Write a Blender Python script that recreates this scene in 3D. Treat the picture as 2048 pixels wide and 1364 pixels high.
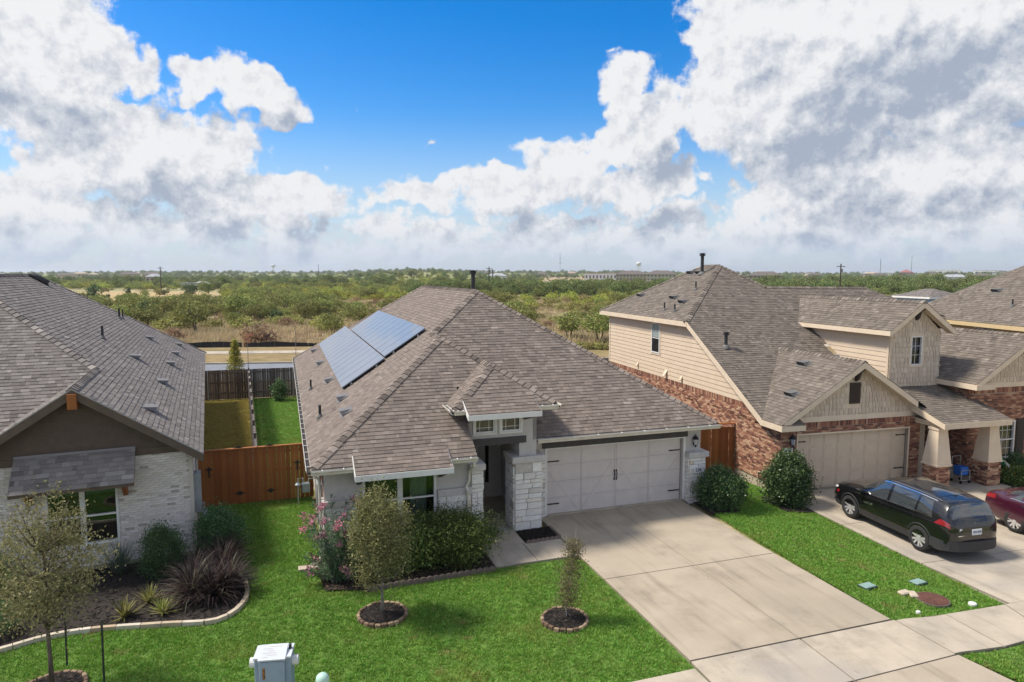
import bpy, bmesh, math, random
import numpy as np
from mathutils import Vector, Matrix
R = math.radians
rnd = random.Random(7)
npr = np.random.default_rng(7)
for _o in list(bpy.data.objects): bpy.data.objects.remove(_o)
scene = bpy.context.scene
col = scene.collection
CAM_H = 7.62

# ------------------------------------------------------------------ camera, sky, sun, exposure
cd = bpy.data.cameras.new('camera'); cam = bpy.data.objects.new('camera', cd); col.objects.link(cam)
cam.location = (0, 0, CAM_H); cam.rotation_euler = (R(90) - math.atan(133 / 1366), 0, 0)
cd.sensor_width = 36; cd.lens = 1366 / 2048 * 36; cd.clip_start = .1; cd.clip_end = 40000
scene.camera = cam
SUN_EL, SUN_AZ = 54, -84
SKY_STRENGTH = .12
sd = bpy.data.lights.new('sun', 'SUN'); sun = bpy.data.objects.new('sun', sd); col.objects.link(sun)
sd.energy = 3.2; sd.angle = R(11); sd.color = (1, .93, .82)
sv = Vector((math.sin(R(SUN_AZ)) * math.cos(R(SUN_EL)), math.cos(R(SUN_AZ)) * math.cos(R(SUN_EL)), math.sin(R(SUN_EL))))
sun.rotation_euler = sv.to_track_quat('Z', 'Y').to_euler()
sun.location = (-30, 10, 60)
scene.view_settings.view_transform = 'Standard'; scene.view_settings.look = 'None'
scene.view_settings.exposure = .72; scene.view_settings.gamma = 1
scene.view_settings.use_curve_mapping = False
scene.render.engine = 'CYCLES'
scene.cycles.use_denoising = True
scene.cycles.max_bounces = 6; scene.cycles.diffuse_bounces = 3; scene.cycles.glossy_bounces = 3
scene.cycles.transmission_bounces = 4; scene.cycles.transparent_max_bounces = 8; scene.cycles.volume_bounces = 0
scene.cycles.caustics_reflective = False; scene.cycles.caustics_refractive = False

class NT:
    """small helper to wire shader / geometry node trees"""
    def __init__(s, tree): s.t = tree; s.n = tree.nodes; s.l = tree.links
    def node(s, typ, **kw):
        n = s.n.new(typ)
        for k, v in kw.items(): setattr(n, k, v)
        return n
    def put(s, sock, v):
        if hasattr(v, 'is_output') or hasattr(v, 'links'): s.l.new(v, sock)
        else: sock.default_value = v
    def math(s, op, a, b=None, c=None, clamp=False):
        n = s.n.new('ShaderNodeMath'); n.operation = op; n.use_clamp = clamp
        for i, v in enumerate((a, b, c)):
            if v is not None: s.put(n.inputs[i], v)
        return n.outputs[0]
    def vmath(s, op, a, b=None, scale=None):
        n = s.n.new('ShaderNodeVectorMath'); n.operation = op
        s.put(n.inputs[0], a)
        if b is not None: s.put(n.inputs[1], b)
        if scale is not None: s.put(n.inputs['Scale'], scale)
        return n.outputs['Value'] if op in ('DOT_PRODUCT', 'LENGTH') else n.outputs[0]
    def noise(s, vec, scale, detail=4, rough=.55, dist=0.):
        n = s.n.new('ShaderNodeTexNoise')
        if vec is not None: s.l.new(vec, n.inputs['Vector'])
        n.inputs['Scale'].default_value = scale; n.inputs['Detail'].default_value = detail
        n.inputs['Roughness'].default_value = rough; n.inputs['Distortion'].default_value = dist
        return n.outputs['Fac']
    def ramp(s, fac, stops, interp='LINEAR'):
        n = s.n.new('ShaderNodeValToRGB'); n.color_ramp.interpolation = interp
        e = n.color_ramp.elements
        while len(e) < len(stops): e.new(.5)
        for q, (p, c) in zip(e, stops): q.position = p; q.color = (*c, 1) if len(c) == 3 else c
        s.put(n.inputs[0], fac); return n.outputs[0]
    def mix(s, fac, a, b, blend='MIX'):
        n = s.n.new('ShaderNodeMix'); n.data_type = 'RGBA'; n.blend_type = blend
        s.put(n.inputs[0], fac)
        for k, v in ((6, a), (7, b)):
            if isinstance(v, tuple): v = (*v, 1) if len(v) == 3 else v
            s.put(n.inputs[k], v)
        return n.outputs[2]
    def smooth(s, v, a, b, lo=0., hi=1.):
        n = s.n.new('ShaderNodeMapRange'); n.interpolation_type = 'SMOOTHSTEP'
        s.put(n.inputs[0], v)
        for i, x in zip((1, 2, 3, 4), (a, b, lo, hi)): s.put(n.inputs[i], x)
        return n.outputs[0]

def px_dir(x, y):
    """azimuth and elevation of a direction, from the photograph's lens"""
    p = math.atan(133 / 1366); r = (x - 1024) / 1366; d = (y - 682) / 1366
    v = (r, math.cos(p) - d * math.sin(p), -(math.sin(p) + d * math.cos(p)))
    return math.atan2(v[0], v[1]), math.asin(v[2] / math.sqrt(sum(c * c for c in v)))

# clouds: x, y, half-width, half-height (as seen through the photograph's lens), weight
CLOUDS = [(-60, 30, 170, 90, .9), (60, 130, 150, 130, 1.1), (130, 230, 120, 100, 1.), (250, 150, 55, 55, .75), (40, 0, 150, 60, .8), (110, 20, 50, 45, .7),
          (290, 300, 200, 85, 1.25), (400, 370, 140, 70, 1.1), (40, 350, 110, 40, .75), (20, 420, 300, 60, .9), (150, 300, 110, 100, .8),
          (420, 165, 90, 50, 1.), (510, 200, 90, 65, 1.1), (555, 235, 60, 35, .8), (440, 290, 90, 40, .75), (375, 150, 35, 30, .65),
          (580, 390, 130, 50, .95), (830, 390, 130, 38, .85), (1000, 390, 110, 60, 1.), (1120, 350, 110, 75, 1.1), (862, 276, 34, 18, .5), (716, 232, 20, 40, .42),
          (1265, 170, 75, 65, 1.05), (1300, 250, 95, 75, 1.3), (1230, 290, 75, 40, .8), (1235, 115, 40, 20, .55), (1290, 370, 120, 60, 1.05), (1440, 375, 40, 22, .6),
          (1500, 60, 120, 90, 1.2), (1620, 170, 240, 150, 1.5), (1800, 60, 300, 110, 1.4), (1950, 160, 200, 120, 1.1), (1480, 240, 100, 55, 1.), (1660, 330, 170, 80, 1.3), (1850, 330, 230, 70, 1.1),
          (2030, 330, 120, 90, .9), (1560, 410, 150, 60, 1.), (1800, 430, 260, 55, 1.), (2100, 60, 140, 120, .9), (1900, 240, 150, 40, .8)]

def build_world():
    w = bpy.data.worlds.new('World'); scene.world = w; w.use_nodes = True
    g = bpy.data.node_groups.new('cloud_density', 'ShaderNodeTree')
    g.interface.new_socket('dir', in_out='INPUT', socket_type='NodeSocketVector')
    g.interface.new_socket('density', in_out='OUTPUT', socket_type='NodeSocketFloat')
    q = NT(g); gi = q.node('NodeGroupInput'); go = q.node('NodeGroupOutput')
    d0 = q.vmath('NORMALIZE', gi.outputs[0])
    # billowy edges: warp the direction before looking up the masses
    wn = q.n.new('ShaderNodeTexNoise'); wn.inputs['Scale'].default_value = 11; wn.inputs['Detail'].default_value = 3; wn.inputs['Roughness'].default_value = .62
    q.l.new(d0, wn.inputs['Vector'])
    wv = q.vmath('SCALE', q.vmath('SUBTRACT', wn.outputs['Color'], (.5, .5, .5)), scale=.15)
    d = q.vmath('NORMALIZE', q.vmath('ADD', d0, wv))
    sp = q.node('ShaderNodeSeparateXYZ'); q.l.new(d, sp.inputs[0])
    az = q.math('ARCTAN2', sp.outputs[0], sp.outputs[1]); el = q.math('ARCSINE', sp.outputs[2])
    cb = q.node('ShaderNodeCombineXYZ'); q.l.new(az, cb.inputs[0]); q.l.new(el, cb.inputs[1])
    tot = None
    for (x, y, rx, ry, amp) in CLOUDS:
        a, e = px_dir(x, y); ra = rx / 1366 * 1.32; re = ry / 1366 * 1.32
        mp = q.node('ShaderNodeMapping'); mp.vector_type = 'TEXTURE'
        mp.inputs['Location'].default_value = (a, e, 0); mp.inputs['Scale'].default_value = (ra, re, 1)
        q.l.new(cb.outputs[0], mp.inputs['Vector'])
        gr = q.node('ShaderNodeTexGradient'); gr.gradient_type = 'SPHERICAL'; q.l.new(mp.outputs[0], gr.inputs[0])
        ex = q.math('MULTIPLY', gr.outputs['Fac'], amp * 1.25)
        tot = ex if tot is None else q.math('SMOOTH_MAX', tot, ex, .22)
    # the sky beyond the picture carries the same broken cumulus
    far = q.math('ADD', q.noise(d0, 3.2, 4, .55), .03)
    side = q.smooth(q.math('ABSOLUTE', az), .72, 1.0)
    up = q.smooth(el, .42, .55)
    tot = q.math('MAXIMUM', tot, q.math('MULTIPLY', far, q.math('MAXIMUM', side, up)))
    # low band of small clouds along the horizon, flattened by distance
    fl = q.vmath('MULTIPLY', d0, (1, 1, 2.6))
    band = q.math('MULTIPLY', q.smooth(q.math('ABSOLUTE', q.math('SUBTRACT', el, .05)), .075, .015), q.math('ADD', q.noise(fl, 13, 5, .62), .16))
    tot = q.math('SMOOTH_MAX', tot, q.math('MULTIPLY', band, .95), .12)
    fb = q.noise(d0, 26, 8, .68)
    dens = q.math('ADD', tot, q.math('MULTIPLY', q.math('SUBTRACT', fb, .5), 1.05))
    q.l.new(dens, go.inputs[0])

    t = NT(w.node_tree); w.node_tree.nodes.clear()
    out = t.node('ShaderNodeOutputWorld'); bg = t.node('ShaderNodeBackground')
    t.l.new(bg.outputs[0], out.inputs[0]); bg.inputs['Strength'].default_value = SKY_STRENGTH
    sky = t.node('ShaderNodeTexSky'); sky.sky_type = 'NISHITA'; sky.sun_disc = False
    sky.sun_elevation = R(SUN_EL); sky.sun_rotation = R(SUN_AZ % 360); sky.altitude = 150
    sky.air_density = 1.0; sky.dust_density = .6; sky.ozone_density = 2.2
    tc = t.node('ShaderNodeTexCoord')
    dv = t.vmath('NORMALIZE', tc.outputs['Generated'])
    hs = t.node('ShaderNodeHueSaturation'); hs.inputs['Hue'].default_value = .507; hs.inputs['Saturation'].default_value = SKY_SAT; hs.inputs['Value'].default_value = SKY_VAL
    t.l.new(sky.outputs[0], hs.inputs['Color'])
    def dens_at(v):
        n = t.node('ShaderNodeGroup'); n.node_tree = g; t.put(n.inputs[0], v); return n.outputs[0]
    D0 = dens_at(dv)
    right = Vector((sv.y, -sv.x, 0)).normalized()
    toward = (sv + Vector((0, 0, .25))).normalized()
    D1 = dens_at(t.vmath('ADD', dv, tuple(toward * .06)))
    alpha = t.smooth(D0, .37, .62)
    occl = t.math('ADD', t.math('MULTIPLY', t.math('SUBTRACT', D1, D0), .75), t.math('MULTIPLY', t.math('SUBTRACT', D1, .7), .42))
    thick = t.smooth(D0, .75, 1.45)
    sh = t.smooth(t.math('ADD', occl, t.math('MULTIPLY', thick, .2)), -.28, .92)
    fine = t.math('SUBTRACT', t.noise(t.vmath('ADD', dv, tuple(toward * .016)), 23, 5, .66), t.noise(dv, 23, 5, .66))
    sh = t.math('ADD', sh, t.math('MULTIPLY', fine, 2.2), clamp=True)
    lit = (CLOUD_LIT[0], CLOUD_LIT[1], CLOUD_LIT[2]); dark = CLOUD_DARK
    cc = t.mix(sh, lit, dark)
    spz = t.node('ShaderNodeSeparateXYZ'); t.l.new(dv, spz.inputs[0])
    low = t.smooth(spz.outputs[2], .085, .0)
    hz = HORIZON_COL
    cc = t.mix(t.math('MULTIPLY', low, .7), cc, hz)
    skyc = t.mix(t.math('MULTIPLY', t.smooth(spz.outputs[2], .24, .0), .8), hs.outputs[0], hz)
    t.l.new(t.mix(alpha, skyc, cc), bg.inputs['Color'])
    w.cycles.sampling_method = 'MANUAL'; w.cycles.sample_map_resolution = 512
SKY_SAT, SKY_VAL = 1.58, .86
CLOUD_LIT = (4.5, 4.52, 4.6); CLOUD_DARK = (1.95, 2.25, 2.8); HORIZON_COL = (2.65, 3.2, 4.0)
build_world()
# ------------------------------------------------------------------ helpers: objects
def tag(o, label=None, cat=None, group=None, kind=None):
    if label: o['label'] = label
    if cat: o['category'] = cat
    if group: o['group'] = group
    if kind: o['kind'] = kind
    return o
def link(name, data, parent=None):
    o = bpy.data.objects.new(name, data); col.objects.link(o)
    if parent is not None: o.parent = parent
    return o
def empty(name, loc=(0, 0, 0), rz=0, label=None, cat=None, group=None):
    o = link(name, None); o.location = loc; o.rotation_euler = (0, 0, rz); o.empty_display_size = .2
    return tag(o, label, cat, group)
def copy_tree(o, parent=None):
    c = o.copy(); col.objects.link(c); c.parent = parent
    for ch in list(o.children): copy_tree(ch, c)
    return c

def fast_mesh(name, V, F, mat=None, tone=None, smooth=False):
    """mesh from numpy arrays: V (n,3), F (m,k)"""
    V = np.asarray(V, np.float32); F = np.asarray(F, np.int32); m, k = F.shape
    me = bpy.data.meshes.new(name)
    me.vertices.add(len(V)); me.vertices.foreach_set('co', V.ravel())
    me.loops.add(m * k); me.loops.foreach_set('vertex_index', F.ravel())
    me.polygons.add(m); me.polygons.foreach_set('loop_start', np.arange(0, m * k, k, dtype=np.int32))
    if smooth: me.polygons.foreach_set('use_smooth', np.ones(m, bool))
    if tone is not None:
        a = me.attributes.new('tone', 'FLOAT', 'FACE'); a.data.foreach_set('value', np.asarray(tone, np.float32))
    me.update(calc_edges=True)
    if mat: me.materials.append(mat)
    return me

class MB:
    """collects polygons; build() links them as one mesh object"""
    def __init__(s): s.v = []; s.f = []; s.t = []
    def poly(s, pts, tone=.5):
        b = len(s.v); s.v += [tuple(p) for p in pts]; s.f.append(tuple(range(b, b + len(pts)))); s.t.append(tone); return s
    def raw(s, pts, faces, tone=.5):
        b = len(s.v); s.v += [tuple(p) for p in pts]
        for f in faces: s.f.append(tuple(b + i for i in f)); s.t.append(tone)
        return s
    def box(s, x0, x1, y0, y1, z0, z1, tone=.5):
        return s.raw([(x0, y0, z0), (x1, y0, z0), (x1, y1, z0), (x0, y1, z0), (x0, y0, z1), (x1, y0, z1), (x1, y1, z1), (x0, y1, z1)],
                     [(0, 3, 2, 1), (4, 5, 6, 7), (0, 1, 5, 4), (1, 2, 6, 5), (2, 3, 7, 6), (3, 0, 4, 7)], tone)
    def cbox(s, x0, x1, y0, y1, z0, z1, c=.01, tone=.5):
        """box with chamfered edges"""
        P = []; 
        for zz in (z0, z0 + c, z1 - c, z1):
            i = c if zz in (z0, z1) else 0
            P += [(x0 + i + c * (i == 0), y0 + i, zz), (x1 - i - c * (i == 0), y0 + i, zz), (x1 - i, y0 + i + c * (i == 0), zz), (x1 - i, y1 - i - c * (i == 0), zz),
                  (x1 - i - c * (i == 0), y1 - i, zz), (x0 + i + c * (i == 0), y1 - i, zz), (x0 + i, y1 - i - c * (i == 0), zz), (x0 + i, y0 + i + c * (i == 0), zz)]
        F = [tuple(range(7, -1, -1)), tuple(range(24, 32))]
        for k in range(3):
            for j in range(8): F.append((8 * k + j, 8 * k + (j + 1) % 8, 8 * k + 8 + (j + 1) % 8, 8 * k + 8 + j))
        return s.raw(P, F, tone)
    def prism(s, pts, vec, tone=.5):
        """extrude a planar polygon by vec"""
        n = len(pts); v = Vector(vec); P = [Vector(p) for p in pts]
        return s.raw(P + [p + v for p in P], [tuple(range(n - 1, -1, -1)), tuple(range(n, 2 * n))] + [(i, (i + 1) % n, n + (i + 1) % n, n + i) for i in range(n)], tone)
    def tube(s, pts, rad, n=8, tone=.5, cap=True):
        pts = [Vector(p) for p in pts]; rad = rad if isinstance(rad, (list, tuple)) else [rad] * len(pts)
        b = len(s.v); up = None
        for i, p in enumerate(pts):
            d = (pts[min(i + 1, len(pts) - 1)] - pts[max(i - 1, 0)]).normalized()
            if up is None or abs(up.dot(d)) > .95: up = Vector((0, 0, 1)) if abs(d.z) < .9 else Vector((1, 0, 0))
            u = d.cross(up).normalized(); w = u.cross(d)
            for j in range(n):
                a = 2 * math.pi * j / n; s.v.append(tuple(p + (u * math.cos(a) + w * math.sin(a)) * rad[i]))
        for i in range(len(pts) - 1):
            for j in range(n):
                s.f.append((b + i * n + j, b + i * n + (j + 1) % n, b + (i + 1) * n + (j + 1) % n, b + (i + 1) * n + j)); s.t.append(tone)
        if cap:
            s.f.append(tuple(b + j for j in range(n))[::-1]); s.t.append(tone)
            e = b + (len(pts) - 1) * n; s.f.append(tuple(e + j for j in range(n))); s.t.append(tone)
        return s
    def lathe(s, prof, n=16, c=(0, 0, 0), tone=.5):
        """profile (r, z) turned about a vertical axis"""
        return s.tube([(c[0], c[1], c[2] + z + 1e-5 * i) for i, (r, z) in enumerate(prof)], [max(r, .0005) for r, z in prof], n, tone)
    def mesh(s, name, mat=None, smooth=False):
        me = bpy.data.meshes.new(name); me.from_pydata(s.v, [], s.f)
        a = me.attributes.new('tone', 'FLOAT', 'FACE'); a.data.foreach_set('value', s.t)
        if smooth: me.polygons.foreach_set('use_smooth', [True] * len(s.f))
        if mat: me.materials.append(mat)
        me.update(); return me
    def build(s, name, mat, parent=None, kind=None, smooth=False, loc=None):
        o = link(name, s.mesh(name, mat, smooth), parent)
        if kind: o['kind'] = kind
        if loc: o.location = loc
        return o

class Pieces:
    """alike small pieces: the largest in view become objects of their own, the rest one joined part"""
    cache = {}
    def __init__(s, name, plural, mat, parent, frame=None, most=300): s.name, s.plural, s.mat, s.parent, s.frame, s.most, s.p = name, plural, mat, parent, frame, most, []
    def add(s, V, F, tone=.5):
        s.p.append((V, F, round(tone * 8) / 8))
    def build(s):
        fr = s.frame or Matrix.Identity(4); rank = []
        for i, (V, F, t) in enumerate(s.p):
            c = np.mean(np.array(V), axis=0); w = fr @ Vector(c); dx = w - Vector((0, 0, CAM_H))
            p0, p1, p2 = Vector(V[F[0][0]]), Vector(V[F[0][1]]), Vector(V[F[0][2]])
            A = sum(((Vector(V[F[0][k]]) - p0).cross(Vector(V[F[0][k + 1]]) - p0)).length for k in range(1, len(F[0]) - 1)) / 2
            nn = fr.to_3x3() @ (p1 - p0).cross(p2 - p0).normalized()
            y = dx.y * math.cos(.097) - dx.z * math.sin(.097); x = dx.x; z = dx.z * math.cos(.097) + dx.y * math.sin(.097)
            vis = y > 1 and abs(x / y) < .74 and abs(z / y) < .49
            rank.append((-(A * max(.02, abs(nn.dot(dx.normalized()))) / dx.length_squared if vis else 0), i))
        rank.sort(); singles = set(i for a, i in rank[:s.most] if a < 0)
        m = MB()
        for i, (V, F, t) in enumerate(s.p):
            if i not in singles: m.raw(V, F, t); continue
            c = np.mean(np.array(V), axis=0); L = np.round(np.array(V) - c, 3)
            key = (s.name, s.mat.name, t, L.tobytes(), tuple(F)); me = Pieces.cache.get(key)
            if me is None:
                q = MB(); q.raw([tuple(map(float, r)) for r in L], F, t); me = q.mesh(s.name, s.mat); Pieces.cache[key] = me
            o = link(s.name, me, s.parent); o.location = c
        if m.f: m.build(s.plural, s.mat, s.parent, kind='stuff')

def clip_poly(P, poly):
    """Sutherland-Hodgman: polygon P (2D) against a convex counter-clockwise polygon"""
    out = P
    for i in range(len(poly)):
        a, b = poly[i], poly[(i + 1) % len(poly)]; ex, ey = b[0] - a[0], b[1] - a[1]
        side = lambda p: ex * (p[1] - a[1]) - ey * (p[0] - a[0])
        inp, out = out, []
        for j in range(len(inp)):
            p, q = inp[j], inp[(j + 1) % len(inp)]; sp, sq = side(p), side(q)
            if sp >= -1e-9: out.append(p)
            if (sp > 1e-9 and sq < -1e-9) or (sp < -1e-9 and sq > 1e-9):
                t = sp / (sp - sq); out.append((p[0] + (q[0] - p[0]) * t, p[1] + (q[1] - p[1]) * t))
        if len(out) < 3: return []
    return out

# ------------------------------------------------------------------ helpers: materials
MATS = {}
def mat(name, col1, col2=None, rough=.8, scale=4., detail=5, bump=0., bscale=None, metal=0., tone=None, spec=.4, stretch=None, coat=0., mixlo=.35, mixhi=.65, rnd_obj=0., c3=None):
    """principled material; col1/col2 blended by noise; tone = colour stops read from the piece's own tone"""
    if name in MATS: return MATS[name]
    m = bpy.data.materials.new(name); m.use_nodes = True; MATS[name] = m
    t = NT(m.node_tree); b = t.n['Principled BSDF']
    tc = t.node('ShaderNodeTexCoord'); v = tc.outputs['Object']
    if stretch: v = t.vmath('MULTIPLY', v, stretch)
    if tone:
        at = t.node('ShaderNodeAttribute'); at.attribute_name = 'tone'
        c = t.ramp(at.outputs['Fac'], tone)
        n = t.noise(v, scale, detail, .6)
        k = t.math('ADD', t.math('MULTIPLY', n, .7), .65)
        c = t.mix(1., c, t.node('ShaderNodeCombineColor').outputs[0], 'MULTIPLY') if False else c
        cc = t.node('ShaderNodeCombineColor'); [t.l.new(k, cc.inputs[i]) for i in range(3)]
        c = t.mix(1., c, cc.outputs[0], 'MULTIPLY')
        t.l.new(c, b.inputs['Base Color'])
    elif col2 is not None:
        n = t.noise(v, scale, detail, .6)
        c = t.mix(t.smooth(n, mixlo, mixhi), col1, col2)
        if c3: c = t.mix(t.smooth(t.noise(v, scale * .23, 3, .6), .52, .68), c, c3)
        t.l.new(c, b.inputs['Base Color'])
    else: b.inputs['Base Color'].default_value = (*col1, 1)
    b.inputs['Roughness'].default_value = rough; b.inputs['Metallic'].default_value = metal
    b.inputs['Specular IOR Level'].default_value = spec; b.inputs['Coat Weight'].default_value = coat
    if bump:
        bp = t.node('ShaderNodeBump'); bp.inputs['Strength'].default_value = min(1, bump); bp.inputs['Distance'].default_value = .02
        t.l.new(t.noise(v, bscale or scale * 6, 5, .65), bp.inputs['Height']); t.l.new(bp.outputs[0], b.inputs['Normal'])
    return m
def leaf_mat(name, stops, rough=.6, trans=.35, patch=0.):
    """foliage: colour from the leaf's own tone, some light passing through"""
    m = bpy.data.materials.new(name); m.use_nodes = True; MATS[name] = m
    t = NT(m.node_tree); b = t.n['Principled BSDF']; out = t.n['Material Output']
    at = t.node('ShaderNodeAttribute'); at.attribute_name = 'tone'
    c = t.ramp(at.outputs['Fac'], stops)
    oi = t.node('ShaderNodeObjectInfo')
    hs = t.node('ShaderNodeHueSaturation'); t.l.new(c, hs.inputs['Color'])
    t.l.new(t.math('ADD', t.math('MULTIPLY', oi.outputs['Random'], .04), .48), hs.inputs['Hue']); t.l.new(t.math('ADD', t.math('MULTIPLY', oi.outputs['Random'], .4), .8), hs.inputs['Value'])
    outc = hs.outputs[0]
    if patch:      # thin, yellowish or darker patches of turf, a metre or so across
        L = oi.outputs['Location']; outc = t.mix(t.math('MULTIPLY', t.smooth(t.noise(L, .55, 4, .6), .5, .72), patch), outc, (.30, .33, .075)); outc = t.mix(t.math('MULTIPLY', t.smooth(t.noise(L, .9, 3, .6), .55, .75), patch * .8), outc, (.07, .19, .02))
        outc = t.mix(t.math('MULTIPLY', t.smooth(t.noise(L, 2.6, 2, .5), .64, .72), patch), outc, (.36, .3, .12))
    t.l.new(outc, b.inputs['Base Color']); b.inputs['Roughness'].default_value = rough; b.inputs['Specular IOR Level'].default_value = .3
    tr = t.node('ShaderNodeBsdfTranslucent'); t.l.new(outc, tr.inputs[0])
    mx = t.node('ShaderNodeMixShader'); mx.inputs[0].default_value = trans
    t.l.new(b.outputs[0], mx.inputs[1]); t.l.new(tr.outputs[0], mx.inputs[2]); t.l.new(mx.outputs[0], out.inputs[0])
    return m

WHITE = mat('white_paint', (.72, .71, .68), (.66, .65, .62), .55, 3)
GUTTER = mat('gutter_white', (.66, .62, .54), (.58, .53, .45), .45, 5)
STUCCO = mat('grey_stucco', (.52, .49, .47), (.48, .455, .435), .9, 8, bump=.5, bscale=120)
STUCCO_CAP = mat('stucco_cap', (.55, .52, .49), (.48, .455, .43), .9, 8, bump=.5, bscale=90)
GDOOR = mat('garage_paint', (0.605, 0.549, 0.515), (0.560, 0.510, 0.482), .6, 2.5, bump=.15, bscale=80)
BLACK = mat('black_iron', (.02, .02, .022), None, .5)
BEAM = mat('charcoal_beam', (.075, .068, .068), (.06, .055, .055), .8, 6, bump=.3)
DECK = mat('roof_deck', (.035, .03, .027), None, .9)
SH_M = mat('shingle_brown', None, None, .92, 60, tone=[(0, (0.109, 0.088, 0.075)), (.35, (0.167, 0.135, 0.114)), (.7, (0.225, 0.185, 0.157)), (1, (0.304, 0.255, 0.218))], bump=.6, bscale=160)
SH_L = mat('shingle_grey', None, None, .92, 60, tone=[(0, (0.098, 0.084, 0.077)), (.35, (0.161, 0.141, 0.130)), (.7, (0.231, 0.207, 0.189)), (1, (0.329, 0.296, 0.267))], bump=.6, bscale=160)
SH_R = mat('shingle_taupe', None, None, .92, 60, tone=[(0, (0.092, 0.076, 0.062)), (.35, (0.140, 0.117, 0.096)), (.7, (0.196, 0.164, 0.135)), (1, (0.259, 0.219, 0.184))], bump=.6, bscale=160)
SH_A = mat('shingle_awning', None, None, .92, 60, tone=[(0, (.11, .097, .088)), (.35, (.19, .168, .152)), (.7, (.27, .245, .225)), (1, (.4, .37, .34))], bump=.6, bscale=160)
LIMEST = mat('white_limestone', None, None, .85, 9, tone=[(0, (.52, .48, .43)), (.3, (.7, .67, .62)), (.8, (.8, .78, .74)), (1, (.66, .55, .42))], bump=1., bscale=30)
MORTAR = mat('mortar', (.46, .42, .38), (.38, .35, .31), .95, 12)
WBRICK = mat('white_brick', None, None, .85, 12, tone=[(0, (0.424, 0.371, 0.329)), (.2, (0.615, 0.562, 0.509)), (.8, (0.763, 0.721, 0.668)), (1, (0.657, 0.572, 0.498))], bump=.7, bscale=50)
WMORTAR = mat('white_mortar', (.58, .55, .52), (.52, .49, .46), .95, 12)
RBRICK = mat('red_brick', None, None, .85, 14, tone=[(0, (0.057, 0.038, 0.035)), (.25, (0.172, 0.073, 0.050)), (.5, (0.287, 0.129, 0.083)), (.75, (0.414, 0.224, 0.143)), (1, (0.540, 0.358, 0.231))], bump=.6, bscale=50)
RMORTAR = mat('brick_mortar', (.36, .31, .25), (.3, .26, .21), .95, 12)
SIDING = mat('cream_siding', (.62, .5, .375), (.585, .47, .35), .7, 3, bump=.15, bscale=60)
SIDING_Y = mat('yellow_siding', (.62, .47, .26), (.58, .44, .24), .7, 3)
TRIM_C = mat('beige_trim', (0.684, 0.566, 0.425), (0.637, 0.519, 0.389), .7, 3)
TRIM_T = mat('tan_trim', (0.675, 0.567, 0.439), (0.621, 0.513, 0.392), .7, 3)
SHAKE = mat('tan_shake', None, None, .8, 12, tone=[(0, (.5, .415, .32)), (1, (.62, .52, .41))], bump=.3, bscale=60, stretch=(3, 3, .4))
BROWN_T = mat('dark_brown_trim', (0.119, 0.086, 0.062), (0.098, 0.072, 0.054), .75, 5, bump=.2)
BROWN_S = mat('dark_brown_siding', (0.109, 0.077, 0.059), (0.090, 0.065, 0.050), .8, 5, bump=.2)
CEDAR = mat('stained_cedar', None, None, .75, 6, tone=[(0, (.24, .078, .02)), (.5, (.29, .098, .026)), (1, (.34, .125, .036))], bump=.4, bscale=25, stretch=(4, 4, .3))
GREYWOOD = mat('weathered_wood', None, None, .9, 6, tone=[(0, (0.088, 0.074, 0.063)), (.5, (0.149, 0.126, 0.108)), (1, (0.228, 0.196, 0.175))], bump=.5, bscale=25, stretch=(4, 4, .3))
BROWNWOOD = mat('brown_fence_wood', None, None, .9, 6, tone=[(0, (0.096, 0.067, 0.048)), (.5, (0.160, 0.112, 0.080)), (1, (0.224, 0.160, 0.115))], bump=.5, bscale=25, stretch=(4, 4, .3))
GALV = mat('galvanised', (.42, .44, .45), (.35, .37, .38), .45, 8, metal=.6)
CONC = mat('drive_concrete', (.41, .345, .262), (.355, .3, .226), .9, .9, detail=8, bump=.35, bscale=60, mixlo=.3, mixhi=.7, c3=(.33, .28, .215))
CONC_W = mat('walk_concrete', (.46, .395, .31), (.39, .335, .262), .9, 1.1, detail=8, bump=.35, bscale=60, c3=(.36, .32, .27))
def weather(m, ang, amt=.35):
    """dirt on concrete: blotches, long tyre streaks along the drive, dark spots"""
    t = NT(m.node_tree); b = t.n['Principled BSDF']; src = b.inputs['Base Color'].links[0].from_socket
    tc = t.node('ShaderNodeTexCoord'); mp_ = t.node('ShaderNodeMapping'); mp_.inputs['Rotation'].default_value = (0, 0, -ang); t.l.new(tc.outputs['Object'], mp_.inputs['Vector'])
    st = t.noise(t.vmath('MULTIPLY', mp_.outputs[0], (2.2, .16, 1)), 1.6, 6, .65); bl = t.noise(tc.outputs['Object'], .55, 6, .65); sp = t.noise(tc.outputs['Object'], 5.5, 3, .5); gr = t.noise(tc.outputs['Object'], 38, 3, .6)
    k = t.math('MULTIPLY', t.smooth(st, .5, .78, 1., 1 - amt), t.smooth(bl, .48, .76, 1., 1 - amt)); k = t.math('MULTIPLY', k, t.smooth(sp, .68, .78, 1., .72)); k = t.math('MULTIPLY', k, t.math('ADD', t.math('MULTIPLY', gr, .3), .85))
    cc = t.node('ShaderNodeCombineColor'); [t.l.new(k, cc.inputs[i]) for i in range(3)]; t.l.new(t.mix(1., src, cc.outputs[0], 'MULTIPLY'), b.inputs['Base Color'])
weather(CONC, R(18.5)); weather(CONC_W, R(15), .25)
JOINT = mat('joint_dirt', (.12, .1, .08), None, .95)
MULCH = mat('black_mulch', None, None, .95, 20, tone=[(0, (.008, .007, .006)), (.6, (.02, .016, .014)), (1, (.07, .05, .035))])
SOIL = mat('mulch_soil', (.022, .017, .014), (.04, .03, .024), .95, 14, bump=.8, bscale=60)
SOLAR = mat('solar_glass', (.13, .155, .2), (.145, .17, .215), .34, 2, spec=.9, coat=.3)
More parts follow.
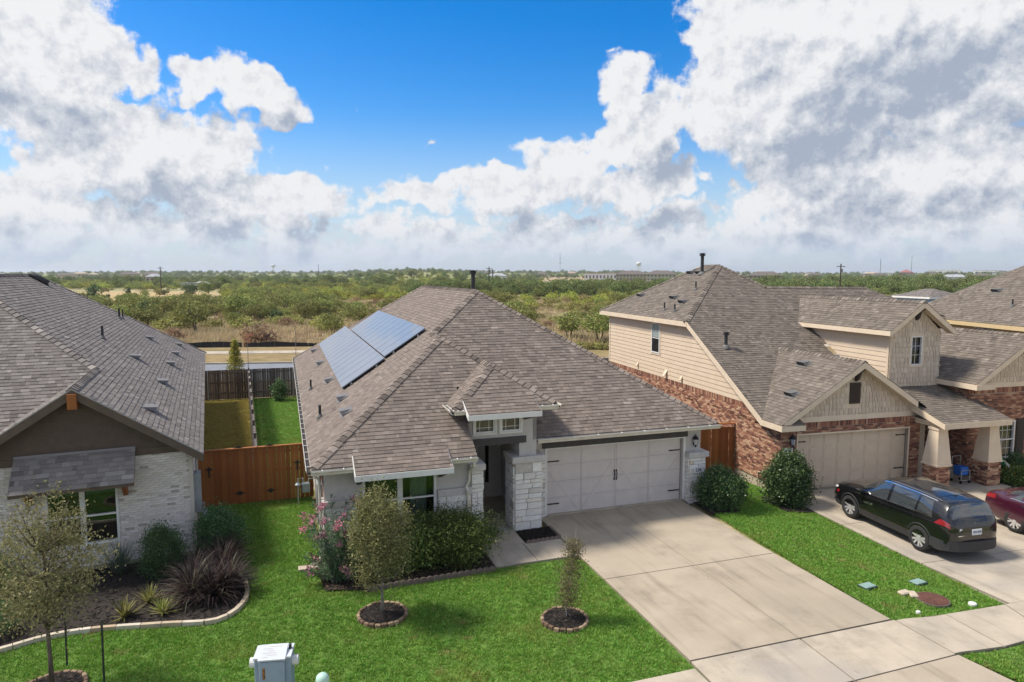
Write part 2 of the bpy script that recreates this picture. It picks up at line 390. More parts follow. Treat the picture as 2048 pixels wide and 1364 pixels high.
def glass_mat(name, tint=(.7, .75, .73), base=.015):
    """window glass: see through to the room, mirror-like towards the sky"""
    m = bpy.data.materials.new(name); m.use_nodes = True; MATS[name] = m; t = NT(m.node_tree); t.n.clear()
    out = t.node('ShaderNodeOutputMaterial'); tr = t.node('ShaderNodeBsdfTransparent'); tr.inputs[0].default_value = (*tint, 1)
    gl = t.node('ShaderNodeBsdfGlossy'); gl.inputs['Roughness'].default_value = .03; gl.inputs['Color'].default_value = (.9, .95, .97, 1)
    fr = t.node('ShaderNodeFresnel'); fr.inputs[0].default_value = 1.5
    mx = t.node('ShaderNodeMixShader'); t.l.new(t.math('ADD', t.math('MULTIPLY', fr.outputs[0], 1.1), base, clamp=True), mx.inputs[0])
    t.l.new(tr.outputs[0], mx.inputs[1]); t.l.new(gl.outputs[0], mx.inputs[2]); t.l.new(mx.outputs[0], out.inputs[0]); return m
GLASS = glass_mat('window_glass'); GLASS_T = glass_mat('teal_glass', (.5, .65, .65), .05)
GLASS_C = glass_mat('blind_glass', (.4, .58, .56), .05)
BLIND = mat('blind_slats', (.42, .5, .48), None, .7)
CURTAIN = mat('curtain', (.5, .55, .5), (.6, .64, .6), .9, 3, stretch=(14, 1, .3))

# ------------------------------------------------------------------ helpers: building pieces
def shingle_face(pc, poly, zf, eave, z0=None, exp=.145, rnd=rnd, hmul=1.):
    """courses of shingles on a planar roof face. poly: plan outline (x, y), counter-clockwise; zf: height; eave: unit plan direction along the eave"""
    P = [Vector((x, y, zf(x, y))) for x, y in poly]
    n = (P[1] - P[0]).cross(P[2] - P[0]).normalized()
    if n.z < 0: n = -n
    e = Vector((eave[0], eave[1], 0)); e = (e - n * e.dot(n)).normalized(); up = n.cross(e)
    if up.z < 0: up = -up
    o = P[0]; q = [((p - o).dot(e), (p - o).dot(up)) for p in P]
    ar = sum(q[i][0] * q[(i + 1) % len(q)][1] - q[(i + 1) % len(q)][0] * q[i][1] for i in range(len(q)))
    if ar < 0: q = q[::-1]
    convex = [q]
    u0, u1 = min(a for a, b in q), max(a for a, b in q); v0, v1 = min(b for a, b in q), max(b for a, b in q)
    v = v0 if z0 is None else v0 - ((o.z + v0 * up.z - z0) / up.z) % exp
    while v < v1:
        vt = v + exp; u = u0 - rnd.random() * .3
        while u < u1:
            w = rnd.choice((.1, .14, .18, .22, .28)); h = rnd.choice((.010, .012, .016, .018)) * hmul
            c = clip_poly([(u, v), (u + w - .003, v), (u + w - .003, vt + .012), (u, vt + .012)], q)
            if c:
                top = [o + e * a + up * b + n * (.003 + h * max(0, 1 - (b - v) / exp)) for a, b in c]
                V = [tuple(p) for p in top]; F = [tuple(range(len(c)))]
                for k in range(len(c)):
                    a, b = c[k], c[(k + 1) % len(c)]
                    if abs(a[1] - v) < 1e-6 and abs(b[1] - v) < 1e-6:
                        i = len(V); V += [tuple(o + e * a[0] + up * a[1] - n * .004), tuple(o + e * b[0] + up * b[1] - n * .004)]; F.append((k, i, i + 1, (k + 1) % len(c)))
                pc.add(V, F, min(1, max(0, rnd.gauss(.48, .15))))
            u += w
        v = vt
def hip_caps(pc, a, b, n1, n2, rnd=rnd, w=.15):
    """ridge or hip caps from a (low) to b (high); n1, n2 the plan directions that fall away either side (3D slopes down)"""
    a, b = Vector(a), Vector(b); d = (b - a); L = d.length; d.normalize(); s1, s2 = Vector(n1).normalized(), Vector(n2).normalized()
    s1 = (s1 - d * s1.dot(d)).normalized(); s2 = (s2 - d * s2.dot(d)).normalized(); nn = -(s1 + s2).normalized()
    if nn.z < 0: nn = -nn
    t = 0
    while t < L - .05:
        t1 = min(L, t + .22); p, q = a + d * t, a + d * t1; hi, lo = nn * .052, nn * .03
        V = [p + s1 * w + hi, p + hi * 1.2, p + s2 * w + hi, q + s1 * w + lo, q + lo * 1.2, q + s2 * w + lo, p + s1 * w, p + s2 * w]
        F = [(0, 1, 4, 3), (1, 2, 5, 4), (6, 7, 2, 1, 0), (0, 3, 6), (2, 7, 5)]
        pc.add([tuple(x) for x in V], F, min(1, max(0, rnd.gauss(.5, .25)))); t = t1

class Wall:
    """a vertical wall plane: u along, z up, d outwards"""
    def __init__(s, x, y, ux, uy):
        l = math.hypot(ux, uy); s.o = (x, y); s.u = (ux / l, uy / l); s.n = (s.u[1], -s.u[0])
    def p(s, u, z, d=0.): return (s.o[0] + s.u[0] * u + s.n[0] * d, s.o[1] + s.u[1] * u + s.n[1] * d, z)
    def slab(s, m, u0, u1, z0, z1, d0, d1, tone=.5):
        return m.raw([s.p(u0, z0, d1), s.p(u1, z0, d1), s.p(u1, z1, d1), s.p(u0, z1, d1), s.p(u0, z0, d0), s.p(u1, z0, d0), s.p(u1, z1, d0), s.p(u0, z1, d0)],
                     [(0, 1, 2, 3), (5, 4, 7, 6), (4, 5, 1, 0), (3, 2, 6, 7), (4, 0, 3, 7), (1, 5, 6, 2)], tone)
    def panel(s, m, u0, u1, z0, z1, openings=(), d0=-.12, d1=0., tone=.5):
        """wall slab with rectangular openings (u0, u1, z0, z1) left free"""
        us = sorted({u0, u1, *[o[0] for o in openings], *[o[1] for o in openings]}); us = [u for u in us if u0 <= u <= u1]
        zs = sorted({z0, z1, *[o[2] for o in openings], *[o[3] for o in openings]}); zs = [z for z in zs if z0 <= z <= z1]
        for a, b in zip(us, us[1:]):
            run = None
            for c, e in zip(zs, zs[1:]):
                hole = any(o[0] <= (a + b) / 2 <= o[1] and o[2] <= (c + e) / 2 <= o[3] for o in openings)
                if hole:
                    if run: s.slab(m, a, b, run[0], run[1], d0, d1, tone); run = None
                else: run = (run[0] if run else c, e)
            if run: s.slab(m, a, b, run[0], run[1], d0, d1, tone)
        return m
    def piece(s, pc, u0, u1, z0, z1, d0, d1, tone, ch=.006, quad=None):
        """a brick / stone with a chamfered face"""
        V = [s.p(u0 + ch, z0 + ch, d1), s.p(u1 - ch, z0 + ch, d1), s.p(u1 - ch, z1 - ch, d1), s.p(u0 + ch, z1 - ch, d1),
             s.p(u0, z0, d1 - ch), s.p(u1, z0, d1 - ch), s.p(u1, z1, d1 - ch), s.p(u0, z1, d1 - ch), s.p(u0, z0, d0), s.p(u1, z0, d0), s.p(u1, z1, d0), s.p(u0, z1, d0)]
        F = [(0, 1, 2, 3), (4, 5, 1, 0), (5, 6, 2, 1), (6, 7, 3, 2), (7, 4, 0, 3), (8, 9, 5, 4), (9, 10, 6, 5), (10, 11, 7, 6), (11, 8, 4, 7)]
        pc.add(V, F, tone)
    def bricks(s, pc, u0, u1, z0, z1, openings=(), bw=.203, bh=.0677, d1=.012, tones=None, soldier=None):
        z = z0; row = 0
        tones = tones or (lambda: rnd.random())
        while z < z1 - .02:
            zt = min(z1, z + bh - .01); u = u0 - (bw / 2 if row % 2 else 0)
            while u < u1 - .02:
                a, b = max(u, u0), min(u + bw - .01, u1)
                for o in openings:
                    if zt > o[2] + .005 and z < o[3] - .005:
                        if a < o[0] < b: b = o[0]
                        if a < o[1] < b: a = o[1]
                        if a >= o[0] - 1e-6 and b <= o[1] + 1e-6: a = b
                if b - a > .03: s.piece(pc, a, b, z, zt, 0, d1 + rnd.choice((0, .002, .004)), tones(), .003)
                u += bw
            z += bh; row += 1
    def soldiers(s, pc, u0, u1, z0, z1, d1=.016, tones=None):
        n = max(1, round((u1 - u0) / .0677)); w = (u1 - u0) / n; tones = tones or (lambda: rnd.random())
        for i in range(n): s.piece(pc, u0 + i * w, u0 + (i + 1) * w - .009, z0, z1, 0, d1, tones(), .003)
    def stones(s, pc, u0, u1, z0, z1, d1=.05, hmin=.13, hmax=.29, wmin=.2, wmax=.62):
        z = z0
        while z < z1 - .03:
            h = min(rnd.choice((hmin, hmin * 1.3, hmax * .8, hmax)), z1 - z)
            if z1 - z - h < .09: h = z1 - z
            u = u0
            while u < u1 - .02:
                w = min(rnd.uniform(wmin, wmax), u1 - u)
                if u1 - u - w < .12: w = u1 - u
                split = h > .2 and rnd.random() < .3 and w < .35
                for (a, b) in ([(z, z + h * .5), (z + h * .5, z + h)] if split else [(z, z + h)]):
                    s.piece(pc, u + .006, u + w - .006, a + .006, b - .006, 0, d1 + rnd.uniform(-.014, .014), min(1, max(0, rnd.gauss(.5, .22))), .012)
                u += w
            z += h
    def boards(s, name, mt, parent, u0, u1, z0, z1, expo=.18, clip=None, openings=(), d=.0):
        """lap siding, each course a board of its own (split where an opening interrupts it); clip: list of (u, z) convex outline"""
        z = z0
        while z < z1 - .01:
            zt = min(z + expo, z1); spans = [(u0, u1)]
            for o in openings:
                if zt > o[2] and z < o[3]: spans = [x for a, b in spans for x in ((a, min(b, o[0])), (max(a, o[1]), b)) if x[1] - x[0] > .02]
            for a, b in spans:
                c = [(a, z), (b, z), (b, zt), (a, zt)]
                if clip: c = clip_poly(c, clip)
                if len(c) < 3: continue
                m = MB(); th = lambda zz: d + .024 - .018 * (zz - z) / expo
                m.poly([s.p(uu, zz, th(zz)) for uu, zz in c])
                lowpts = [(uu, zz) for uu, zz in c if abs(zz - z) < 1e-6]
                if len(lowpts) == 2:
                    (a1, _), (b1, _) = lowpts; a1, b1 = min(a1, b1), max(a1, b1)
                    m.poly([s.p(a1, z, d - .0), s.p(b1, z, d), s.p(b1, z, d + .024), s.p(a1, z, d + .024)])
                m.build(name, mt, parent)
            z = zt
    def shakes(s, pc, clip, z0, z1, u0, u1, expo=.2, openings=()):
        z = z0
        while z < z1:
            u = u0 - rnd.random() * .1
            while u < u1:
                w = rnd.uniform(.11, .22); dz = rnd.choice((0, 0, -.02, .018))
                c = clip_poly([(u, z + dz), (u + w - .016, z + dz), (u + w - .016, z + expo + .02), (u, z + expo + .02)], clip)
                cu = u + w / 2
                if len(c) >= 3 and not any(o[0] - .04 < cu < o[1] + .04 and z + expo > o[2] and z < o[3] for o in openings):
                    V = [s.p(a, b, .04 - .03 * (b - z) / expo) for a, b in c]; F = [tuple(range(len(c)))]
                    n = len(c); V += [s.p(a, b, 0) for a, b in c]; F += [(k, k + n, (k + 1) % n + n, (k + 1) % n) for k in range(n)]
                    pc.add(V, F, rnd.random())
                u += w
            z += expo
    def window(s, parent, u0, u1, z0, z1, units=1, frame_mat=None, glass=None, sash=True, grid=None, inside=None, fw=.055, depth=.09, name='window', trim=0., trim_mat=None, proud=.0):
        """window set into an opening: frame, one pane each side of the meeting rail, muntins, blinds or curtain behind"""
        frame_mat = frame_mat or WHITE; glass = glass or GLASS
        m = MB(); D0, D1 = -depth, proud + .012
        s.slab(m, u0, u1, z0, z0 + fw, D0, D1); s.slab(m, u0, u1, z1 - fw, z1, D0, D1)
        n = units; w = (u1 - u0) / n
        s.slab(m, u0, u0 + fw, z0 + fw, z1 - fw, D0, D1); s.slab(m, u1 - fw, u1, z0 + fw, z1 - fw, D0, D1)
        for i in range(1, n): s.slab(m, u0 + i * w - fw, u0 + i * w + fw, z0 + fw, z1 - fw, D0, D1)
        win = m.build(name, frame_mat, parent)
        if trim:
            t = MB(); s.slab(t, u0 - trim, u1 + trim, z1 + .002, z1 + trim, 0, .035); s.slab(t, u0 - trim, u1 + trim, z0 - trim, z0 - .002, 0, .035)
            s.slab(t, u0 - trim, u0 - .002, z0, z1, 0, .033); s.slab(t, u1 + .002, u1 + trim, z0, z1, 0, .033); t.build('trim', trim_mat or frame_mat, win)
        for i in range(n):
            a, b = u0 + i * w + fw, u0 + (i + 1) * w - fw; zm = (z0 + z1) / 2
            rows = [(z0 + fw, zm - .02), (zm + .02, z1 - fw)] if sash else [(z0 + fw, z1 - fw)]
            if sash: r = MB(); s.slab(r, a, b, zm - .022, zm + .022, D0 + .02, D1 - .02); r.build('meeting_rail', frame_mat, win)
            for k, (c, e) in enumerate(rows):
                g = MB(); s.slab(g, a, b, c, e, D0 + .03, D0 + .036); g.build('pane', glass, win)
                if grid:
                    gm = MB(); nx, nz = grid
                    for j in range(1, nx): uu = a + (b - a) * j / nx; s.slab(gm, uu - .008, uu + .008, c, e, D0 + .037, D0 + .05)
                    for j in range(1, nz): zz = c + (e - c) * j / nz; s.slab(gm, a, b, zz - .008, zz + .008, D0 + .037, D0 + .048)
                    gm.build('muntin', frame_mat, win)
        return win

def gutter(parent, a, b, out, mt=None, name='gutter', h=.125, w=.13, hangers=True):
    """K-style gutter hung along the eave from a to b; out = plan direction away from the house"""
    a, b = Vector(a), Vector(b); o = Vector((out[0], out[1], 0)).normalized(); m = MB()
    prof = [(0, 0), (0, -h), (w * .62, -h), (w * .75, -h * .55), (w, -h * .3), (w, 0), (w - .012, 0), (w - .014, -h * .28), (w * .7, -h * .5), (w * .6, -h + .012), (.01, -h + .012), (.01, 0)]
    A = [a + o * p + Vector((0, 0, z)) for p, z in prof]; B = [b + o * p + Vector((0, 0, z)) for p, z in prof]; n = len(prof)
    m.raw(A + B, [(i, (i + 1) % n, n + (i + 1) % n, n + i) for i in range(n)] + [tuple(range(n))[::-1], tuple(range(n, 2 * n))])
    g = m.build(name, mt or GUTTER, parent)
    if hangers:
        L = (b - a).length; k = max(2, int(L / .75)); d = (b - a).normalized(); q = MB()
        for i in range(k):
            c = a + d * (L * (i + .5) / k); p, r = c - d * .012, c + d * .012
            q.raw([p + Vector((0, 0, -.008)), r + Vector((0, 0, -.008)), r + o * (w + .004) + Vector((0, 0, -.004)), p + o * (w + .004) + Vector((0, 0, -.004)),
                   p + Vector((0, 0, .004)), r + Vector((0, 0, .004)), r + o * (w + .004) + Vector((0, 0, .008)), p + o * (w + .004) + Vector((0, 0, .008))],
                  [(0, 3, 2, 1), (4, 5, 6, 7), (0, 1, 5, 4), (1, 2, 6, 5), (2, 3, 7, 6), (3, 0, 4, 7)])
        q.build('gutter_hanger', mt or WHITE, g)
        lf = MB(); lf.raw([a + o * .012 + Vector((0, 0, -.05)), b + o * .012 + Vector((0, 0, -.05)), b + o * (w - .02) + Vector((0, 0, -.05)), a + o * (w - .02) + Vector((0, 0, -.05))], [(0, 1, 2, 3)])
        lf.build('gutter_screen', DECK, g)
    return g
VENT_TOP = mat('vent_top', (.15, .145, .14), (.12, .118, .115), .7, 8); VENT_DARK = mat('vent_dark', (.03, .03, .032), None, .6)
VENT_LIGHT = mat('vent_light', (.17, .165, .165), (.14, .135, .14), .75, 8)
def roof_vent(parent, x, y, zf, down, w=.5, dpt=.4, h=.19, top=None):
    w *= 1.25
    """low box vent: sloping hood open towards the eave; down = plan direction of the fall"""
    d = Vector((down[0], down[1], 0)); z0 = zf(x, y); gr = (zf(x + down[0] * .1, y + down[1] * .1) - z0) / .1
    dn = Vector((d.x, d.y, gr)).normalized(); s = Vector((-d.y, d.x, 0)); n = s.cross(dn); n = n if n.z > 0 else -n
    o = Vector((x, y, z0)) + n * .012; m = MB(); hw = w / 2
    base = [o + s * hw + dn * dpt * .6, o - s * hw + dn * dpt * .6, o - s * hw - dn * dpt * .5, o + s * hw - dn * dpt * .5]
    m.prism(base, n * .012)
    v = m.build('roof_vent', top or VENT_TOP, parent)
    hd = MB(); a = hw * .86
    pts = [o + s * a + dn * dpt * .42 + n * .05, o + s * a * .8 + dn * dpt * .4 + n * h, o - s * a * .8 + dn * dpt * .4 + n * h, o - s * a + dn * dpt * .42 + n * .05]
    bk = [o + s * a - dn * dpt * .45 + n * .013, o + s * a * .8 - dn * dpt * .42 + n * .035, o - s * a * .8 - dn * dpt * .42 + n * .035, o - s * a - dn * dpt * .45 + n * .013]
    hd.raw(pts + bk, [(1, 2, 6, 5), (0, 1, 5, 4), (2, 3, 7, 6)]); hd.build('hood', top or VENT_TOP, v)
    th = MB(); th.raw([o + s * a * .97 + dn * dpt * .36 + n * .013, o - s * a * .97 + dn * dpt * .36 + n * .013, o - s * a * .78 + dn * dpt * .36 + n * (h - .012), o + s * a * .78 + dn * dpt * .36 + n * (h - .012)], [(0, 1, 2, 3)])
    th.build('louvre', VENT_DARK, v)
    return v
def vent_pipe(parent, x, y, zf, h=.4, r=.038, capped=False):
    z = zf(x, y); m = MB(); m.tube([(x, y, z - .05), (x, y, z + h)], r, 10); p = m.build('vent_pipe', VENT_DARK, parent)
    f = MB(); f.lathe([(r * 2.6, -.03), (r * 2.1, .05), (r * 1.15, .12), (r * 1.05, .13)], 12, (x, y, z)); f.build('flashing', VENT_TOP, p)
    if capped: c = MB(); c.lathe([(r * 1.2, h - .03), (r * 1.75, h - .02), (r * 1.75, h + .03), (r * 1.1, h + .06), (r * 1.9, h + .07), (r * 1.9, h + .1), (.01, h + .13)], 12, (x, y, z)); c.build('cap', VENT_DARK, p)
    return p
def wall_lamp(parent, wl, u, z, s=1.):
    """carriage lantern on a wall plate"""
    m = MB(); c = wl.p(u, z, .1 * s)
    m.prism([wl.p(u + .055 * s * math.cos(a), z - .06 * s + .11 * s * math.sin(a), .0) for a in [i * math.pi / 5 for i in range(10)]], (wl.n[0] * .03, wl.n[1] * .03, 0))
    m.tube([wl.p(u, z - .1 * s, .02), wl.p(u, z - .17 * s, .07 * s), wl.p(u, z - .12 * s, .11 * s)], .012 * s, 6)
    m.lathe([(.02 * s, -.2 * s), (.05 * s, -.14 * s), (.07 * s, -.12 * s)], 8, c); m.lathe([(.115 * s, .1 * s), (.12 * s, .12 * s), (.07 * s, .19 * s), (.02 * s, .24 * s), (.012 * s, .3 * s)], 8, c)
    for k in range(6):
        a = k * math.pi / 3; m.tube([(c[0] + .068 * s * math.cos(a), c[1] + .068 * s * math.sin(a), c[2] - .12 * s), (c[0] + .105 * s * math.cos(a), c[1] + .105 * s * math.sin(a), c[2] + .11 * s)], .006 * s, 4)
    l = m.build('wall_lantern', mat('lantern_iron', (.035, .035, .045), None, .45, metal=.5), parent)
    g = MB(); g.lathe([(.06 * s, -.115 * s), (.098 * s, .1 * s)], 6, c); g.build('lantern_glass', mat('lantern_glass', (.5, .52, .55), None, .12, spec=.8), l)
    return l
def text_mesh(body, size, mt, name, parent=None, bold=False, ext=.003):
    cu = bpy.data.curves.new(name, 'FONT'); cu.body = body; cu.size = size; cu.extrude = ext; cu.align_x = 'CENTER'; cu.align_y = 'CENTER'
    if bold: cu.offset = size * .012
    t = bpy.data.objects.new(name, cu); col.objects.link(t)
    dg = bpy.context.evaluated_depsgraph_get(); me = bpy.data.meshes.new_from_object(t.evaluated_get(dg)); bpy.data.objects.remove(t)
    me.materials.clear(); me.materials.append(mt); return link(name, me, parent)
def orient(o, loc, xdir, updir):
    """place o with its x along xdir, its y along updir"""
    x = Vector(xdir).normalized(); y = Vector(updir); y = (y - x * y.dot(x)).normalized(); z = x.cross(y)
    o.matrix_local = Matrix(((x.x, y.x, z.x, loc[0]), (x.y, y.y, z.y, loc[1]), (x.z, y.z, z.z, loc[2]), (0, 0, 0, 1))); return o
# ------------------------------------------------------------------ frames of the three lots
MO, MYAW = (1.08, 21.06), 18.5
CO, CYAW = (10.55, 24.17), 15.0
LO, LYAW = (-8.72, 18.19), 24.0
def frame(o, yaw, z=0.): return Matrix.Translation((o[0], o[1], z)) @ Matrix.Rotation(R(yaw), 4, 'Z')
FM, FC, FL = frame(MO, MYAW), frame(CO, CYAW), frame(LO, LYAW)
def mw(x, y, z=0.): return FM @ Vector((x, y, z))
def cw(x, y, z=0.): return FC @ Vector((x, y, z))
def lw(x, y, z=0.): return FL @ Vector((x, y, z))
def sstep(a, b, x):
    t = min(1, max(0, (x - a) / (b - a))); return t * t * (3 - 2 * t)
FMI = FM.inverted()
def gz(x, y):
    """ground height: the lot on the right lies a little lower, the land behind falls away slightly"""
    m = FMI @ Vector((x, y, 0)); k = sstep(-9.5, -6.5, m.y)
    z = -.2 * sstep(5.4, 8.6, m.x) * k - .1 * sstep(5.0, 6.2, m.x) * (1 - k) - .1 * sstep(8, 30, m.y)
    d = y; z -= .2 * sstep(36, 60, d)
    return z

# ------------------------------------------------------------------ ground, street behind, paving
def grid_sheet(name, x0, x1, y0, y1, nx, ny, mt, dz=0., kind='structure', hf=gz):
    xs = np.linspace(x0, x1, nx); ys = np.linspace(y0, y1, ny)
    V = [(x, y, hf(x, y) + dz) for y in ys for x in xs]; F = [(j * nx + i, j * nx + i + 1, (j + 1) * nx + i + 1, (j + 1) * nx + i) for j in range(ny - 1) for i in range(nx - 1)]
    o = link(name, fast_mesh(name, V, F, mt, smooth=True)); o['kind'] = kind; return o
def ground_mat():
    m = bpy.data.materials.new('ground_cover'); m.use_nodes = True; t = NT(m.node_tree); b = t.n['Principled BSDF']
    geo = t.node('ShaderNodeNewGeometry'); P = geo.outputs['Position']
    sp = t.node('ShaderNodeSeparateXYZ'); t.l.new(P, sp.inputs[0]); Y = sp.outputs[1]; X = sp.outputs[0]
    n1 = t.noise(P, .06, 6, .6); n2 = t.noise(P, .35, 6, .65); n3 = t.noise(P, .013, 4, .55)
    dry = t.ramp(n2, [(.25, (.24, .19, .125)), (.45, (.4, .32, .205)), (.6, (.46, .38, .24)), (.8, (.3, .28, .14))])
    green = t.ramp(n2, [(.3, (.13, .15, .05)), (.5, (.2, .22, .07)), (.75, (.3, .29, .1))])
    c = t.mix(t.smooth(n1, .44, .58), dry, green)
    far = t.ramp(n3, [(.35, (.13, .17, .06)), (.5, (.2, .22, .08)), (.62, (.32, .29, .13)), (.75, (.17, .19, .08))])
    c = t.mix(t.smooth(Y, 330., 520.), c, far)
    # mown hay field
    ang = t.math('DIVIDE', X, Y); fm = t.math('MULTIPLY', t.smooth(t.math('ADD', Y, t.math('MULTIPLY', n1, 30)), 228., 236.), t.smooth(t.math('ADD', Y, t.math('MULTIPLY', n1, 40)), 350., 335.))
    fm = t.math('MULTIPLY', fm, t.math('MULTIPLY', t.smooth(ang, -.76, -.73), t.smooth(ang, -.42, -.45)))
    hay = t.ramp(n2, [(.3, (.36, .26, .13)), (.7, (.5, .38, .2))])
    c = t.mix(fm, c, hay)
    hm = t.math('MULTIPLY', t.math('MULTIPLY', t.smooth(Y, 620., 700.), t.smooth(Y, 1500., 1250.)), t.math('MULTIPLY', t.smooth(ang, .03, .06), t.smooth(ang, .2, .15)))
    c = t.mix(hm, c, t.ramp(n2, [(.3, (.36, .26, .17)), (.7, (.46, .35, .23))]))
    t.l.new(c, b.inputs['Base Color']); b.inputs['Roughness'].default_value = .95; b.inputs['Specular IOR Level'].default_value = .1
    bp = t.node('ShaderNodeBump'); bp.inputs['Strength'].default_value = .6; bp.inputs['Distance'].default_value = .15; t.l.new(t.noise(P, 2.2, 6, .7), bp.inputs['Height']); t.l.new(bp.outputs[0], b.inputs['Normal'])
    return m
GROUND = ground_mat()
def far_h(x, y):
    r = math.hypot(x, y)
    return gz(x, y) - .12
g_ = grid_sheet('ground', -60, 60, -30, 75, 121, 106, GROUND, -.12)
# the country beyond: one sheet to the horizon, joined to the near ground with a small overlap below it
def hills_h(x, y):
    r = math.hypot(x, y); a = math.atan2(x, y)
    roll = math.sin(a * 5.1 + 1.3) * .5 + math.sin(a * 11.7) * .3 + math.sin(a * 2.2 + 4) * .5
    swell = sstep(700, 2600, r) * (11 + 7 * roll) + sstep(2500, 9000, r) * (26 + 6 * roll)
    hump = 9 * math.exp(-((a + .13) / .09) ** 2) * sstep(420, 800, r)
    flat = 0 if r > 1000 else 0
    return -.45 + swell + hump + flat
V, F = [], []
rs = [72, 90, 115, 150, 200, 270, 360, 480, 640, 850, 1150, 1550, 2100, 2900, 4000, 5600, 8000, 12000]
na = 97
for r in rs:
    for k in range(na):
        a = -2.2 + 4.4 * k / (na - 1); x, y = r * math.sin(a), r * math.cos(a)
        V.append((x, y, -.45 if r < 100 else hills_h(x, y)))
for i in range(len(rs) - 1):
    for k in range(na - 1): F.append((i * na + k, i * na + k + 1, (i + 1) * na + k + 1, (i + 1) * na + k))
tag(link('terrain', fast_mesh('terrain', V, F, GROUND, smooth=True)), kind='structure')

LAWN_S = mat('lawn_soil', (.075, .15, .02), (.11, .2, .03), .95, 3, detail=6, bump=.8, bscale=40)
LAWN_B = mat('dry_lawn_soil', (.27, .22, .06), (.36, .28, .09), .95, 1.2, detail=6, bump=.8, bscale=40)
def patch(name, pts, mt, z=.0, kind='structure', step=.7, hf=gz, parent=None):
    """ground patch following the terrain: outline in world plan coordinates (any simple polygon), subdivided"""
    bm = bmesh.new(); vs = [bm.verts.new((p[0], p[1], 0)) for p in pts]; bm.faces.new(vs)
    x0, x1 = min(p[0] for p in pts), max(p[0] for p in pts); y0, y1 = min(p[1] for p in pts), max(p[1] for p in pts)
    for k in range(1, int((x1 - x0) / step) + 1):
        bmesh.ops.bisect_plane(bm, geom=bm.verts[:] + bm.edges[:] + bm.faces[:], plane_co=(x0 + k * step, 0, 0), plane_no=(1, 0, 0))
    for k in range(1, int((y1 - y0) / step) + 1):
        bmesh.ops.bisect_plane(bm, geom=bm.verts[:] + bm.edges[:] + bm.faces[:], plane_co=(0, y0 + k * step, 0), plane_no=(0, 1, 0))
    for v in bm.verts: v.co.z = hf(v.co.x, v.co.y) + z
    for f in bm.faces:
        if f.normal.z < 0: f.normal_flip()
    me = bpy.data.meshes.new(name); bm.normal_update()
    bmesh.ops.recalc_face_normals(bm, faces=bm.faces[:]); bm.to_mesh(me); bm.free()
    if me.polygons and me.polygons[0].normal.z < 0: me.flip_normals()
    me.materials.append(mt); o = link(name, me, parent)
    if kind: o['kind'] = kind
    return o
def mp(*pts): return [tuple(mw(x, y)[:2]) for x, y in pts]
def cp_(*pts): return [tuple(cw(x, y)[:2]) for x, y in pts]
def lp(*pts): return [tuple(lw(x, y)[:2]) for x, y in pts]
def curve_pts(pts, n=6):
    """smooth open curve through points"""
    out = []
    for i in range(len(pts) - 1):
        p0, p1, p2, p3 = pts[max(i - 1, 0)], pts[i], pts[i + 1], pts[min(i + 2, len(pts) - 1)]
        for k in range(n):
            t = k / n; out.append(tuple(.5 * ((2 * p1[j]) + (-p0[j] + p2[j]) * t + (2 * p0[j] - 5 * p1[j] + 4 * p2[j] - p3[j]) * t * t + (-p0[j] + 3 * p1[j] - 3 * p2[j] + p3[j]) * t ** 3) for j in (0, 1)))
    out.append(tuple(pts[-1])); return out
# front lawn of the middle house reaches over the lot line to the planting bed of the white brick house
LAWN_Z = -.035
bedA = curve_pts([(.94, -1.84), (1.16, -2.6), (1.08, -3.6), (.5, -4.3), (-.6, -4.02), (-1.9, -3.66), (-2.8, -3.6), (-3.7, -3.85), (-5.5, -4.2), (-9, -4.3)], 6)
bedM = [(-7.25, -.6), (-7.05, -2.2), (-6.95, -3.1), (-6.0, -3.35), (-5.17, -3.3), (-4.0, -3.3), (-2.67, -3.2)]
lawnL = patch('lawn', mp((-13, 4.4), (-13.5, -12), (-.3, -12), (-.25, -3.15), (-2.6, -3.15), (-2.7, -1), (-7, -1), (-7, 4.4)), LAWN_S, LAWN_Z - .02)
lawnM = patch('lawn', mp((4.95, -8.7), (8.3, -8.7), (8.75, -5.8), (9.1, -1.0), (8.7, 3.4), (5.5, 3.4), (5.3, -.4)), LAWN_S, LAWN_Z - .02)
lawnR = patch('lawn', mp((5.05, -10.05), (12.5, -9.95), (12.5, -14), (6.2, -14), (5.6, -11.5)), LAWN_S, LAWN_Z - .02)
lawnB = patch('lawn', mp((-8.75, 4.5), (-7, 4.5), (-7, 24.5), (-9.9, 26.2)), LAWN_S, LAWN_Z - .02)
lawnB2 = patch('lawn', mp((-8.75, 4.5), (-9.9, 26.2), (-14.2, 26.2), (-11, 4.5)), LAWN_B, LAWN_Z - .02)

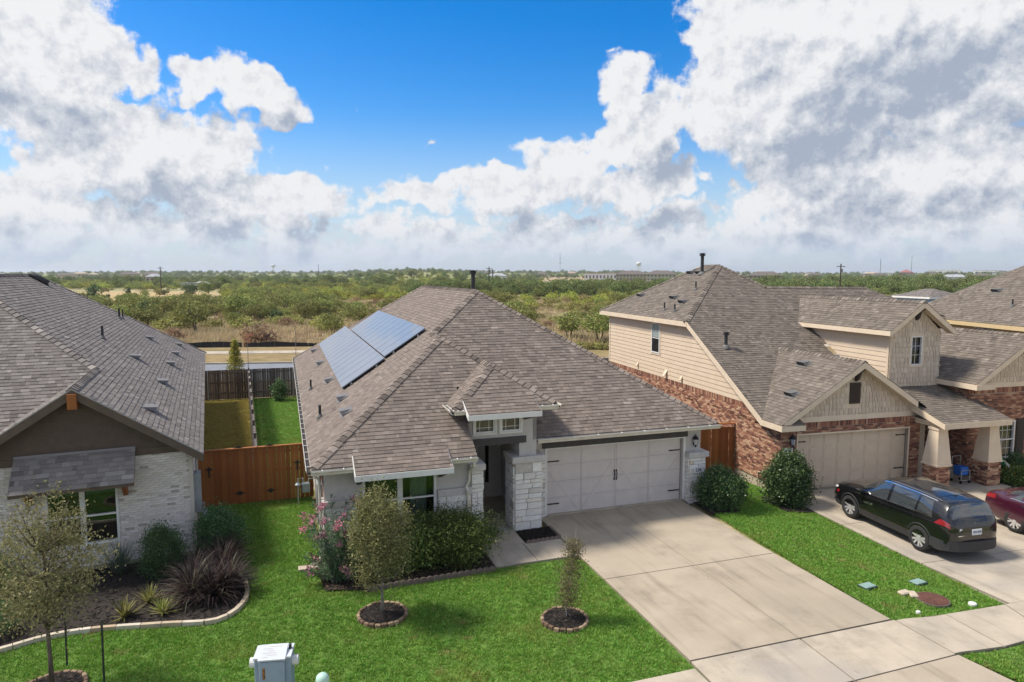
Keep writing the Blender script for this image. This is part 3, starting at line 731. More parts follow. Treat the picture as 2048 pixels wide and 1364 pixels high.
def slabs(parent_name, label_rows, mt, hf=gz, gap=.012, z=0.):
    """paving cast in slabs with tooled joints: each slab an object of its own under the paving"""
    par = MB(); allp = []
    for q in label_rows:
        c = [sum(p[k] for p in q) / 4 for k in (0, 1)]
        pp = [(c[0] + (p[0] - c[0]) * 1.0, c[1] + (p[1] - c[1]) * 1.0) for p in q]; allp.append(pp)
        par.poly([(p[0], p[1], hf(*p) + z - .03) for p in pp])
    root = par.build(parent_name, JOINT, None, 'structure')
    for pp in allp:
        m = MB(); c = Vector((sum(p[0] for p in pp) / 4, sum(p[1] for p in pp) / 4))
        ins = []
        for p in pp:
            v = Vector(p) - c; L = v.length; ins.append(c + v * ((L - gap * 1.3) / L))
        n = 8; top = []
        a, b, d, e = ins[0], ins[1], ins[3], ins[2]
        V = []
        for j in range(n + 1):
            for i in range(n + 1):
                s_, t_ = i / n, j / n; p = (a * (1 - s_) + b * s_) * (1 - t_) + (d * (1 - s_) + e * s_) * t_; V.append((p.x, p.y, hf(p.x, p.y) + z))
        Fq = [(j * (n + 1) + i, j * (n + 1) + i + 1, (j + 1) * (n + 1) + i + 1, (j + 1) * (n + 1) + i) for j in range(n) for i in range(n)]
        m.raw(V, Fq)
        ring = [V[0], V[n], V[-1], V[n * (n + 1)]]
        for k in range(4):
            p, q2 = ring[k], ring[(k + 1) % 4]; m.poly([p, (p[0], p[1], p[2] - .09), (q2[0], q2[1], q2[2] - .09), q2])
        m.build('slab', mt, root)
    return root
def quads(xs, ys, f=mp):
    return [f((xs[i], ys[j]), (xs[i + 1], ys[j]), (xs[i + 1], ys[j + 1]), (xs[i], ys[j + 1])) for j in range(len(ys) - 1) for i in range(len(xs) - 1)]
slabs('driveway', quads([-.27, 2.38, 4.88], [-8.55, -4.72, -.02]), CONC)
slabs('driveway', quads([-1.05, 2.2, 6.2], [-8.72, -6.2, -3.2, -.05], cp_), CONC_W)
wk = quads([-2.65, -1.45, -.29], [-3.15, -1.9]) + [mp((-2.65, -1.9), (-1.36, -1.9), (-1.36, -.95), (-2.65, -.95))]
slabs('front_walk', wk, CONC_W)
slabs('sidewalk', [mp((4.95, -10.02), (6.35, -10.02), (6.4, -8.62), (4.95, -8.6)), mp((6.36, -10.02), (7.75, -9.98), (8.2, -8.68), (6.41, -8.62)), mp((7.76, -9.98), (9.6, -9.95), (9.9, -8.72), (8.21, -8.68)), mp((9.61, -9.95), (12.6, -9.9), (12.6, -8.75), (9.91, -8.72)),
                   mp((-.32, -10.1), (2.3, -10.1), (2.38, -8.57), (-.28, -8.57)), mp((2.31, -10.1), (4.94, -10.05), (4.94, -8.58), (2.39, -8.57)), mp((-2, -10.15), (-.33, -10.15), (-.33, -8.8), (-2, -8.8))] + [mp((-2.01 - 1.5 * (i + 1), -10.15), (-2.01 - 1.5 * i, -10.15), (-2.01 - 1.5 * i, -8.8), (-2.01 - 1.5 * (i + 1), -8.8)) for i in range(9)], CONC_W, z=-.004)
slabs('driveway', [mp((-.3, -14), (2.3, -14), (2.3, -10.12), (-.33, -10.12)), mp((2.31, -14), (5.6, -14), (4.98, -10.06), (2.31, -10.11))], CONC, z=-.006)

# street behind the back fences
SS = frame((-25.7, 60.6), 6.2, -.38)
def sw(x, y): return tuple((SS @ Vector((x, y, 0)))[:2])
flat = lambda x, y: -.36
ASPH = mat('asphalt', (.2, .215, .24), (.17, .18, .2), .85, 2, detail=8, bump=.3, bscale=50)
DRYV = mat('dry_verge', (.2, .14, .055), (.27, .2, .09), .95, .7, detail=7, bump=.6, bscale=12, c3=(.14, .13, .04))
patch('street', [sw(-60, -10.5), sw(110, -10.5), sw(110, -.3), sw(-60, -.3)], ASPH, .03, step=8, hf=flat)
cb = MB()
for yy in (-.3, -10.8):
    A, B = sw(-60, yy), sw(110, yy); A2, B2 = sw(-60, yy + .3), sw(110, yy + .3); z1 = -.20
    cb.raw([(*A, -.4), (*B, -.4), (*B2, -.4), (*A2, -.4), (*A, z1), (*B, z1), (*B2, z1), (*A2, z1)], [(4, 5, 6, 7), (0, 1, 5, 4), (2, 3, 7, 6)])
cb.build('kerb', CONC_W, None, 'structure')
patch('verge', [sw(-60, .0), sw(110, .0), sw(110, 13.6), sw(-60, 13.6)], DRYV, .10, step=8, hf=flat)
patch('verge', [sw(-60, -30), sw(110, -30), sw(110, -10.8), sw(-60, -10.8)], DRYV, .10, step=8, hf=lambda x, y: min(-.3, gz(x, y) - .1))
rws = []
for k in range(56): rws.append([sw(-60 + k * 3, 7.2), sw(-57 + k * 3, 7.2), sw(-57 + k * 3, 9.6), sw(-60 + k * 3, 9.6)])
slabs('footpath', rws, CONC_W, hf=flat, z=.135)
# ------------------------------------------------------------------ the middle house
def fascia(parent, a, b, h=.16, t=.03, out=(0, -1), mt=None, name='fascia'):
    a, b = Vector(a), Vector(b); o = Vector((out[0], out[1], 0)).normalized() * t; m = MB()
    m.raw([a, b, b + o, a + o, a - Vector((0, 0, h)), b - Vector((0, 0, h)), b + o - Vector((0, 0, h)), a + o - Vector((0, 0, h))],
          [(0, 1, 2, 3), (7, 6, 5, 4), (0, 4, 5, 1), (1, 5, 6, 2), (2, 6, 7, 3), (3, 7, 4, 0)])
    return m.build(name, mt or WHITE, parent)
def deck_face(m, poly, zf, drop=.012):
    P = [(x, y, zf(x, y) - drop) for x, y in poly]; m.poly(P)
def soffit(parent, pts, z, mt=None, name='soffit'):
    m = MB(); m.prism([(x, y, z) for x, y in pts], (0, 0, .02)); return m.build(name, mt or WHITE, parent)

def house_middle():
    H = empty('house', (*MO, 0), R(MYAW), 'single-storey grey stucco and white stone house with solar panels on its roof', 'house')
    s = .66; E = 2.72; xl, xr, yw, yg, yb = -7.17, 5.82, -2.1, -.75, 22.6
    rx = (xl + xr) / 2; rf = yg + (xr - rx); rb = yb - (xr - rx); rz = E + s * (xr - rx)
    ax = -2.85; ay = yw + (ax - xl); p1 = rf - (rx - ax); az = E + s * (ax - xl)
    zl = lambda x, y: E + s * (x - xl); zr = lambda x, y: E + s * (xr - x); zg = lambda x, y: E + s * (y - yg); zw = lambda x, y: E + s * (y - yw); zb = lambda x, y: E + s * (yb - y)
    zwr = lambda x, y: az - s * (x - ax)
    # walls
    f = MB(); f.box(-6.85, -2.75, -1.65, 22.2, -.3, .05); f.box(-2.75, 5.55, -.1, 22.2, -.31, .048); f.build('foundation', CONC_W, H)
    F1 = Wall(-6.85, -1.65, 1, 0); win = (.98, 2.97, .86, 2.3)
    m = MB(); F1.panel(m, 0, 4.12, .05, 2.6, [win]); m.build('wall', STUCCO, H)
    LW = Wall(-6.85, 22.2, 0, -1); m = MB(); LW.panel(m, 0, 23.82, .05, 2.6); m.build('wall', STUCCO, H)
    bk = Pieces('brick', 'bricks', RBRICK, H, FM, 120); LW.bricks(bk, 20.6, 23.5, .1, 2.5, tones=lambda: rnd.choice((.1, .3, .45, .8, .95))); bk.build()
    RW = Wall(5.55, -.1, 0, 1); m = MB(); RW.panel(m, 0, 22.3, .05, 2.6); m.build('wall', STUCCO, H)
    BW = Wall(5.55, 22.2, -1, 0); m = MB(); BW.panel(m, 0, 12.4, .05, 2.6); m.build('wall', STUCCO, H)
    G = Wall(-.6, -.12, 1, 0); m = MB(); G.panel(m, 0, 6.15, .05, 2.6, [(.58, 5.48, .0, 2.16)], d0=-.14); m.build('wall', STUCCO, H)
    # window with curtains, sill, stone wainscot
    F1.window(H, win[0] + .0, win[1], win[2], win[3], units=2, fw=.07)
    c = MB(); n = 14
    for (u0, u1) in ((2.28, 2.72),):
        for i in range(n):
            a, b = u0 + (u1 - u0) * i / n, u0 + (u1 - u0) * (i + 1) / n; da, db = (.03 if i % 2 else 0), (0 if i % 2 else .03)
            c.poly([F1.p(a, win[2], -.2 - da), F1.p(b, win[2], -.2 - db), F1.p(b + .03 * (b - u0), win[3], -.2 - db), F1.p(a + .03 * (a - u0), win[3], -.2 - da)])
    c.build('curtain', CURTAIN, H)
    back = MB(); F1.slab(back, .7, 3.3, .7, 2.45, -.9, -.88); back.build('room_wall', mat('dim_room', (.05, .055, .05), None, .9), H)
    st = Pieces('stone', 'stones', LIMEST, H, FM)
    F1.stones(st, 0, .93, .02, 1.55); F1.stones(st, 3.02, 3.95, .02, 1.55); F1.stones(st, .93, 3.02, .02, .74)
    LW.stones(st, 23.55, 23.86, .02, 1.55, wmin=.31, wmax=.32)
    mo = MB(); F1.slab(mo, -.01, .94, .0, 1.56, 0, .034); F1.slab(mo, 3.01, 3.96, .0, 1.56, 0, .034); F1.slab(mo, .945, 3.005, .0, .75, 0, .034); mo.build('mortar_bed', MORTAR, H)
    cp = MB(); F1.slab(cp, -.07, .95, 1.56, 1.73, 0, .1); LW.slab(cp, 23.5, 23.82, 1.561, 1.731, 0, .07); cp.build('stone_cap', STUCCO_CAP, H); cp = MB(); F1.slab(cp, 3.0, 3.97, 1.56, 1.75, 0, .1); cp.build('stone_cap', STUCCO_CAP, H)
    sl = MB(); F1.slab(sl, .9, 3.05, .76, .85, 0, .1); sl.build('sill', STUCCO_CAP, H)
    # stone pier at the end of the wing, beside the porch
    P = Wall(-2.9, -1.69, 1, 0); P2 = Wall(-2.58, -1.69, 0, 1)
    pm = MB(); pm.box(-2.9, -2.58, -1.69, -.55, .0, 2.2); pm.build('mortar_bed', MORTAR, H)
    P.stones(st, 0, .32, .02, 2.2, wmin=.15, wmax=.33, d1=.04); P2.stones(st, 0, 1.14, .02, 2.2, d1=.04)
    cp = MB(); cp.cbox(-2.96, -2.5, -1.78, -.5, 2.2, 2.38, .012); cp.build('stone_cap', STUCCO_CAP, H)
    # porch column
    x0, x1, y0, y1 = -1.36, -.52, -.92, -.12
    pm = MB(); pm.box(x0 + .01, x1 - .01, y0 + .01, y1, -.05, 2.06); pm.build('mortar_bed', MORTAR, H)
    Wall(x0, y0, 1, 0).stones(st, 0, x1 - x0, .0, 2.06, d1=.04, wmin=.16, wmax=.7, hmin=.12, hmax=.26); Wall(x0, y1, 0, -1).stones(st, 0, y1 - y0, .0, 2.06, d1=.04, wmin=.16, wmax=.6, hmin=.12, hmax=.26)
    Wall(x1, y0, 0, 1).stones(st, 0, y1 - y0, .0, 2.06, d1=.04, wmin=.16, wmax=.6, hmin=.12, hmax=.26)
    cp = MB(); cp.cbox(x0 - .1, x1 + .1, y0 - .1, y1 + .02, 2.06, 2.26, .014); cp.build('stone_cap', STUCCO_CAP, H)
    cu = MB(); cu.box(-1.2, -.66, -.86, -.13, 2.26, 2.72); cu.build('column', STUCCO, H)
    # garage pier on the right
    g1 = Wall(5.0, -.32, 1, 0); pm = MB(); pm.box(5.0, 5.62, -.31, -.0, -.1, 1.52); pm.build('mortar_bed', MORTAR, H)
    g1.stones(st, 0, .62, -.05, 1.52, d1=.035, wmin=.16, wmax=.45, hmin=.11, hmax=.22); Wall(5.62, -.32, 0, 1).stones(st, 0, .7, -.1, 1.52, d1=.035, hmin=.11, hmax=.22); Wall(5.0, 0, 0, -1).stones(st, 0.02, .32, -.0, 1.52, d1=.03, wmin=.15, wmax=.33, hmin=.11, hmax=.22)
    cp = MB(); cp.cbox(4.93, 5.72, -.42, .3, 1.52, 1.7, .014); cp.build('stone_cap', STUCCO_CAP, H)
    Wall(-.58, -.12, 1, 0).stones(st, 0.04, .5, .0, 2.0, d1=.03, wmin=.15, wmax=.4, hmin=.12, hmax=.24)
    st.build()
    # entry tower
    T = Wall(-2.85, -.85, 1, 0); w1, w2 = (.28, .9, 3.02, 3.46), (1.08, 1.7, 3.02, 3.46)
    m = MB(); T.panel(m, 0, 2.2, 2.72, 3.85, [w1, w2]); m.build('wall', STUCCO, H)
    m = MB(); Wall(-2.85, 1.5, 0, -1).panel(m, 0, 2.35, 2.3, 3.85); m.build('wall', STUCCO, H)
    m = MB(); Wall(-.65, -.85, 0, 1).panel(m, 0, 2.35, 2.4, 3.85); m.build('wall', STUCCO, H)
    for w in (w1, w2):
        ww = T.window(H, *w, sash=False, fw=.05, grid=None, trim=.05, trim_mat=WHITE)
        g = MB(); a, b, c_, e = w[0] + .05, w[1] - .05, w[2] + .05, w[3] - .05
        for uu in (a + .12, b - .12): T.slab(g, uu - .008, uu + .008, c_, e, -.055, -.045)
        for zz in (c_ + .1,): T.slab(g, a, b, zz - .008, zz + .008, -.0565, -.0465)
        g.build('muntin', WHITE, ww)
    b = MB(); T.slab(b, .02, 1.86, 2.66, 2.86, -.1, .05); b.build('beam', BEAM, H)
    # porch inside: door wall, dark door, narrow sidelight, floor
    PW = Wall(-2.75, 2.2, 1, 0); m = MB(); PW.panel(m, 0, 2.0, .0, 2.75, [(.12, 1.05, .0, 2.1), (1.38, 1.52, .55, 1.95)]); m.build('wall', STUCCO, H)
    d = MB(); PW.slab(d, .12, 1.05, .01, 2.1, -.1, -.05); dr = d.build('front_door', mat('dark_door', (.02, .018, .017), None, .35), H)
    h = MB(); h.tube([PW.p(.95, .95, -.03), PW.p(.95, 1.2, -.03)], .015, 6); h.build('door_handle', GALV, dr)
    fr = MB(); PW.slab(fr, .06, .12, 0, 2.16, 0, .03); PW.slab(fr, 1.05, 1.11, 0, 2.16, 0, .03); PW.slab(fr, .121, 1.049, 2.1, 2.16, 0, .03); fr.build('door_frame', WHITE, dr)
    g = MB(); PW.slab(g, 1.38, 1.52, .55, 1.95, -.08, -.06); g.build('sidelight', GLASS, H)
    m = MB(); Wall(-.8, 2.2, 0, -1).panel(m, 0, 2.3, .0, 2.75); m.build('wall', STUCCO, H)
    m = MB(); Wall(-2.72, -.6, 0, 1).panel(m, 0, 2.8, .0, 2.75); m.build('wall', STUCCO, H)
    pf = MB(); pf.box(-2.58, -.8, -.94, 2.2, -.2, .03); pf.build('porch_floor', mat('porch_concrete', (.36, .335, .3), (.32, .3, .27), .85, 1.3), H)
    cl = MB(); cl.box(-2.85, -.65, -.84, 2.2, 2.74, 2.78); cl.build('porch_ceiling', WHITE, H)
    for nm_, bx_ in (('outlet_box', (1.35, 1.47, .42, .56)), ('doorbell_camera', (.95, 1.05, 1.3, 1.5))): q = MB(); Wall(-.8, 2.2, 0, -1).slab(q, *bx_, 0, .03); q.build(nm_, mat('dark_plastic', (.05, .05, .05), None, .5), H)
    # garage door
    D = Wall(-.02, 0, 1, 0); dd = MB(); D.slab(dd, 0, 4.88, .02, 2.15, -.05, -.012); gd = dd.build('garage_door', GDOOR, H)
    rows = [(.03, .555), (.562, 1.085), (1.092, 1.615), (1.622, 2.14)]; cols = [(.03, 1.19), (1.25, 2.40), (2.48, 3.63), (3.69, 4.85)]
    for r0, r1 in rows:
        fm = MB()
        for cc in cols + [(1.205, 1.235), (2.415, 2.465), (3.645, 3.675)]: D.slab(fm, cc[0], cc[1], r0, r1, -.012, .0)
        fm.build('panel', GDOOR, gd)
        for c0, c1 in cols:
            rm = MB(); fw = .055
            D.slab(rm, c0, c1, r1 - fw, r1 - .004, 0, .006); D.slab(rm, c0, c1, r0 + .004, r0 + fw, 0, .006); rm.build('rail', GDOOR, gd)
    for c0, c1, sg in ((.03, 1.19, -1), (1.25, 2.40, 1), (2.48, 3.63, -1), (3.69, 4.85, 1)):
        a, b_ = (c0, c1) if sg > 0 else (c1, c0); m = MB(); z0, z1 = .06, 1.58; w = .045
        d1 = Vector((b_ - a, z1 - z0)).normalized(); pn = Vector((-d1.y, d1.x)) * w
        q = [(a - pn.x, z0 - pn.y), (b_ - pn.x, z1 - pn.y), (b_ + pn.x, z1 + pn.y), (a + pn.x, z0 + pn.y)]
        qc = clip_poly(q if sg > 0 else q[::-1], [(c0, z0 - .02), (c1, z0 - .02), (c1, z1 + .02), (c0, z1 + .02)])
        if qc: m.prism([D.p(u, z, .0) for u, z in qc], (D.n[0] * .011, D.n[1] * .011, 0)); m.build('brace', GDOOR, gd)
    for u, z, sg in ((.04, 1.74, 1), (.04, .36, 1), (4.84, 1.74, -1), (4.84, .36, -1)):
        m = MB(); D.slab(m, min(u, u + sg * .34), max(u, u + sg * .34), z - .018, z + .018, .012, .026)
        m.prism([D.p(u + sg * .34, z - .03, .012), D.p(u + sg * .44, z, .012), D.p(u + sg * .34, z + .03, .012)][::sg], (D.n[0] * .016, D.n[1] * .016, 0)); m.build('strap_hinge', BLACK, gd)
    for u in (2.4, 2.48):
        m = MB(); m.tube([D.p(u, .98, .012), D.p(u, 1.02, .05), D.p(u, 1.18, .055), D.p(u, 1.23, .012)], .014, 6); D.slab(m, u - .022, u + .022, .93, 1.0, .008, .02); D.slab(m, u - .022, u + .022, 1.21, 1.28, .008, .02); m.build('handle', BLACK, gd)
    jm = MB(); G.slab(jm, .5, .58, .05, 2.17, .0, .03); G.slab(jm, 5.48, 5.56, .05, 2.17, 0, .03); G.slab(jm, .5, 5.56, 2.172, 2.21, 0, .032); jm.build('door_trim', WHITE, H)
    hb = MB(); G.slab(hb, .42, 5.62, 2.215, 2.45, .0, .06); hb.build('beam', BEAM, H)
    wl = Wall(5.0, -.13, 1, 0); wall_lamp(H, wl, .3, 2.02, .9)
    pl = MB(); Wall(5.0, -.36, 1, 0).slab(pl, .15, .47, 1.0, 1.2, .02, .045); pq = pl.build('number_plaque', mat('plaque_white', (.7, .7, .69), None, .5), H)
    tx = text_mesh('228', .15, BLACK, 'number', pq, True); orient(tx, Wall(5.0, -.36, 1, 0).p(.31, 1.1, .047), (1, 0, 0), (0, 0, 1))
    # roof
    dk = MB()
    faces = [([(xl, yw), (ax, ay), (ax, yb - (ax - xl)), (xl, yb)], zl, (0, 1)), ([(ax, p1), (rx, rf), (rx, rb), (ax, yb - (ax - xl))], zl, (0, 1)),
             ([(-.66, yg), (xr, yg), (rx, rf)], zg, (1, 0)), ([(-.66, yg), (rx, rf), (ax, p1)], zg, (1, 0)),
             ([(xl, yw), (-2.84, yw), (-2.84, .2), (ax, ay)], zw, (1, 0)), ([(ax, ay), (-2.84, .2), (-1.5, .2), (-1.5, .87)], zw, (1, 0)),
             ([(ax, ay), (-1.5, .87), (-1.5, 2.23), (ax, p1)], zwr, (0, 1)),
             ([(xr, yg), (xr, yb), (rx, rb), (rx, rf)], zr, (0, 1)), ([(xr, yb), (xl, yb), (rx, rb)], zb, (1, 0))]
    e0, ex0, ex1, ey = 3.87, -3.28, -.2, -1.38; emx = (ex0 + ex1) / 2; ery = ey + (ex1 - emx); erz = e0 + s * (ex1 - emx)
    zel = lambda x, y: e0 + s * (x - ex0); zer = lambda x, y: e0 + s * (ex1 - x); zef = lambda x, y: e0 + s * (y - ey)
    faces += [([(ex0, ey), (emx, ery), (emx, 1.2), (ex0, -.36)], zel, (0, 1)), ([(ex1, ey), (ex1, 1.0), (emx, 2.55), (emx, ery)], zer, (0, 1)), ([(ex0, ey), (ex1, ey), (emx, ery)], zef, (1, 0))]
    for poly, zf, e in faces: deck_face(dk, poly, zf)
    roof = dk.build('roof', DECK, H)
    pc = Pieces('shingle', 'shingles', SH_M, roof, FM)
    for i, (poly, zf, e) in enumerate(faces): shingle_face(pc, poly, zf, e, e0 if zf in (zel, zer, zef) else E)
    # shed bump-outs over the window and over the entry
    for (bx0, bx1, by0, by1, bz1, drop, y_e, e_z) in ((-6.12, -3.62, -1.75, -2.55, 2.6, .0, yw, E), (-2.98, -.86, -1.05, -1.78, 3.78, .0, ey, e0)):
        z_in = e_z + s * (by0 - y_e) + .05
        zf = lambda x, y, a=by0, b=by1, c=z_in, d=bz1: c + (d - c) * (y - a) / (b - a)
        shingle_face(pc, [(bx0, by1), (bx1, by1), (bx1, by0), (bx0, by0)], zf, (1, 0), bz1)
        m = MB(); m.prism([(bx0, by1, bz1 - .006), (bx1, by1, bz1 - .006), (bx1, by0, z_in - .006), (bx0, by0, z_in - .006)], (0, 0, -.05)); m.build('awning_deck', DECK, H)
        fascia(H, (bx0 - .02, by1 + .0, bz1 - .01), (bx1 + .02, by1 + .0, bz1 - .01), .15, .035)
        for xx, sg in ((bx0 - .02, 1), (bx1 - .015, 1)):
            m = MB(); m.prism([(xx, by1, bz1 - .012), (xx, by0 - .1, z_in - .065), (xx, by0 - .1, z_in - .2), (xx, by1, bz1 - .16)], (.035, 0, 0)); m.build('fascia', WHITE, H)
        wy = -1.65 if e_z == E else -.85
        for xx in (bx0 + .1, bx1 - .2):
            m = MB(); zt = bz1 - .13; m.prism([(xx, wy - .01, zt), (xx, by1 + .1, zt), (xx, by1 + .16, zt - .08), (xx, wy - .01, zt - (.38 if e_z == E else .3))], (.1, 0, 0)); m.build('bracket', BEAM, H)
    pc.build()
    rc = Pieces('ridge_cap', 'ridge_caps', SH_M, roof, FM, 160)
    dl, dr_, df, db = (-1, 0, -s), (1, 0, -s), (0, -1, -s), (0, 1, -s)
    hip_caps(rc, (xl + .05, yw + .05, E + .03), (ax, ay, az), dl, df); hip_caps(rc, (ax, p1, az), (rx, rf, rz), dl, df); hip_caps(rc, (ax, ay, az), (ax, p1, az), dl, dr_)
    hip_caps(rc, (xr - .05, yg + .05, E + .03), (rx, rf, rz), dr_, df); hip_caps(rc, (rx, rf, rz), (rx, rb, rz), dl, dr_); hip_caps(rc, (xl, yb, E), (rx, rb, rz), dl, db); hip_caps(rc, (xr, yb, E), (rx, rb, rz), dr_, db)
    hip_caps(rc, (-1.6, .97, az - s * 1.25), (ax, ay, az), df, dr_)
    hip_caps(rc, (ex0 + .05, ey + .05, e0 + .03), (emx, ery, erz), dl, df); hip_caps(rc, (ex1 - .05, ey + .05, e0 + .03), (emx, ery, erz), dr_, df); hip_caps(rc, (emx, ery, erz), (emx, 2.4, erz), dl, dr_); rc.build()
    # eaves: fascia, gutters, soffits
    for a, b, o in (((xl, yw, E), (-6.12, yw, E), (0, -1)), ((-3.6, yw, E), (-2.84, yw, E), (0, -1)), ((-.6, yg, E), (xr, yg, E), (0, -1)), ((xl, yb, E), (xl, yw, E), (-1, 0)), ((xr, yg, E), (xr, yb, E), (1, 0)),
                    ((ex0, ey, e0), (-2.98, ey, e0), (0, -1)), ((-.86, ey, e0), (ex1, ey, e0), (0, -1)), ((ex0, -.4, e0), (ex0, ey, e0), (-1, 0)), ((ex1, ey, e0), (ex1, .95, e0), (1, 0))):
        aa, bb = Vector(a) - Vector((0, 0, .015)), Vector(b) - Vector((0, 0, .015)); fascia(H, aa + Vector((-o[0] * .02, -o[1] * .02, 0)), bb + Vector((-o[0] * .02, -o[1] * .02, 0)), .15, .02, o)
        if o != (1, 0) or a[0] < 0: gutter(H, aa + Vector((o[0] * .002, o[1] * .002, 0)), bb + Vector((o[0] * .002, o[1] * .002, 0)), o)
    soffit(H, [(xl + .02, yw + .02), (-2.84, yw + .02), (-2.84, -1.66), (xl + .02, -1.66)], E - .14); soffit(H, [(-.64, yg + .02), (xr - .02, yg + .02), (xr - .02, -.13), (-.64, -.13)], E - .14)
    soffit(H, [(xl + .02, -1.655), (-6.86, -1.655), (-6.86, yb - .02), (xl + .02, yb - .02)], E - .14); soffit(H, [(5.56, -.125), (xr - .02, -.125), (xr - .02, yb - .02), (5.56, yb - .02)], E - .14)
    soffit(H, [(ex0 + .02, ey + .02), (ex1 - .02, ey + .02), (ex1 - .02, -.86), (ex0 + .02, -.86)], e0 - .14); soffit(H, [(ex0 + .02, -.855), (-2.86, -.855), (-2.86, -.1), (ex0 + .02, -.1)], e0 - .14); soffit(H, [(-.64, -.855), (ex1 - .02, -.855), (ex1 - .02, .9), (-.64, .9)], e0 - .14)
    # downspouts
    for pts in ([(-2.93, -2.14, 2.58), (-2.93, -2.12, 2.45), (-2.97, -1.86, 2.28), (-2.97, -1.74, 2.1), (-2.97, -1.74, 1.95), (-3.05, -1.73, 1.78), (-3.05, -1.84, 1.7), (-3.02, -1.78, 1.5), (-3.0, -1.78, .1)], [(-7.2, -1.4, 2.58), (-7.1, -1.42, 2.4), (-6.96, -1.42, 2.25), (-6.94, -1.42, .25), (-7.0, -1.5, .1), (-7.2, -1.6, .04)]):
        m = MB(); m.tube(pts, .04, 8); m.build('downspout', GUTTER, H)
    # electric panel box on the left wall
    m = MB(); LW.slab(m, 22.9, 23.2, .9, 2.0, .012, .16); LW.slab(m, 22.45, 22.8, 1.05, 1.75, .012, .13); m.build('meter_box', mat('meter_grey', (.33, .36, .38), (.28, .31, .33), .5, 4), H)
    m = MB(); m.tube([LW.p(23.05, .9, .07), LW.p(23.05, -.05, .07)], .03, 8); m.tube([LW.p(23.05, 2.0, .07), LW.p(23.05, 2.55, .05)], .03, 8); m.build('conduit', GALV, H)
    # solar panels, each a part
    def panel_row(x0, x1, y0, y1, n):
        w = (y1 - y0) / n; off = .11
        for i in range(n):
            a, b = y0 + i * w + .02, y0 + (i + 1) * w - .02; m = MB()
            m.prism([(x0, a, zl(x0, 0) + off), (x1, a, zl(x1, 0) + off), (x1, b, zl(x1, 0) + off), (x0, b, zl(x0, 0) + off)], (-.022, 0, .033))
            m.build('solar_panel', SOLAR, roof)
        m = MB()
        for x in (x0 + .3, x1 - .3):
            m.prism([(x, y0 - .04, zl(x, 0) + .05), (x + .04, y0 - .04, zl(x + .04, 0) + .05), (x + .04, y1, zl(x + .04, 0) + .05), (x, y1, zl(x, 0) + .05)], (-.02, 0, .03))
            for k in range(int((y1 - y0) / 1.2) + 1): m.box(x - .02, x + .06, y0 + k * 1.2, y0 + k * 1.2 + .06, zl(x, 0), zl(x, 0) + .07)
        m.build('mounting_rail', GALV, roof)
    panel_row(-5.86, -4.38, 4.4, 20.2, 14); panel_row(-4.34, -2.86, 4.66, 17.3, 11)
    for x, y in ((-6.13, 19.5), (-6.1, 13.7), (-6.05, 7.9), (-5.92, 3.3), (-5.99, 1.15)): roof_vent(roof, x, y, zl, (-1, 0), top=VENT_LIGHT)
    vent_pipe(roof, -6.76, 8.73, zl, .42); vent_pipe(roof, -6.7, 2.82, zl, .42, .045)
    vent_pipe(roof, rx + .42, 7.7, zr, .95, .085, True)
    vent_pipe(roof, 4.35, 6.0, zr, .4, .08, True)
    return H
house_middle()
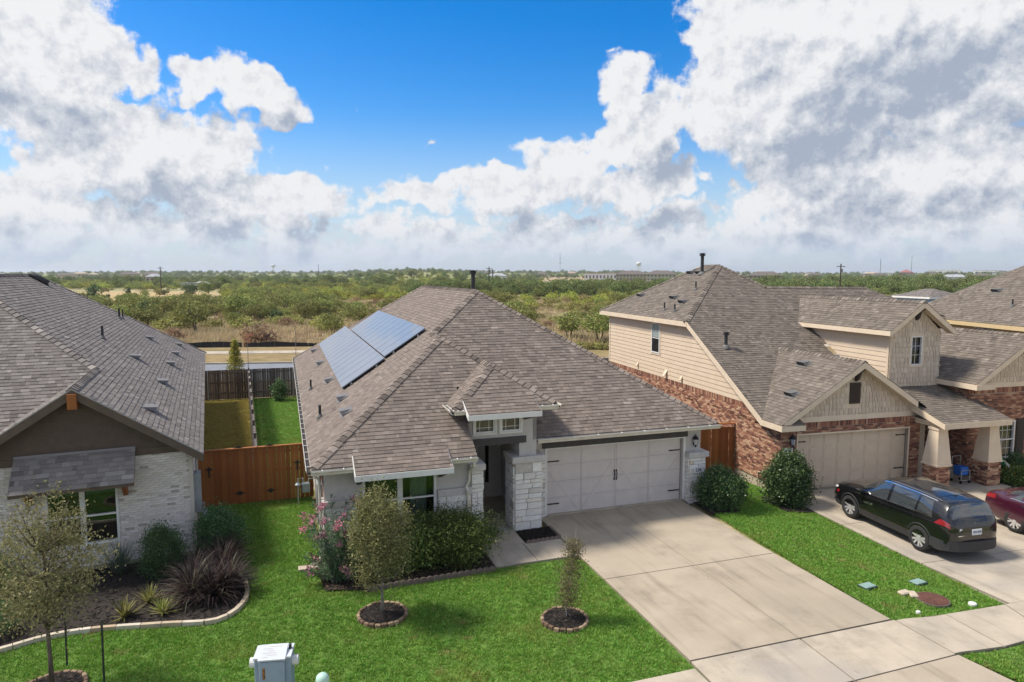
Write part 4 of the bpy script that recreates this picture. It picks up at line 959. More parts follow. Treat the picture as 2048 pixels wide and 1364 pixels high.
# ------------------------------------------------------------------ the white brick house on the left
def house_left():
    H = empty('house', (*LO, 0), R(LYAW), 'white brick house with dark brown gable and grey shingle roof', 'house')
    s = .667; E = 2.86; xr = .3; yf = -.45; gx = -2.6; gz_ = E + s * (xr - gx); rx = -6.8; rz = E + s * (xr - rx); yb = 25.6; rb = yb - (xr - rx)
    gb = 3.6; my = gb - (gz_ - E) / s         # main front eave
    rf = gb + (gx - rx)
    zr = lambda x, y: E + s * (xr - x); zf = lambda x, y: E + s * (y - my); zgl = lambda x, y: gz_ - s * (gx - x); zb = lambda x, y: E + s * (yb - y); zll = lambda x, y: rz - s * (rx - x)
    gl = gx - (gz_ - E) / s
    f = MB(); f.box(gl + .35, -.02, .03, 24.9, -.3, .05); f.build('foundation', CONC_W, H)
    W = Wall(-4.9, 0, 1, 0); win = (1.5, 3.12, .62, 2.16)
    m = MB(); W.panel(m, 0, 4.9, .05, 2.86, [win]); m.build('wall', WMORTAR, H)
    pc = Pieces('brick', 'bricks', WBRICK, H, FL)
    W.bricks(pc, 0, 4.9, .06, 2.86, [win], tones=lambda: min(1, max(0, rnd.gauss(.5, .25))))
    RW = Wall(0, 0, 0, 1); m = MB(); RW.panel(m, 0, 24.9, .05, 2.7); m.build('wall', WMORTAR, H)
    RW.bricks(pc, 0, 3.0, .06, 2.7, tones=lambda: min(1, max(0, rnd.gauss(.5, .25)))); pc.build()
    m = MB(); m.box(gl - 6, -4.95, my + .45, my + .6, .0, 2.8); m.build('wall', WMORTAR, H)
    m = MB(); W.slab(m, 4.82, 4.92, .05, 2.9, .012, .03); m.build('corner_trim', mat('beige_corner', (.5, .46, .4), None, .8), H)
    sl = MB(); n = 9
    for i in range(n): W.slab(sl, win[0] - .05 + i * .19, win[0] - .06 + (i + 1) * .19, .55, .615, 0, .05, rnd.random())
    sl.build('sill', WBRICK, H)
    W.window(H, *win, units=2, fw=.06, proud=.015, glass=GLASS)
    bl = MB()
    for i in range(4): W.slab(bl, win[0] + .06, win[1] - .06, 2.08 - i * .045, 2.1 - i * .045, -.14, -.1)
    bl.build('blind', BLIND, H)
    bk = MB(); W.slab(bk, 1.2, 3.4, .4, 2.4, -1, -.98); bk.build('room_wall', mat('dim_room', (.05, .055, .05), None, .9), H)
    # gable: band board, lap siding
    bd = MB(); W.slab(bd, .0, 4.93, 2.87, 3.05, 0, .05); bd.build('band_board', BROWN_T, H)
    ap = gx + 4.9; top = gz_ - .12
    clip = [(ap - (top - 3.05) / s, 3.05), (ap + (top - 3.05) / s, 3.05), (ap, top)]
    m = MB(); m.poly([W.p(u, z, -.0) for u, z in clip]); m.build('gable_wall', BROWN_S, H)
    W.boards('siding_board', BROWN_S, H, 0, 5.2, 3.05, top, .15, clip)
    # awning over the window
    A0, A1 = .93, 3.58; zt, zo = 3.08, 2.38
    m = MB(); m.prism([W.p(A0, zt, .052), W.p(A1, zt, .052), W.p(A1, zo, .85), W.p(A0, zo, .85)], (0, 0, -.1)); aw = m.build('awning', BROWN_T, H)
    pa = Pieces('shingle', 'shingles', SH_A, aw, FL, 160)
    P0 = W.p(A0, zo, .85); P1 = W.p(A1, zt, .05); zaw = lambda x, y: zo + (zt - zo) * (y + .85) / .8
    shingle_face(pa, [(P0[0], -.87), (P1[0], -.87), (P1[0], -.055), (P0[0], -.055)], zaw, (1, 0), zo - .017, exp=.14); pa.build()
    fl = MB(); W.slab(fl, A0, A1, zt - .03, zt + .05, .052, .075); fl.build('flashing', mat('flashing_grey', (.2, .19, .2), None, .5), aw)
    for u in (A0 + .22, A1 - .32):
        m = MB(); m.prism([W.p(u, 2.34, .02), W.p(u, 2.34, .14), W.p(u, 2.36, .62), W.p(u, 2.25, .62), W.p(u, 1.86, .13), W.p(u, 1.86, .02)], (.1, 0, 0)); m.build('bracket', CEDAR, aw)
    # roof
    dk = MB()
    ff = [([(xr, yf), (xr, yb), (rx, rb), (rx, rf), (gx, gb), (gx, yf)], zr, (0, 1))]
    parts = [([(xr, yf), (xr, yb), (gx, yb - (xr - gx)), (gx, yf)], zr, (0, 1)), ([(gx, gb), (gx, yb - (xr - gx)), (rx, rb), (rx, rf)], zr, (0, 1)),
             ([(gx, yf), (gx, gb), (gl, my), (gl, yf)], zgl, (0, 1)),
             ([(gx, gb), (rx, rf), (-11, rf), (-11, my), (gl, my)], zf, (1, 0)), ([(xr, yb), (rx - (xr - rx), yb), (rx, rb)], zb, (1, 0)), ([(rx, rf), (rx, rb), (-13.9, yb), (-13.9, rf)], zll, (0, 1))]
    for poly, z, e in parts: deck_face(dk, poly, z)
    roof = dk.build('roof', DECK, H)
    ps = Pieces('shingle', 'shingles', SH_L, roof, FL)
    for poly, z, e in parts[:4]: shingle_face(ps, poly, z, e, E)
    # low hip over the entry on the far left
    ez = 3.75; ex1 = -6.2; ey = .15
    q = [([(-9.5, ey), (ex1, ey), (-7.85, ey + 1.65)], lambda x, y: ez + s * (y - ey), (1, 0)), ([(ex1, ey), (ex1, 4), (-7.85, 4), (-7.85, ey + 1.65)], lambda x, y: ez + s * (ex1 - x), (0, 1))]
    for poly, z, e in q: deck_face(dk, poly, z); shingle_face(ps, poly, z, e, ez)
    ps.build()
    rc = Pieces('ridge_cap', 'ridge_caps', SH_L, roof, FL, 120); dl, dr_, df, db = (-1, 0, -s), (1, 0, -s), (0, -1, -s), (0, 1, -s)
    hip_caps(rc, (gx, yf, gz_), (gx, gb - .1, gz_), dl, dr_); hip_caps(rc, (gx, gb, gz_), (rx, rf, rz), df, dr_); hip_caps(rc, (rx, rf, rz), (rx, rb, rz), dl, dr_); hip_caps(rc, (xr, yb, E), (rx, rb, rz), dr_, db)
    hip_caps(rc, (ex1, ey, ez), (-7.85, ey + 1.65, ez + s * 1.65), dr_, df); rc.build()
    m = MB(); m.box(-9.5, ex1 - .35, ey + .4, 4, 2.6, ez - .1); m.build('wall', WMORTAR, H)
    fascia(H, (-9.5, ey, ez), (ex1, ey, ez), .16, .03, (0, -1), BROWN_T); fascia(H, (ex1 - .02, ey, ez), (ex1 - .02, 3.5, ez), .16, .03, (1, 0), BROWN_T)
    # rakes, eave, beam end
    for x_e in (xr, gl):
        m = MB(); sg = 1 if x_e > gx else -1; m.prism([(gx, yf - .02, gz_ - .012), (x_e, yf - .02, E - .012), (x_e, yf - .02, E - .24), (gx, yf - .02, gz_ - .24)], (0, .045, 0)); m.build('rake_board', BROWN_T, H)
        so = MB(); so.prism([(gx, yf + .026, gz_ - .16), (x_e, yf + .026, E - .16), (x_e - sg * .0, -.01, E - .16), (gx, -.01, gz_ - .16)], (0, 0, .02)); so.build('soffit', BROWN_T, H)
        de = MB(); de.prism([(gx, yf - .035, gz_ + .012), (x_e + sg * .01, yf - .035, E + .012), (x_e + sg * .01, yf - .035, E - .02), (gx, yf - .035, gz_ - .02)], (0, .012, 0)); de.build('drip_edge', mat('drip_edge', (.3, .29, .28), None, .5), H)
    m = MB(); m.prism([(gx - .1, -.56, gz_ - .5), (gx + .1, -.56, gz_ - .5), (gx + .1, -.56, gz_ - .12), (gx - .1, -.56, gz_ - .12)], (0, .55, 0)); m.build('beam_end', CEDAR, H)
    fascia(H, (xr - .02, yf + .03, E - .012), (xr - .02, yb, E - .012), .2, .025, (1, 0), BROWN_T); soffit(H, [(.01, 0), (xr - .02, 0), (xr - .02, yb - .3), (.01, yb - .3)], E - .2, BROWN_T)
    for x, y in ((-2.16, 17.6), (-1.02, 21.7), (-1.02, 17.1), (-1.06, 12.7), (-2.09, 9.5), (-1.07, 7.1), (-1.09, 1.65)): roof_vent(roof, x, y, zr, (1, 0), w=.52, top=VENT_LIGHT)
    vent_pipe(roof, -3.16, 10, zr, .5, .045); vent_pipe(roof, -3.5, 19, zr, .55, .05); vent_pipe(roof, -3.42, 19.7, zr, .5, .035)
    # long ridge ventilator near the top
    m = MB(); zt = zr(-6.35, 0); a = Vector((-6.72, 16.9, zr(-6.72, 0) + .1)); b = Vector((-6.05, 17.0, zr(-6.05, 0) + .1))
    m.tube([a, (a + b) / 2, b], .16, 12); m.tube([a + Vector((0, .0, -.12)), b + Vector((0, 0, -.12))], .1, 6); m.build('ridge_ventilator', VENT_DARK, roof, smooth=True)
    # meter, conduit on the side wall
    m = MB(); RW.slab(m, .35, .75, 1.0, 2.1, .014, .2); m.build('meter_box', MATS['meter_grey'], H)
    m = MB(); m.tube([RW.p(.55, 1.0, .1), RW.p(.55, -.05, .1)], .04, 8); m.tube([RW.p(.55, 2.1, .1), RW.p(.55, 2.6, .1)], .03, 8); m.build('conduit', GALV, H)
    return H
house_left()

# ------------------------------------------------------------------ the brick and siding house on the right
def house_right():
    H = empty('house', (*CO, 0), R(CYAW), 'two-storey brick house with cream lap siding, shake gables and pillared porch', 'house')
    xl = -1.43; Z = -.2
    E2 = 5.58; ye = 6.1; ap = (2.85, 10.5, 8.08); sf = (ap[2] - E2) / (ap[1] - ye); sl = (ap[2] - E2) / (ap[0] - xl)
    zf = lambda x, y: E2 + sf * (y - ye); zl = lambda x, y: E2 + sl * (x - xl)
    E = 2.42; y0 = ye - (E2 - E) / sf
    rb = 12.0; yb = 15.9
    # ---- walls
    f = MB(); f.box(-1.07, 12, .02, 15.3, Z - .4, Z + .3); f.box(7.19, 12, -.16, .03, Z - .4, Z + .3); f.build('foundation', CONC_W, H)
    LW = Wall(-1.1, 15.2, 0, -1)                      # u = 15.2 - y
    U = lambda y: 15.2 - y
    m = MB(); LW.panel(m, 0, U(1.15), Z + .25, 2.72); LW.panel(m, U(1.15), 15.35, Z + .25, 2.28); m.build('wall', RMORTAR, H)
    bt = lambda: rnd.choice((.12, .25, .4, .5, .55, .6, .7, .75, .85, .95))
    bt2 = lambda: rnd.choice((.1, .2, .3, .35, .45, .5, .5, .6, .7, .9))
    pc = Pieces('brick', 'bricks', RBRICK, H, FC)
    LW.bricks(pc, 0, 15.35, Z + .26, 2.25, tones=bt); LW.bricks(pc, 0, U(1.15), Z + .26 + 30 * .0677, 2.52, tones=bt); LW.soldiers(pc, 0, U(1.15), 2.53, 2.725, tones=lambda: rnd.choice((.15, .3, .45, .5, .6, .85)))
    ztop = lambda y: min(E2 - .1, zf(0, y) - .14)
    clip = [(0, 2.735), (U(1.05), 2.735), (U(ye + .1), E2 - .1), (0, E2 - .1)]
    m = MB(); m.poly([LW.p(u, z) for u, z in clip]); m.build('wall', SIDING, H)
    sw_ = (U(9.95), U(9.1), 3.82, 5.28)
    LW.boards('siding_board', SIDING, H, 0, 15.3, 2.735, E2 - .1, .19, clip, [sw_])
    ct = MB(); LW.slab(ct, -.02, .1, 2.73, E2 - .1, .0, .04); ct.build('corner_trim', TRIM_C, H)
    wn = LW.window(H, *sw_, units=1, fw=.06, proud=.045, depth=-.004, glass=GLASS_C, trim=.09, trim_mat=TRIM_T)
    bl = MB()
    for i in range(13): LW.slab(bl, sw_[0] + .08, sw_[1] - .08, 5.2 - i * .05, 5.23 - i * .05, .0405, .043)
    bl.build('blind', BLIND, wn)
    for y, z, k in ((11.46, 3.03, 1), (8.39, 2.99, 1.5), (6.92, 2.97, 1)):
        m = MB(); u = U(y); m.prism([LW.p(u - .07 * k, z + .1 * k, .02), LW.p(u + .07 * k, z + .1 * k, .02), LW.p(u + .07 * k, z - .09 * k, .13 * k), LW.p(u - .07 * k, z - .09 * k, .13 * k)], (LW.n[0] * -.02, 0, -.03)); m.build('wall_vent', TRIM_C, H)
    m = MB(); m.tube([LW.p(14.15, Z + .5, .04), LW.p(14.15, Z - .1, .05)], .022, 6); m.tube([LW.p(14.15, Z + .5, .04), LW.p(14.5, Z + .55, .04)], .022, 6); m.build('water_pipe', mat('pvc', (.55, .45, .33), None, .5), H)
    m = MB(); m.lathe([(.05, -.08), (.06, .05), (.02, .08)], 8, LW.p(14.5, Z + .55, .06)); m.build('hose_bib', BLACK, H)
    # garage front
    G = Wall(-1.1, -.15, 1, 0); dx0, dx1 = .66, 5.55
    m = MB(); G.panel(m, 0, 6.3, Z + .02, 2.5, [(dx0, dx1, Z - .1, 1.94)], d0=-.14); m.build('wall', RMORTAR, H)
    fb = Pieces('brick', 'bricks', RBRICK, H, FC, 200)
    G.bricks(fb, 0, dx0, Z + .02, 2.16, tones=bt2); G.bricks(fb, dx1, 6.05, Z + .02, 2.16, tones=bt2); G.soldiers(fb, .0, 6.05, 1.97 if False else 2.17, 2.36, tones=bt2); G.bricks(fb, dx0, dx1, 1.96, 2.16, tones=bt2)
    Wall(4.95, -.15, 0, 1).bricks(fb, 0, 1.6, Z + .05, 2.3, tones=bt2)
    m = MB(); m.box(4.83, 4.945, -.02, 1.75, Z, 2.6); m.build('wall', RMORTAR, H)
    D = Wall(-.44, .0, 1, 0); dm = MB(); D.slab(dm, 0, 4.9, Z + .02, 1.94, -.06, -.02); GD = mat('tan_garage', (.6, .49, .37), (.56, .455, .34), .6, 3); gd = dm.build('garage_door', GD, H)
    for r in range(4):
        for c in range(8):
            m = MB(); u0 = .05 + c * .6; z0 = Z + .06 + r * .525; D.slab(m, u0, u0 + .57, z0, z0 + .5, -.02, -.012); D.slab(m, u0 + .05, u0 + .52, z0 + .07, z0 + .43, -.012, -.002); m.build('panel', GD, gd)
    for u, z, sg in ((.04, 1.62, 1), (.04, .35, 1), (4.86, 1.62, -1), (4.86, .35, -1)):
        m = MB(); D.slab(m, min(u, u + sg * .36), max(u, u + sg * .36), z - .018, z + .018, .0, .014); m.prism([D.p(u + sg * .36, z - .035, .0), D.p(u + sg * .46, z, .0), D.p(u + sg * .36, z + .035, .0)][::sg], (0, -.016, 0)); m.build('strap_hinge', BLACK, gd)
    tr = MB(); G.slab(tr, dx0 - .02, dx0 + .03, Z + .02, 1.96, 0, .03); G.slab(tr, dx1 - .03, dx1 + .02, Z + .02, 1.96, 0, .03); G.slab(tr, dx0 - .02, dx1 + .02, 1.9, 1.955, 0, .032); tr.build('door_trim', TRIM_C, H)
    wall_lamp(H, G, .42, 1.72, 1.); pl = MB(); G.slab(pl, .12, .47, 1.24, 1.48, .02, .04); pq = pl.build('number_plaque', MATS['plaque_white'], H)
    tx = text_mesh('220', .16, BLACK, 'number', pq, True); orient(tx, G.p(.295, 1.36, .043), (1, 0, 0), (0, 0, 1))
    # garage gable: band, shakes, vent, bracket, rakes
    gx, gz_, ey = 1.93, 4.52, -.6; sg_ = .63; gl, gr = xl, gx + (gx - xl)
    bb = MB(); G.slab(bb, .1, 6.05, 2.362, 2.56, 0, .04); bb.build('band_board', TRIM_T, H)
    ua = gx + 1.1; tp = gz_ - .1; cl = [(ua - (tp - 2.565) / sg_, 2.565), (ua + (tp - 2.565) / sg_, 2.565), (ua, tp)]
    m = MB(); m.poly([G.p(u, z) for u, z in cl]); m.build('gable_wall', TRIM_T, H)
    sk = Pieces('shake', 'shakes', SHAKE, H, FC); vt = (ua - .22, ua + .22, 2.95, 3.72)
    G.shakes(sk, cl, 2.565, tp, 0, 6.2, .2, [vt])
    m = MB(); G.slab(m, *vt, .0, .05); gv = m.build('gable_vent', mat('vent_brown', (.045, .032, .026), None, .7), H)
    for i in range(8):
        z = vt[2] + .06 + i * .083; m = MB(); m.prism([G.p(vt[0] + .05, z, .05), G.p(vt[1] - .05, z, .05), G.p(vt[1] - .05, z + .05, .02 + .05), G.p(vt[0] + .05, z + .05, .02 + .05)], (0, .01, -.01)); m.build('louvre', MATS['vent_brown'], gv)
    def rakes(apx, apz, xa, xb, za, zb, yf, yw, mt=TRIM_C, w=.2):
        for xe, ze in ((xa, za), (xb, zb)):
            m = MB(); m.prism([(apx, yf, apz - .01), (xe, yf, ze - .01), (xe, yf, ze - w - .03), (apx, yf, apz - w - .03)], (0, .04, 0)); m.build('rake_board', mt, H)
            so = MB(); so.prism([(apx, yf + .04, apz - w + .03), (xe, yf + .04, ze - w + .03), (xe, yw, ze - w + .03), (apx, yw, apz - w + .03)], (0, 0, .02)); so.build('soffit', mt, H)
    def bracket(x, y, z, s=1.):
        m = MB(); m.prism([(x - .06 * s, y, z), (x - .06 * s, y - .36, z), (x - .06 * s, y - .33, z - .12 * s), (x - .06 * s, y - .2, z - .2 * s), (x - .06 * s, y - .12, z - .45 * s), (x - .06 * s, y, z - .55 * s)], (.12 * s, 0, 0)); m.build('bracket', mat('bracket_brown', (.04, .03, .026), None, .7), H)
    Eg = gz_ - sg_ * (gx - gl)
    rakes(gx, gz_, gl + .1, 4.35, Eg + .063, gz_ - sg_ * (4.35 - gx), ey, -.16); bracket(gx, -.2, gz_ - .2)
    # dormer
    dxl, dxr, dy = 4.12, 7.2, .6; dmx = 5.66; dz, dE = 6.58, 5.48; sd_ = (dz - dE) / (dmx - dxl)
    DW = Wall(4.48, 1.0, 1, 0); dw = (1.0, 1.54, 4.08, 5.22)
    m = MB(); DW.panel(m, 0, 2.42, 2.9, 5.35, [dw]); m.build('wall', TRIM_T, H)
    dcl = [(0, 3.2), (2.42, 3.2), (2.42, dE - .05 - .36 * sd_ + .2), (1.18, dz - .12), (0, dE - .05 - .36 * sd_ + .2)]
    m = MB(); m.poly([DW.p(u, z, .002) for u, z in [(0, 5.35), (2.42, 5.35), (1.18, dz - .12)]]); m.build('gable_wall', TRIM_T, H)
    DW.shakes(sk, dcl, 3.2, dz, 0, 2.42, .2, [dw])
    DW.window(H, *dw, units=1, sash=False, fw=.045, grid=(2, 3), trim=.08, trim_mat=TRIM_T, proud=.02)
    DL = Wall(4.48, 6.2, 0, -1); cld = [(0, dE - .1), (5.2, dE - .1), (5.2, 3.0), (4.3, 3.0)][::-1]
    zb_ = lambda y: zf(0, y)
    cld = [(6.2 - 5.7, zf(0, 5.7)), (5.2, zf(0, 1.0)), (5.2, dE - .08), (6.2 - 5.7, dE - .08)]
    m = MB(); m.poly([DL.p(u, z) for u, z in cld]); m.build('wall', SIDING, H); DL.boards('siding_board', SIDING, H, 0, 5.2, 2.9, dE - .08, .19, cld)
    m = MB(); DL.slab(m, 5.1, 5.2, 3.0, dE - .08, .0, .035); DW.slab(m, 0.0, .09, 3.2, dE - .1, .0, .035); m.build('corner_trim', SIDING, H)
    m = MB(); Wall(6.9, 1.0, 0, 1).panel(m, 0, 5, 3.0, dE - .05); m.build('wall', SIDING, H)
    rakes(dmx, dz, dxl, dxr, dE, dE, dy, .99); bracket(dmx, .98, dz - .2)
    # porch
    py = -1.65; pe = 2.36; pt = 3.25; px0, px1 = 4.45, 7.52; zp = lambda x, y: pe + (pt - pe) * (y - py) / (1.0 - py)
    cx = ((4.8, -1.1), (7.15, -1.1)); pb = Pieces('brick', 'bricks', RBRICK, H, FC, 200)
    for x, y in cx:
        m = MB(); m.box(x - .3, x + .3, y - .3, y + .3, Z - .1, .72); m.build('pier', RMORTAR, H)
        for w_ in (Wall(x - .3, y - .3, 1, 0), Wall(x - .3, y + .3, 0, -1), Wall(x + .3, y - .3, 0, 1)): w_.bricks(pb, 0, .6, Z - .02, .72, tones=bt)
        m = MB(); ring = []
        for zz, hw in ((.73, .35), (.79, .35), (.8, .325), (2.02, .205), (2.03, .235), (2.12, .235)): ring.append([(x - hw, y - hw, zz), (x + hw, y - hw, zz), (x + hw, y + hw, zz), (x - hw, y + hw, zz)])
        for a, b in zip(ring, ring[1:]):
            for k in range(4): m.poly([a[k], a[(k + 1) % 4], b[(k + 1) % 4], b[k]])
        m.poly(ring[0][::-1]); m.poly(ring[-1]); m.build('column', TRIM_C, H)
    m = MB(); m.box(px0 + .2, px1 - .15, -1.42, -1.1, 2.12, 2.3); m.box(px0 + .2, px0 + .5, -1.1, -.2, 2.121, 2.3); m.build('porch_beam', TRIM_C, H)
    fascia(H, (px0, py, pe), (px1, py, pe), .2, .03, (0, -1), TRIM_C)
    m = MB(); m.prism([(px0, py, pe - .01), (px0, .3, zp(0, .3) - .01), (px0, .3, zp(0, .3) - .3), (px0, py, pe - .2)], (.03, 0, 0)); m.build('fascia', TRIM_C, H)
    m = MB(); m.prism([(px1, py, pe - .01), (px1, .3, zp(0, .3) - .01), (px1, .3, zp(0, .3) - .3), (px1, py, pe - .2)], (-.03, 0, 0)); m.build('fascia', TRIM_C, H)
    m = MB(); m.box(px0 + .04, px1 - .04, py + .01, 1.6, 2.3, 2.32); m.build('porch_ceiling', TRIM_C, H)
    m = MB(); m.box(4.3, 7.7, -1.65, 1.7, Z - .25, Z + .04); m.build('porch_floor', CONC_W, H)
    m = MB(); PW = Wall(4.9, 1.6, 1, 0); PW.panel(m, 0, 2.4, Z, 2.5, [(.35, 1.3, Z, 1.9)]); m.build('wall', RMORTAR, H); PW.bricks(pb, 0, 2.3, Z + .05, 2.4, [(.3, 1.35, Z, 1.95)], tones=bt2)
    m = MB(); PW.slab(m, .35, 1.3, Z + .03, 1.9, -.1, -.05); dr = m.build('front_door', mat('dark_door', (.02, .018, .017), None, .35), H)
    m = MB(); PW.slab(m, .28, .35, Z, 1.97, 0, .04); PW.slab(m, 1.3, 1.37, Z, 1.97, 0, .04); m.build('door_frame', TRIM_C, dr)
    # right wing
    wx, wy = 7.15, -.2; WL = Wall(wx, 1.6, 0, -1); WF = Wall(wx, wy, 1, 0); ww = (1.5, 2.36, .42, 1.93)
    m = MB(); WL.panel(m, 0, 1.8, Z, 3.35); WF.panel(m, 0, 5, Z, 3.35, [ww]); m.build('wall', RMORTAR, H)
    WL.bricks(pb, 0, 1.8, Z + .05, 3.3, tones=bt2); WF.bricks(pb, 0, 5, Z + .05, 3.05, [ww], tones=bt2); WF.soldiers(pb, 0, 5, 3.06, 3.26, tones=bt2); pb.build(); fb.build(); pc.build()
    WF.window(H, *ww, fw=.06, proud=.02, glass=GLASS_T, grid=(3, 2))
    for a in (ww[0] - .45, ww[1] + .05):
        m = MB(); WF.slab(m, a, a + .4, ww[2] - .05, ww[3] + .05, .02, .05); sh = m.build('shutter', mat('shutter_dark', (.03, .027, .027), None, .6), H)
        for i in range(12): m = MB(); z = ww[2] + .03 + i * .12; WF.slab(m, a + .05, a + .35, z, z + .08, .05, .06); m.build('slat', MATS['shutter_dark'], sh)
    wE, wxl, wyf = 3.52, 6.83, -.75; sw2 = .64; wmx = 9.6; wz = wE + sw2 * (wmx - wxl)
    bb = MB(); WF.slab(bb, .0, 5, 3.27, 3.46, 0, .04); bb.build('band_board', TRIM_T, H)
    wa = wmx - wx; cw2 = [(wa - (wz - .1 - 3.46) / sw2, 3.46), (wa + (wz - .1 - 3.46) / sw2, 3.46), (wa, wz - .1)]
    m = MB(); m.poly([WF.p(u, z) for u, z in cw2]); m.build('gable_wall', TRIM_T, H); WF.shakes(sk, cw2, 3.46, wz, 0, 5, .2); sk.build()
    rakes(wmx, wz, wxl, wmx + 2.77, wE, wE, wyf, -.21); bracket(wmx, -.22, wz - .2)
    # ---- roofs
    dk = MB(); lo = [(10.1, 8.5), (4.25, 8.6)]
    fc = [([(xl, y0), (4.25, y0), (4.25, 8.62), (ap[0], ap[1]), (xl, ye)], zf, (1, 0), E), ([(4.25, 4.4), (12.6, 6.0), (10.1, 8.5), (4.25, 8.62)], zf, (1, 0), E),
          ([(xl, ye), (ap[0], ap[1]), (ap[0], rb), (xl, yb)], zl, (0, 1), E2)]
    zgl = lambda x, y: gz_ - sg_ * (gx - x); zgr = lambda x, y: gz_ - sg_ * (x - gx); gyb = ye + (gz_ - E2) / sf
    fc += [([(gl, ey), (gx, ey), (gx, gyb), (gl, y0 - .05)], zgl, (0, 1), Eg), ([(gx, ey), (4.75, ey), (4.75, 2.0), (gx, gyb)], zgr, (0, 1), Eg)]
    zdl = lambda x, y: dz - sd_ * (dmx - x); zdr = lambda x, y: dz - sd_ * (x - dmx); dyb = ye + (dz - E2) / sf; dye = ye + (dE - E2) / sf
    fc += [([(dxl, dy), (dmx, dy), (dmx, dyb), (dxl, dye)], zdl, (0, 1), dE), ([(dmx, dy), (dxr, dy), (dxr, dye), (dmx, dyb)], zdr, (0, 1), dE)]
    fc += [([(px0, py), (px1, py), (px1, 1.0), (px0, 1.0)], zp, (1, 0), pe)]
    zwl = lambda x, y: wz - sw2 * (wmx - x); zwr = lambda x, y: wz - sw2 * (x - wmx)
    fc += [([(wxl, wyf), (wmx, wyf), (wmx, 6.6), (wxl, 3.2)], zwl, (0, 1), wE), ([(wmx, wyf), (12.4, wyf), (12.4, 6), (wmx, 6.6)], zwr, (0, 1), wE)]
    for poly, z, e, z0 in fc: deck_face(dk, poly, z)
    # rear and far slopes, unseen from the street
    dk.poly([(xl, yb, E2), (ap[0], rb, ap[2]), (7.1, yb, E2)]); dk.poly([(ap[0], ap[1], ap[2]), (4.25, 8.6, zf(0, 8.6)), (7.1, yb, E2), (ap[0], rb, ap[2])]); dk.poly([(10.1, 8.5, zf(0, 8.5)), (12.6, 6.0, E2), (12.6, yb, E2 - 1), (7.1, yb, E2 - 1), (4.25, 8.6, zf(0, 8.6))])
    roof = dk.build('roof', DECK, H); ps = Pieces('shingle', 'shingles', SH_R, roof, FC)
    for poly, z, e, z0 in fc: shingle_face(ps, poly, z, e, z0)
    ps.build()
    rc = Pieces('ridge_cap', 'ridge_caps', SH_R, roof, FC, 150)
    hip_caps(rc, (xl, ye, E2), ap, (-1, 0, -sl), (0, -1, -sf)); hip_caps(rc, ap, (ap[0], rb, ap[2]), (-1, 0, -sl), (1, 0, -sl)); hip_caps(rc, (xl, yb, E2), (ap[0], rb, ap[2]), (-1, 0, -sl), (0, 1, -sf)); hip_caps(rc, (4.25, 8.6, zf(0, 8.6)), ap, (1, 0, -sl), (0, -1, -sf))
    hip_caps(rc, (4.3, 8.6, zf(0, 8.6)), (10.1, 8.5, zf(0, 8.5)), (0, -1, -sf), (0, 1, -sf)); hip_caps(rc, (gx, ey, gz_), (gx, gyb, gz_), (-1, 0, -sg_), (1, 0, -sg_)); hip_caps(rc, (dmx, dy, dz), (dmx, dyb, dz), (-1, 0, -sd_), (1, 0, -sd_)); hip_caps(rc, (wmx, wyf, wz), (wmx, 6.4, wz), (-1, 0, -sw2), (1, 0, -sw2)); rc.build()
    # eaves
    fascia(H, (xl, yb, E2 - .01), (xl, ye - .05, E2 - .01), .22, .03, (-1, 0), TRIM_C); soffit(H, [(xl + .01, ye), (-1.11, ye), (-1.11, yb - .3), (xl + .01, yb - .3)], E2 - .2, TRIM_C)
    m = MB(); m.prism([(xl - .015, ye - .02, E2 - .01), (xl - .015, y0, E - .01), (xl - .015, y0, E - .25), (xl - .015, ye - .02, E2 - .23)], (.035, 0, 0)); m.build('rake_board', TRIM_C, H)
    m = MB(); m.prism([(xl + .02, ye, E2 - .16), (xl + .02, y0, E - .16), (-1.1, y0, E - .16), (-1.1, ye, E2 - .16)], (0, 0, .02)); m.build('soffit', TRIM_C, H)
    fascia(H, (gl, y0, Eg - .01), (gl, ey - .06, Eg - .01), .2, .03, (-1, 0), TRIM_C); m = MB(); m.box(gl - .0, gl + .95, ey - .06, ey - .02, Eg - .21, Eg - .02); m.build('fascia', TRIM_C, H)
    m = MB(); m.raw([(gl, ey - .06, Eg - .01), (gl + .95, ey - .06, Eg - .01), (gl + .95, -.14, Eg + .2), (gl + .3, -.14, Eg + .2)], [(0, 1, 2, 3)]); m.build('eave_return', SH_R, H); soffit(H, [(gl + .01, ey - .02), (gl + .95, ey - .02), (gl + .95, -.16), (gl + .01, -.16)], Eg - .2, TRIM_C)
    fascia(H, (dxl, dye, dE - .01), (dxl, dy, dE - .01), .18, .03, (-1, 0), TRIM_C); fascia(H, (wxl, 2.5, wE - .01), (wxl, wyf - .05, wE - .01), .2, .03, (-1, 0), TRIM_C)
    m = MB(); m.box(wxl, wxl + .85, wyf - .05, wyf - .01, wE - .21, wE - .02); m.build('fascia', TRIM_C, H); soffit(H, [(wxl + .01, wyf), (wxl + .85, wyf), (wxl + .85, -.21), (wxl + .01, -.21)], wE - .2, TRIM_C)
    soffit(H, [(dxl + .01, dy + .05), (4.47, dy + .05), (4.47, dye), (dxl + .01, dye)], dE - .18, TRIM_C)
    for x, y in ((.1, 13.7), (.1, 10.0), (-.17, 8.6), (2.2, 12.1), (2.2, 11.2)): roof_vent(roof, x, y, zl, (-1, 0), w=.46)
    for x, y in ((1.36, 1.88), (-.1, .63)): roof_vent(roof, x, y, zgl, (-1, 0), w=.46)
    vent_pipe(roof, -.9, 9.14, zl, .4); vent_pipe(roof, -.9, 8.13, zl, .36); vent_pipe(roof, .76, 9.16, zl, .42)
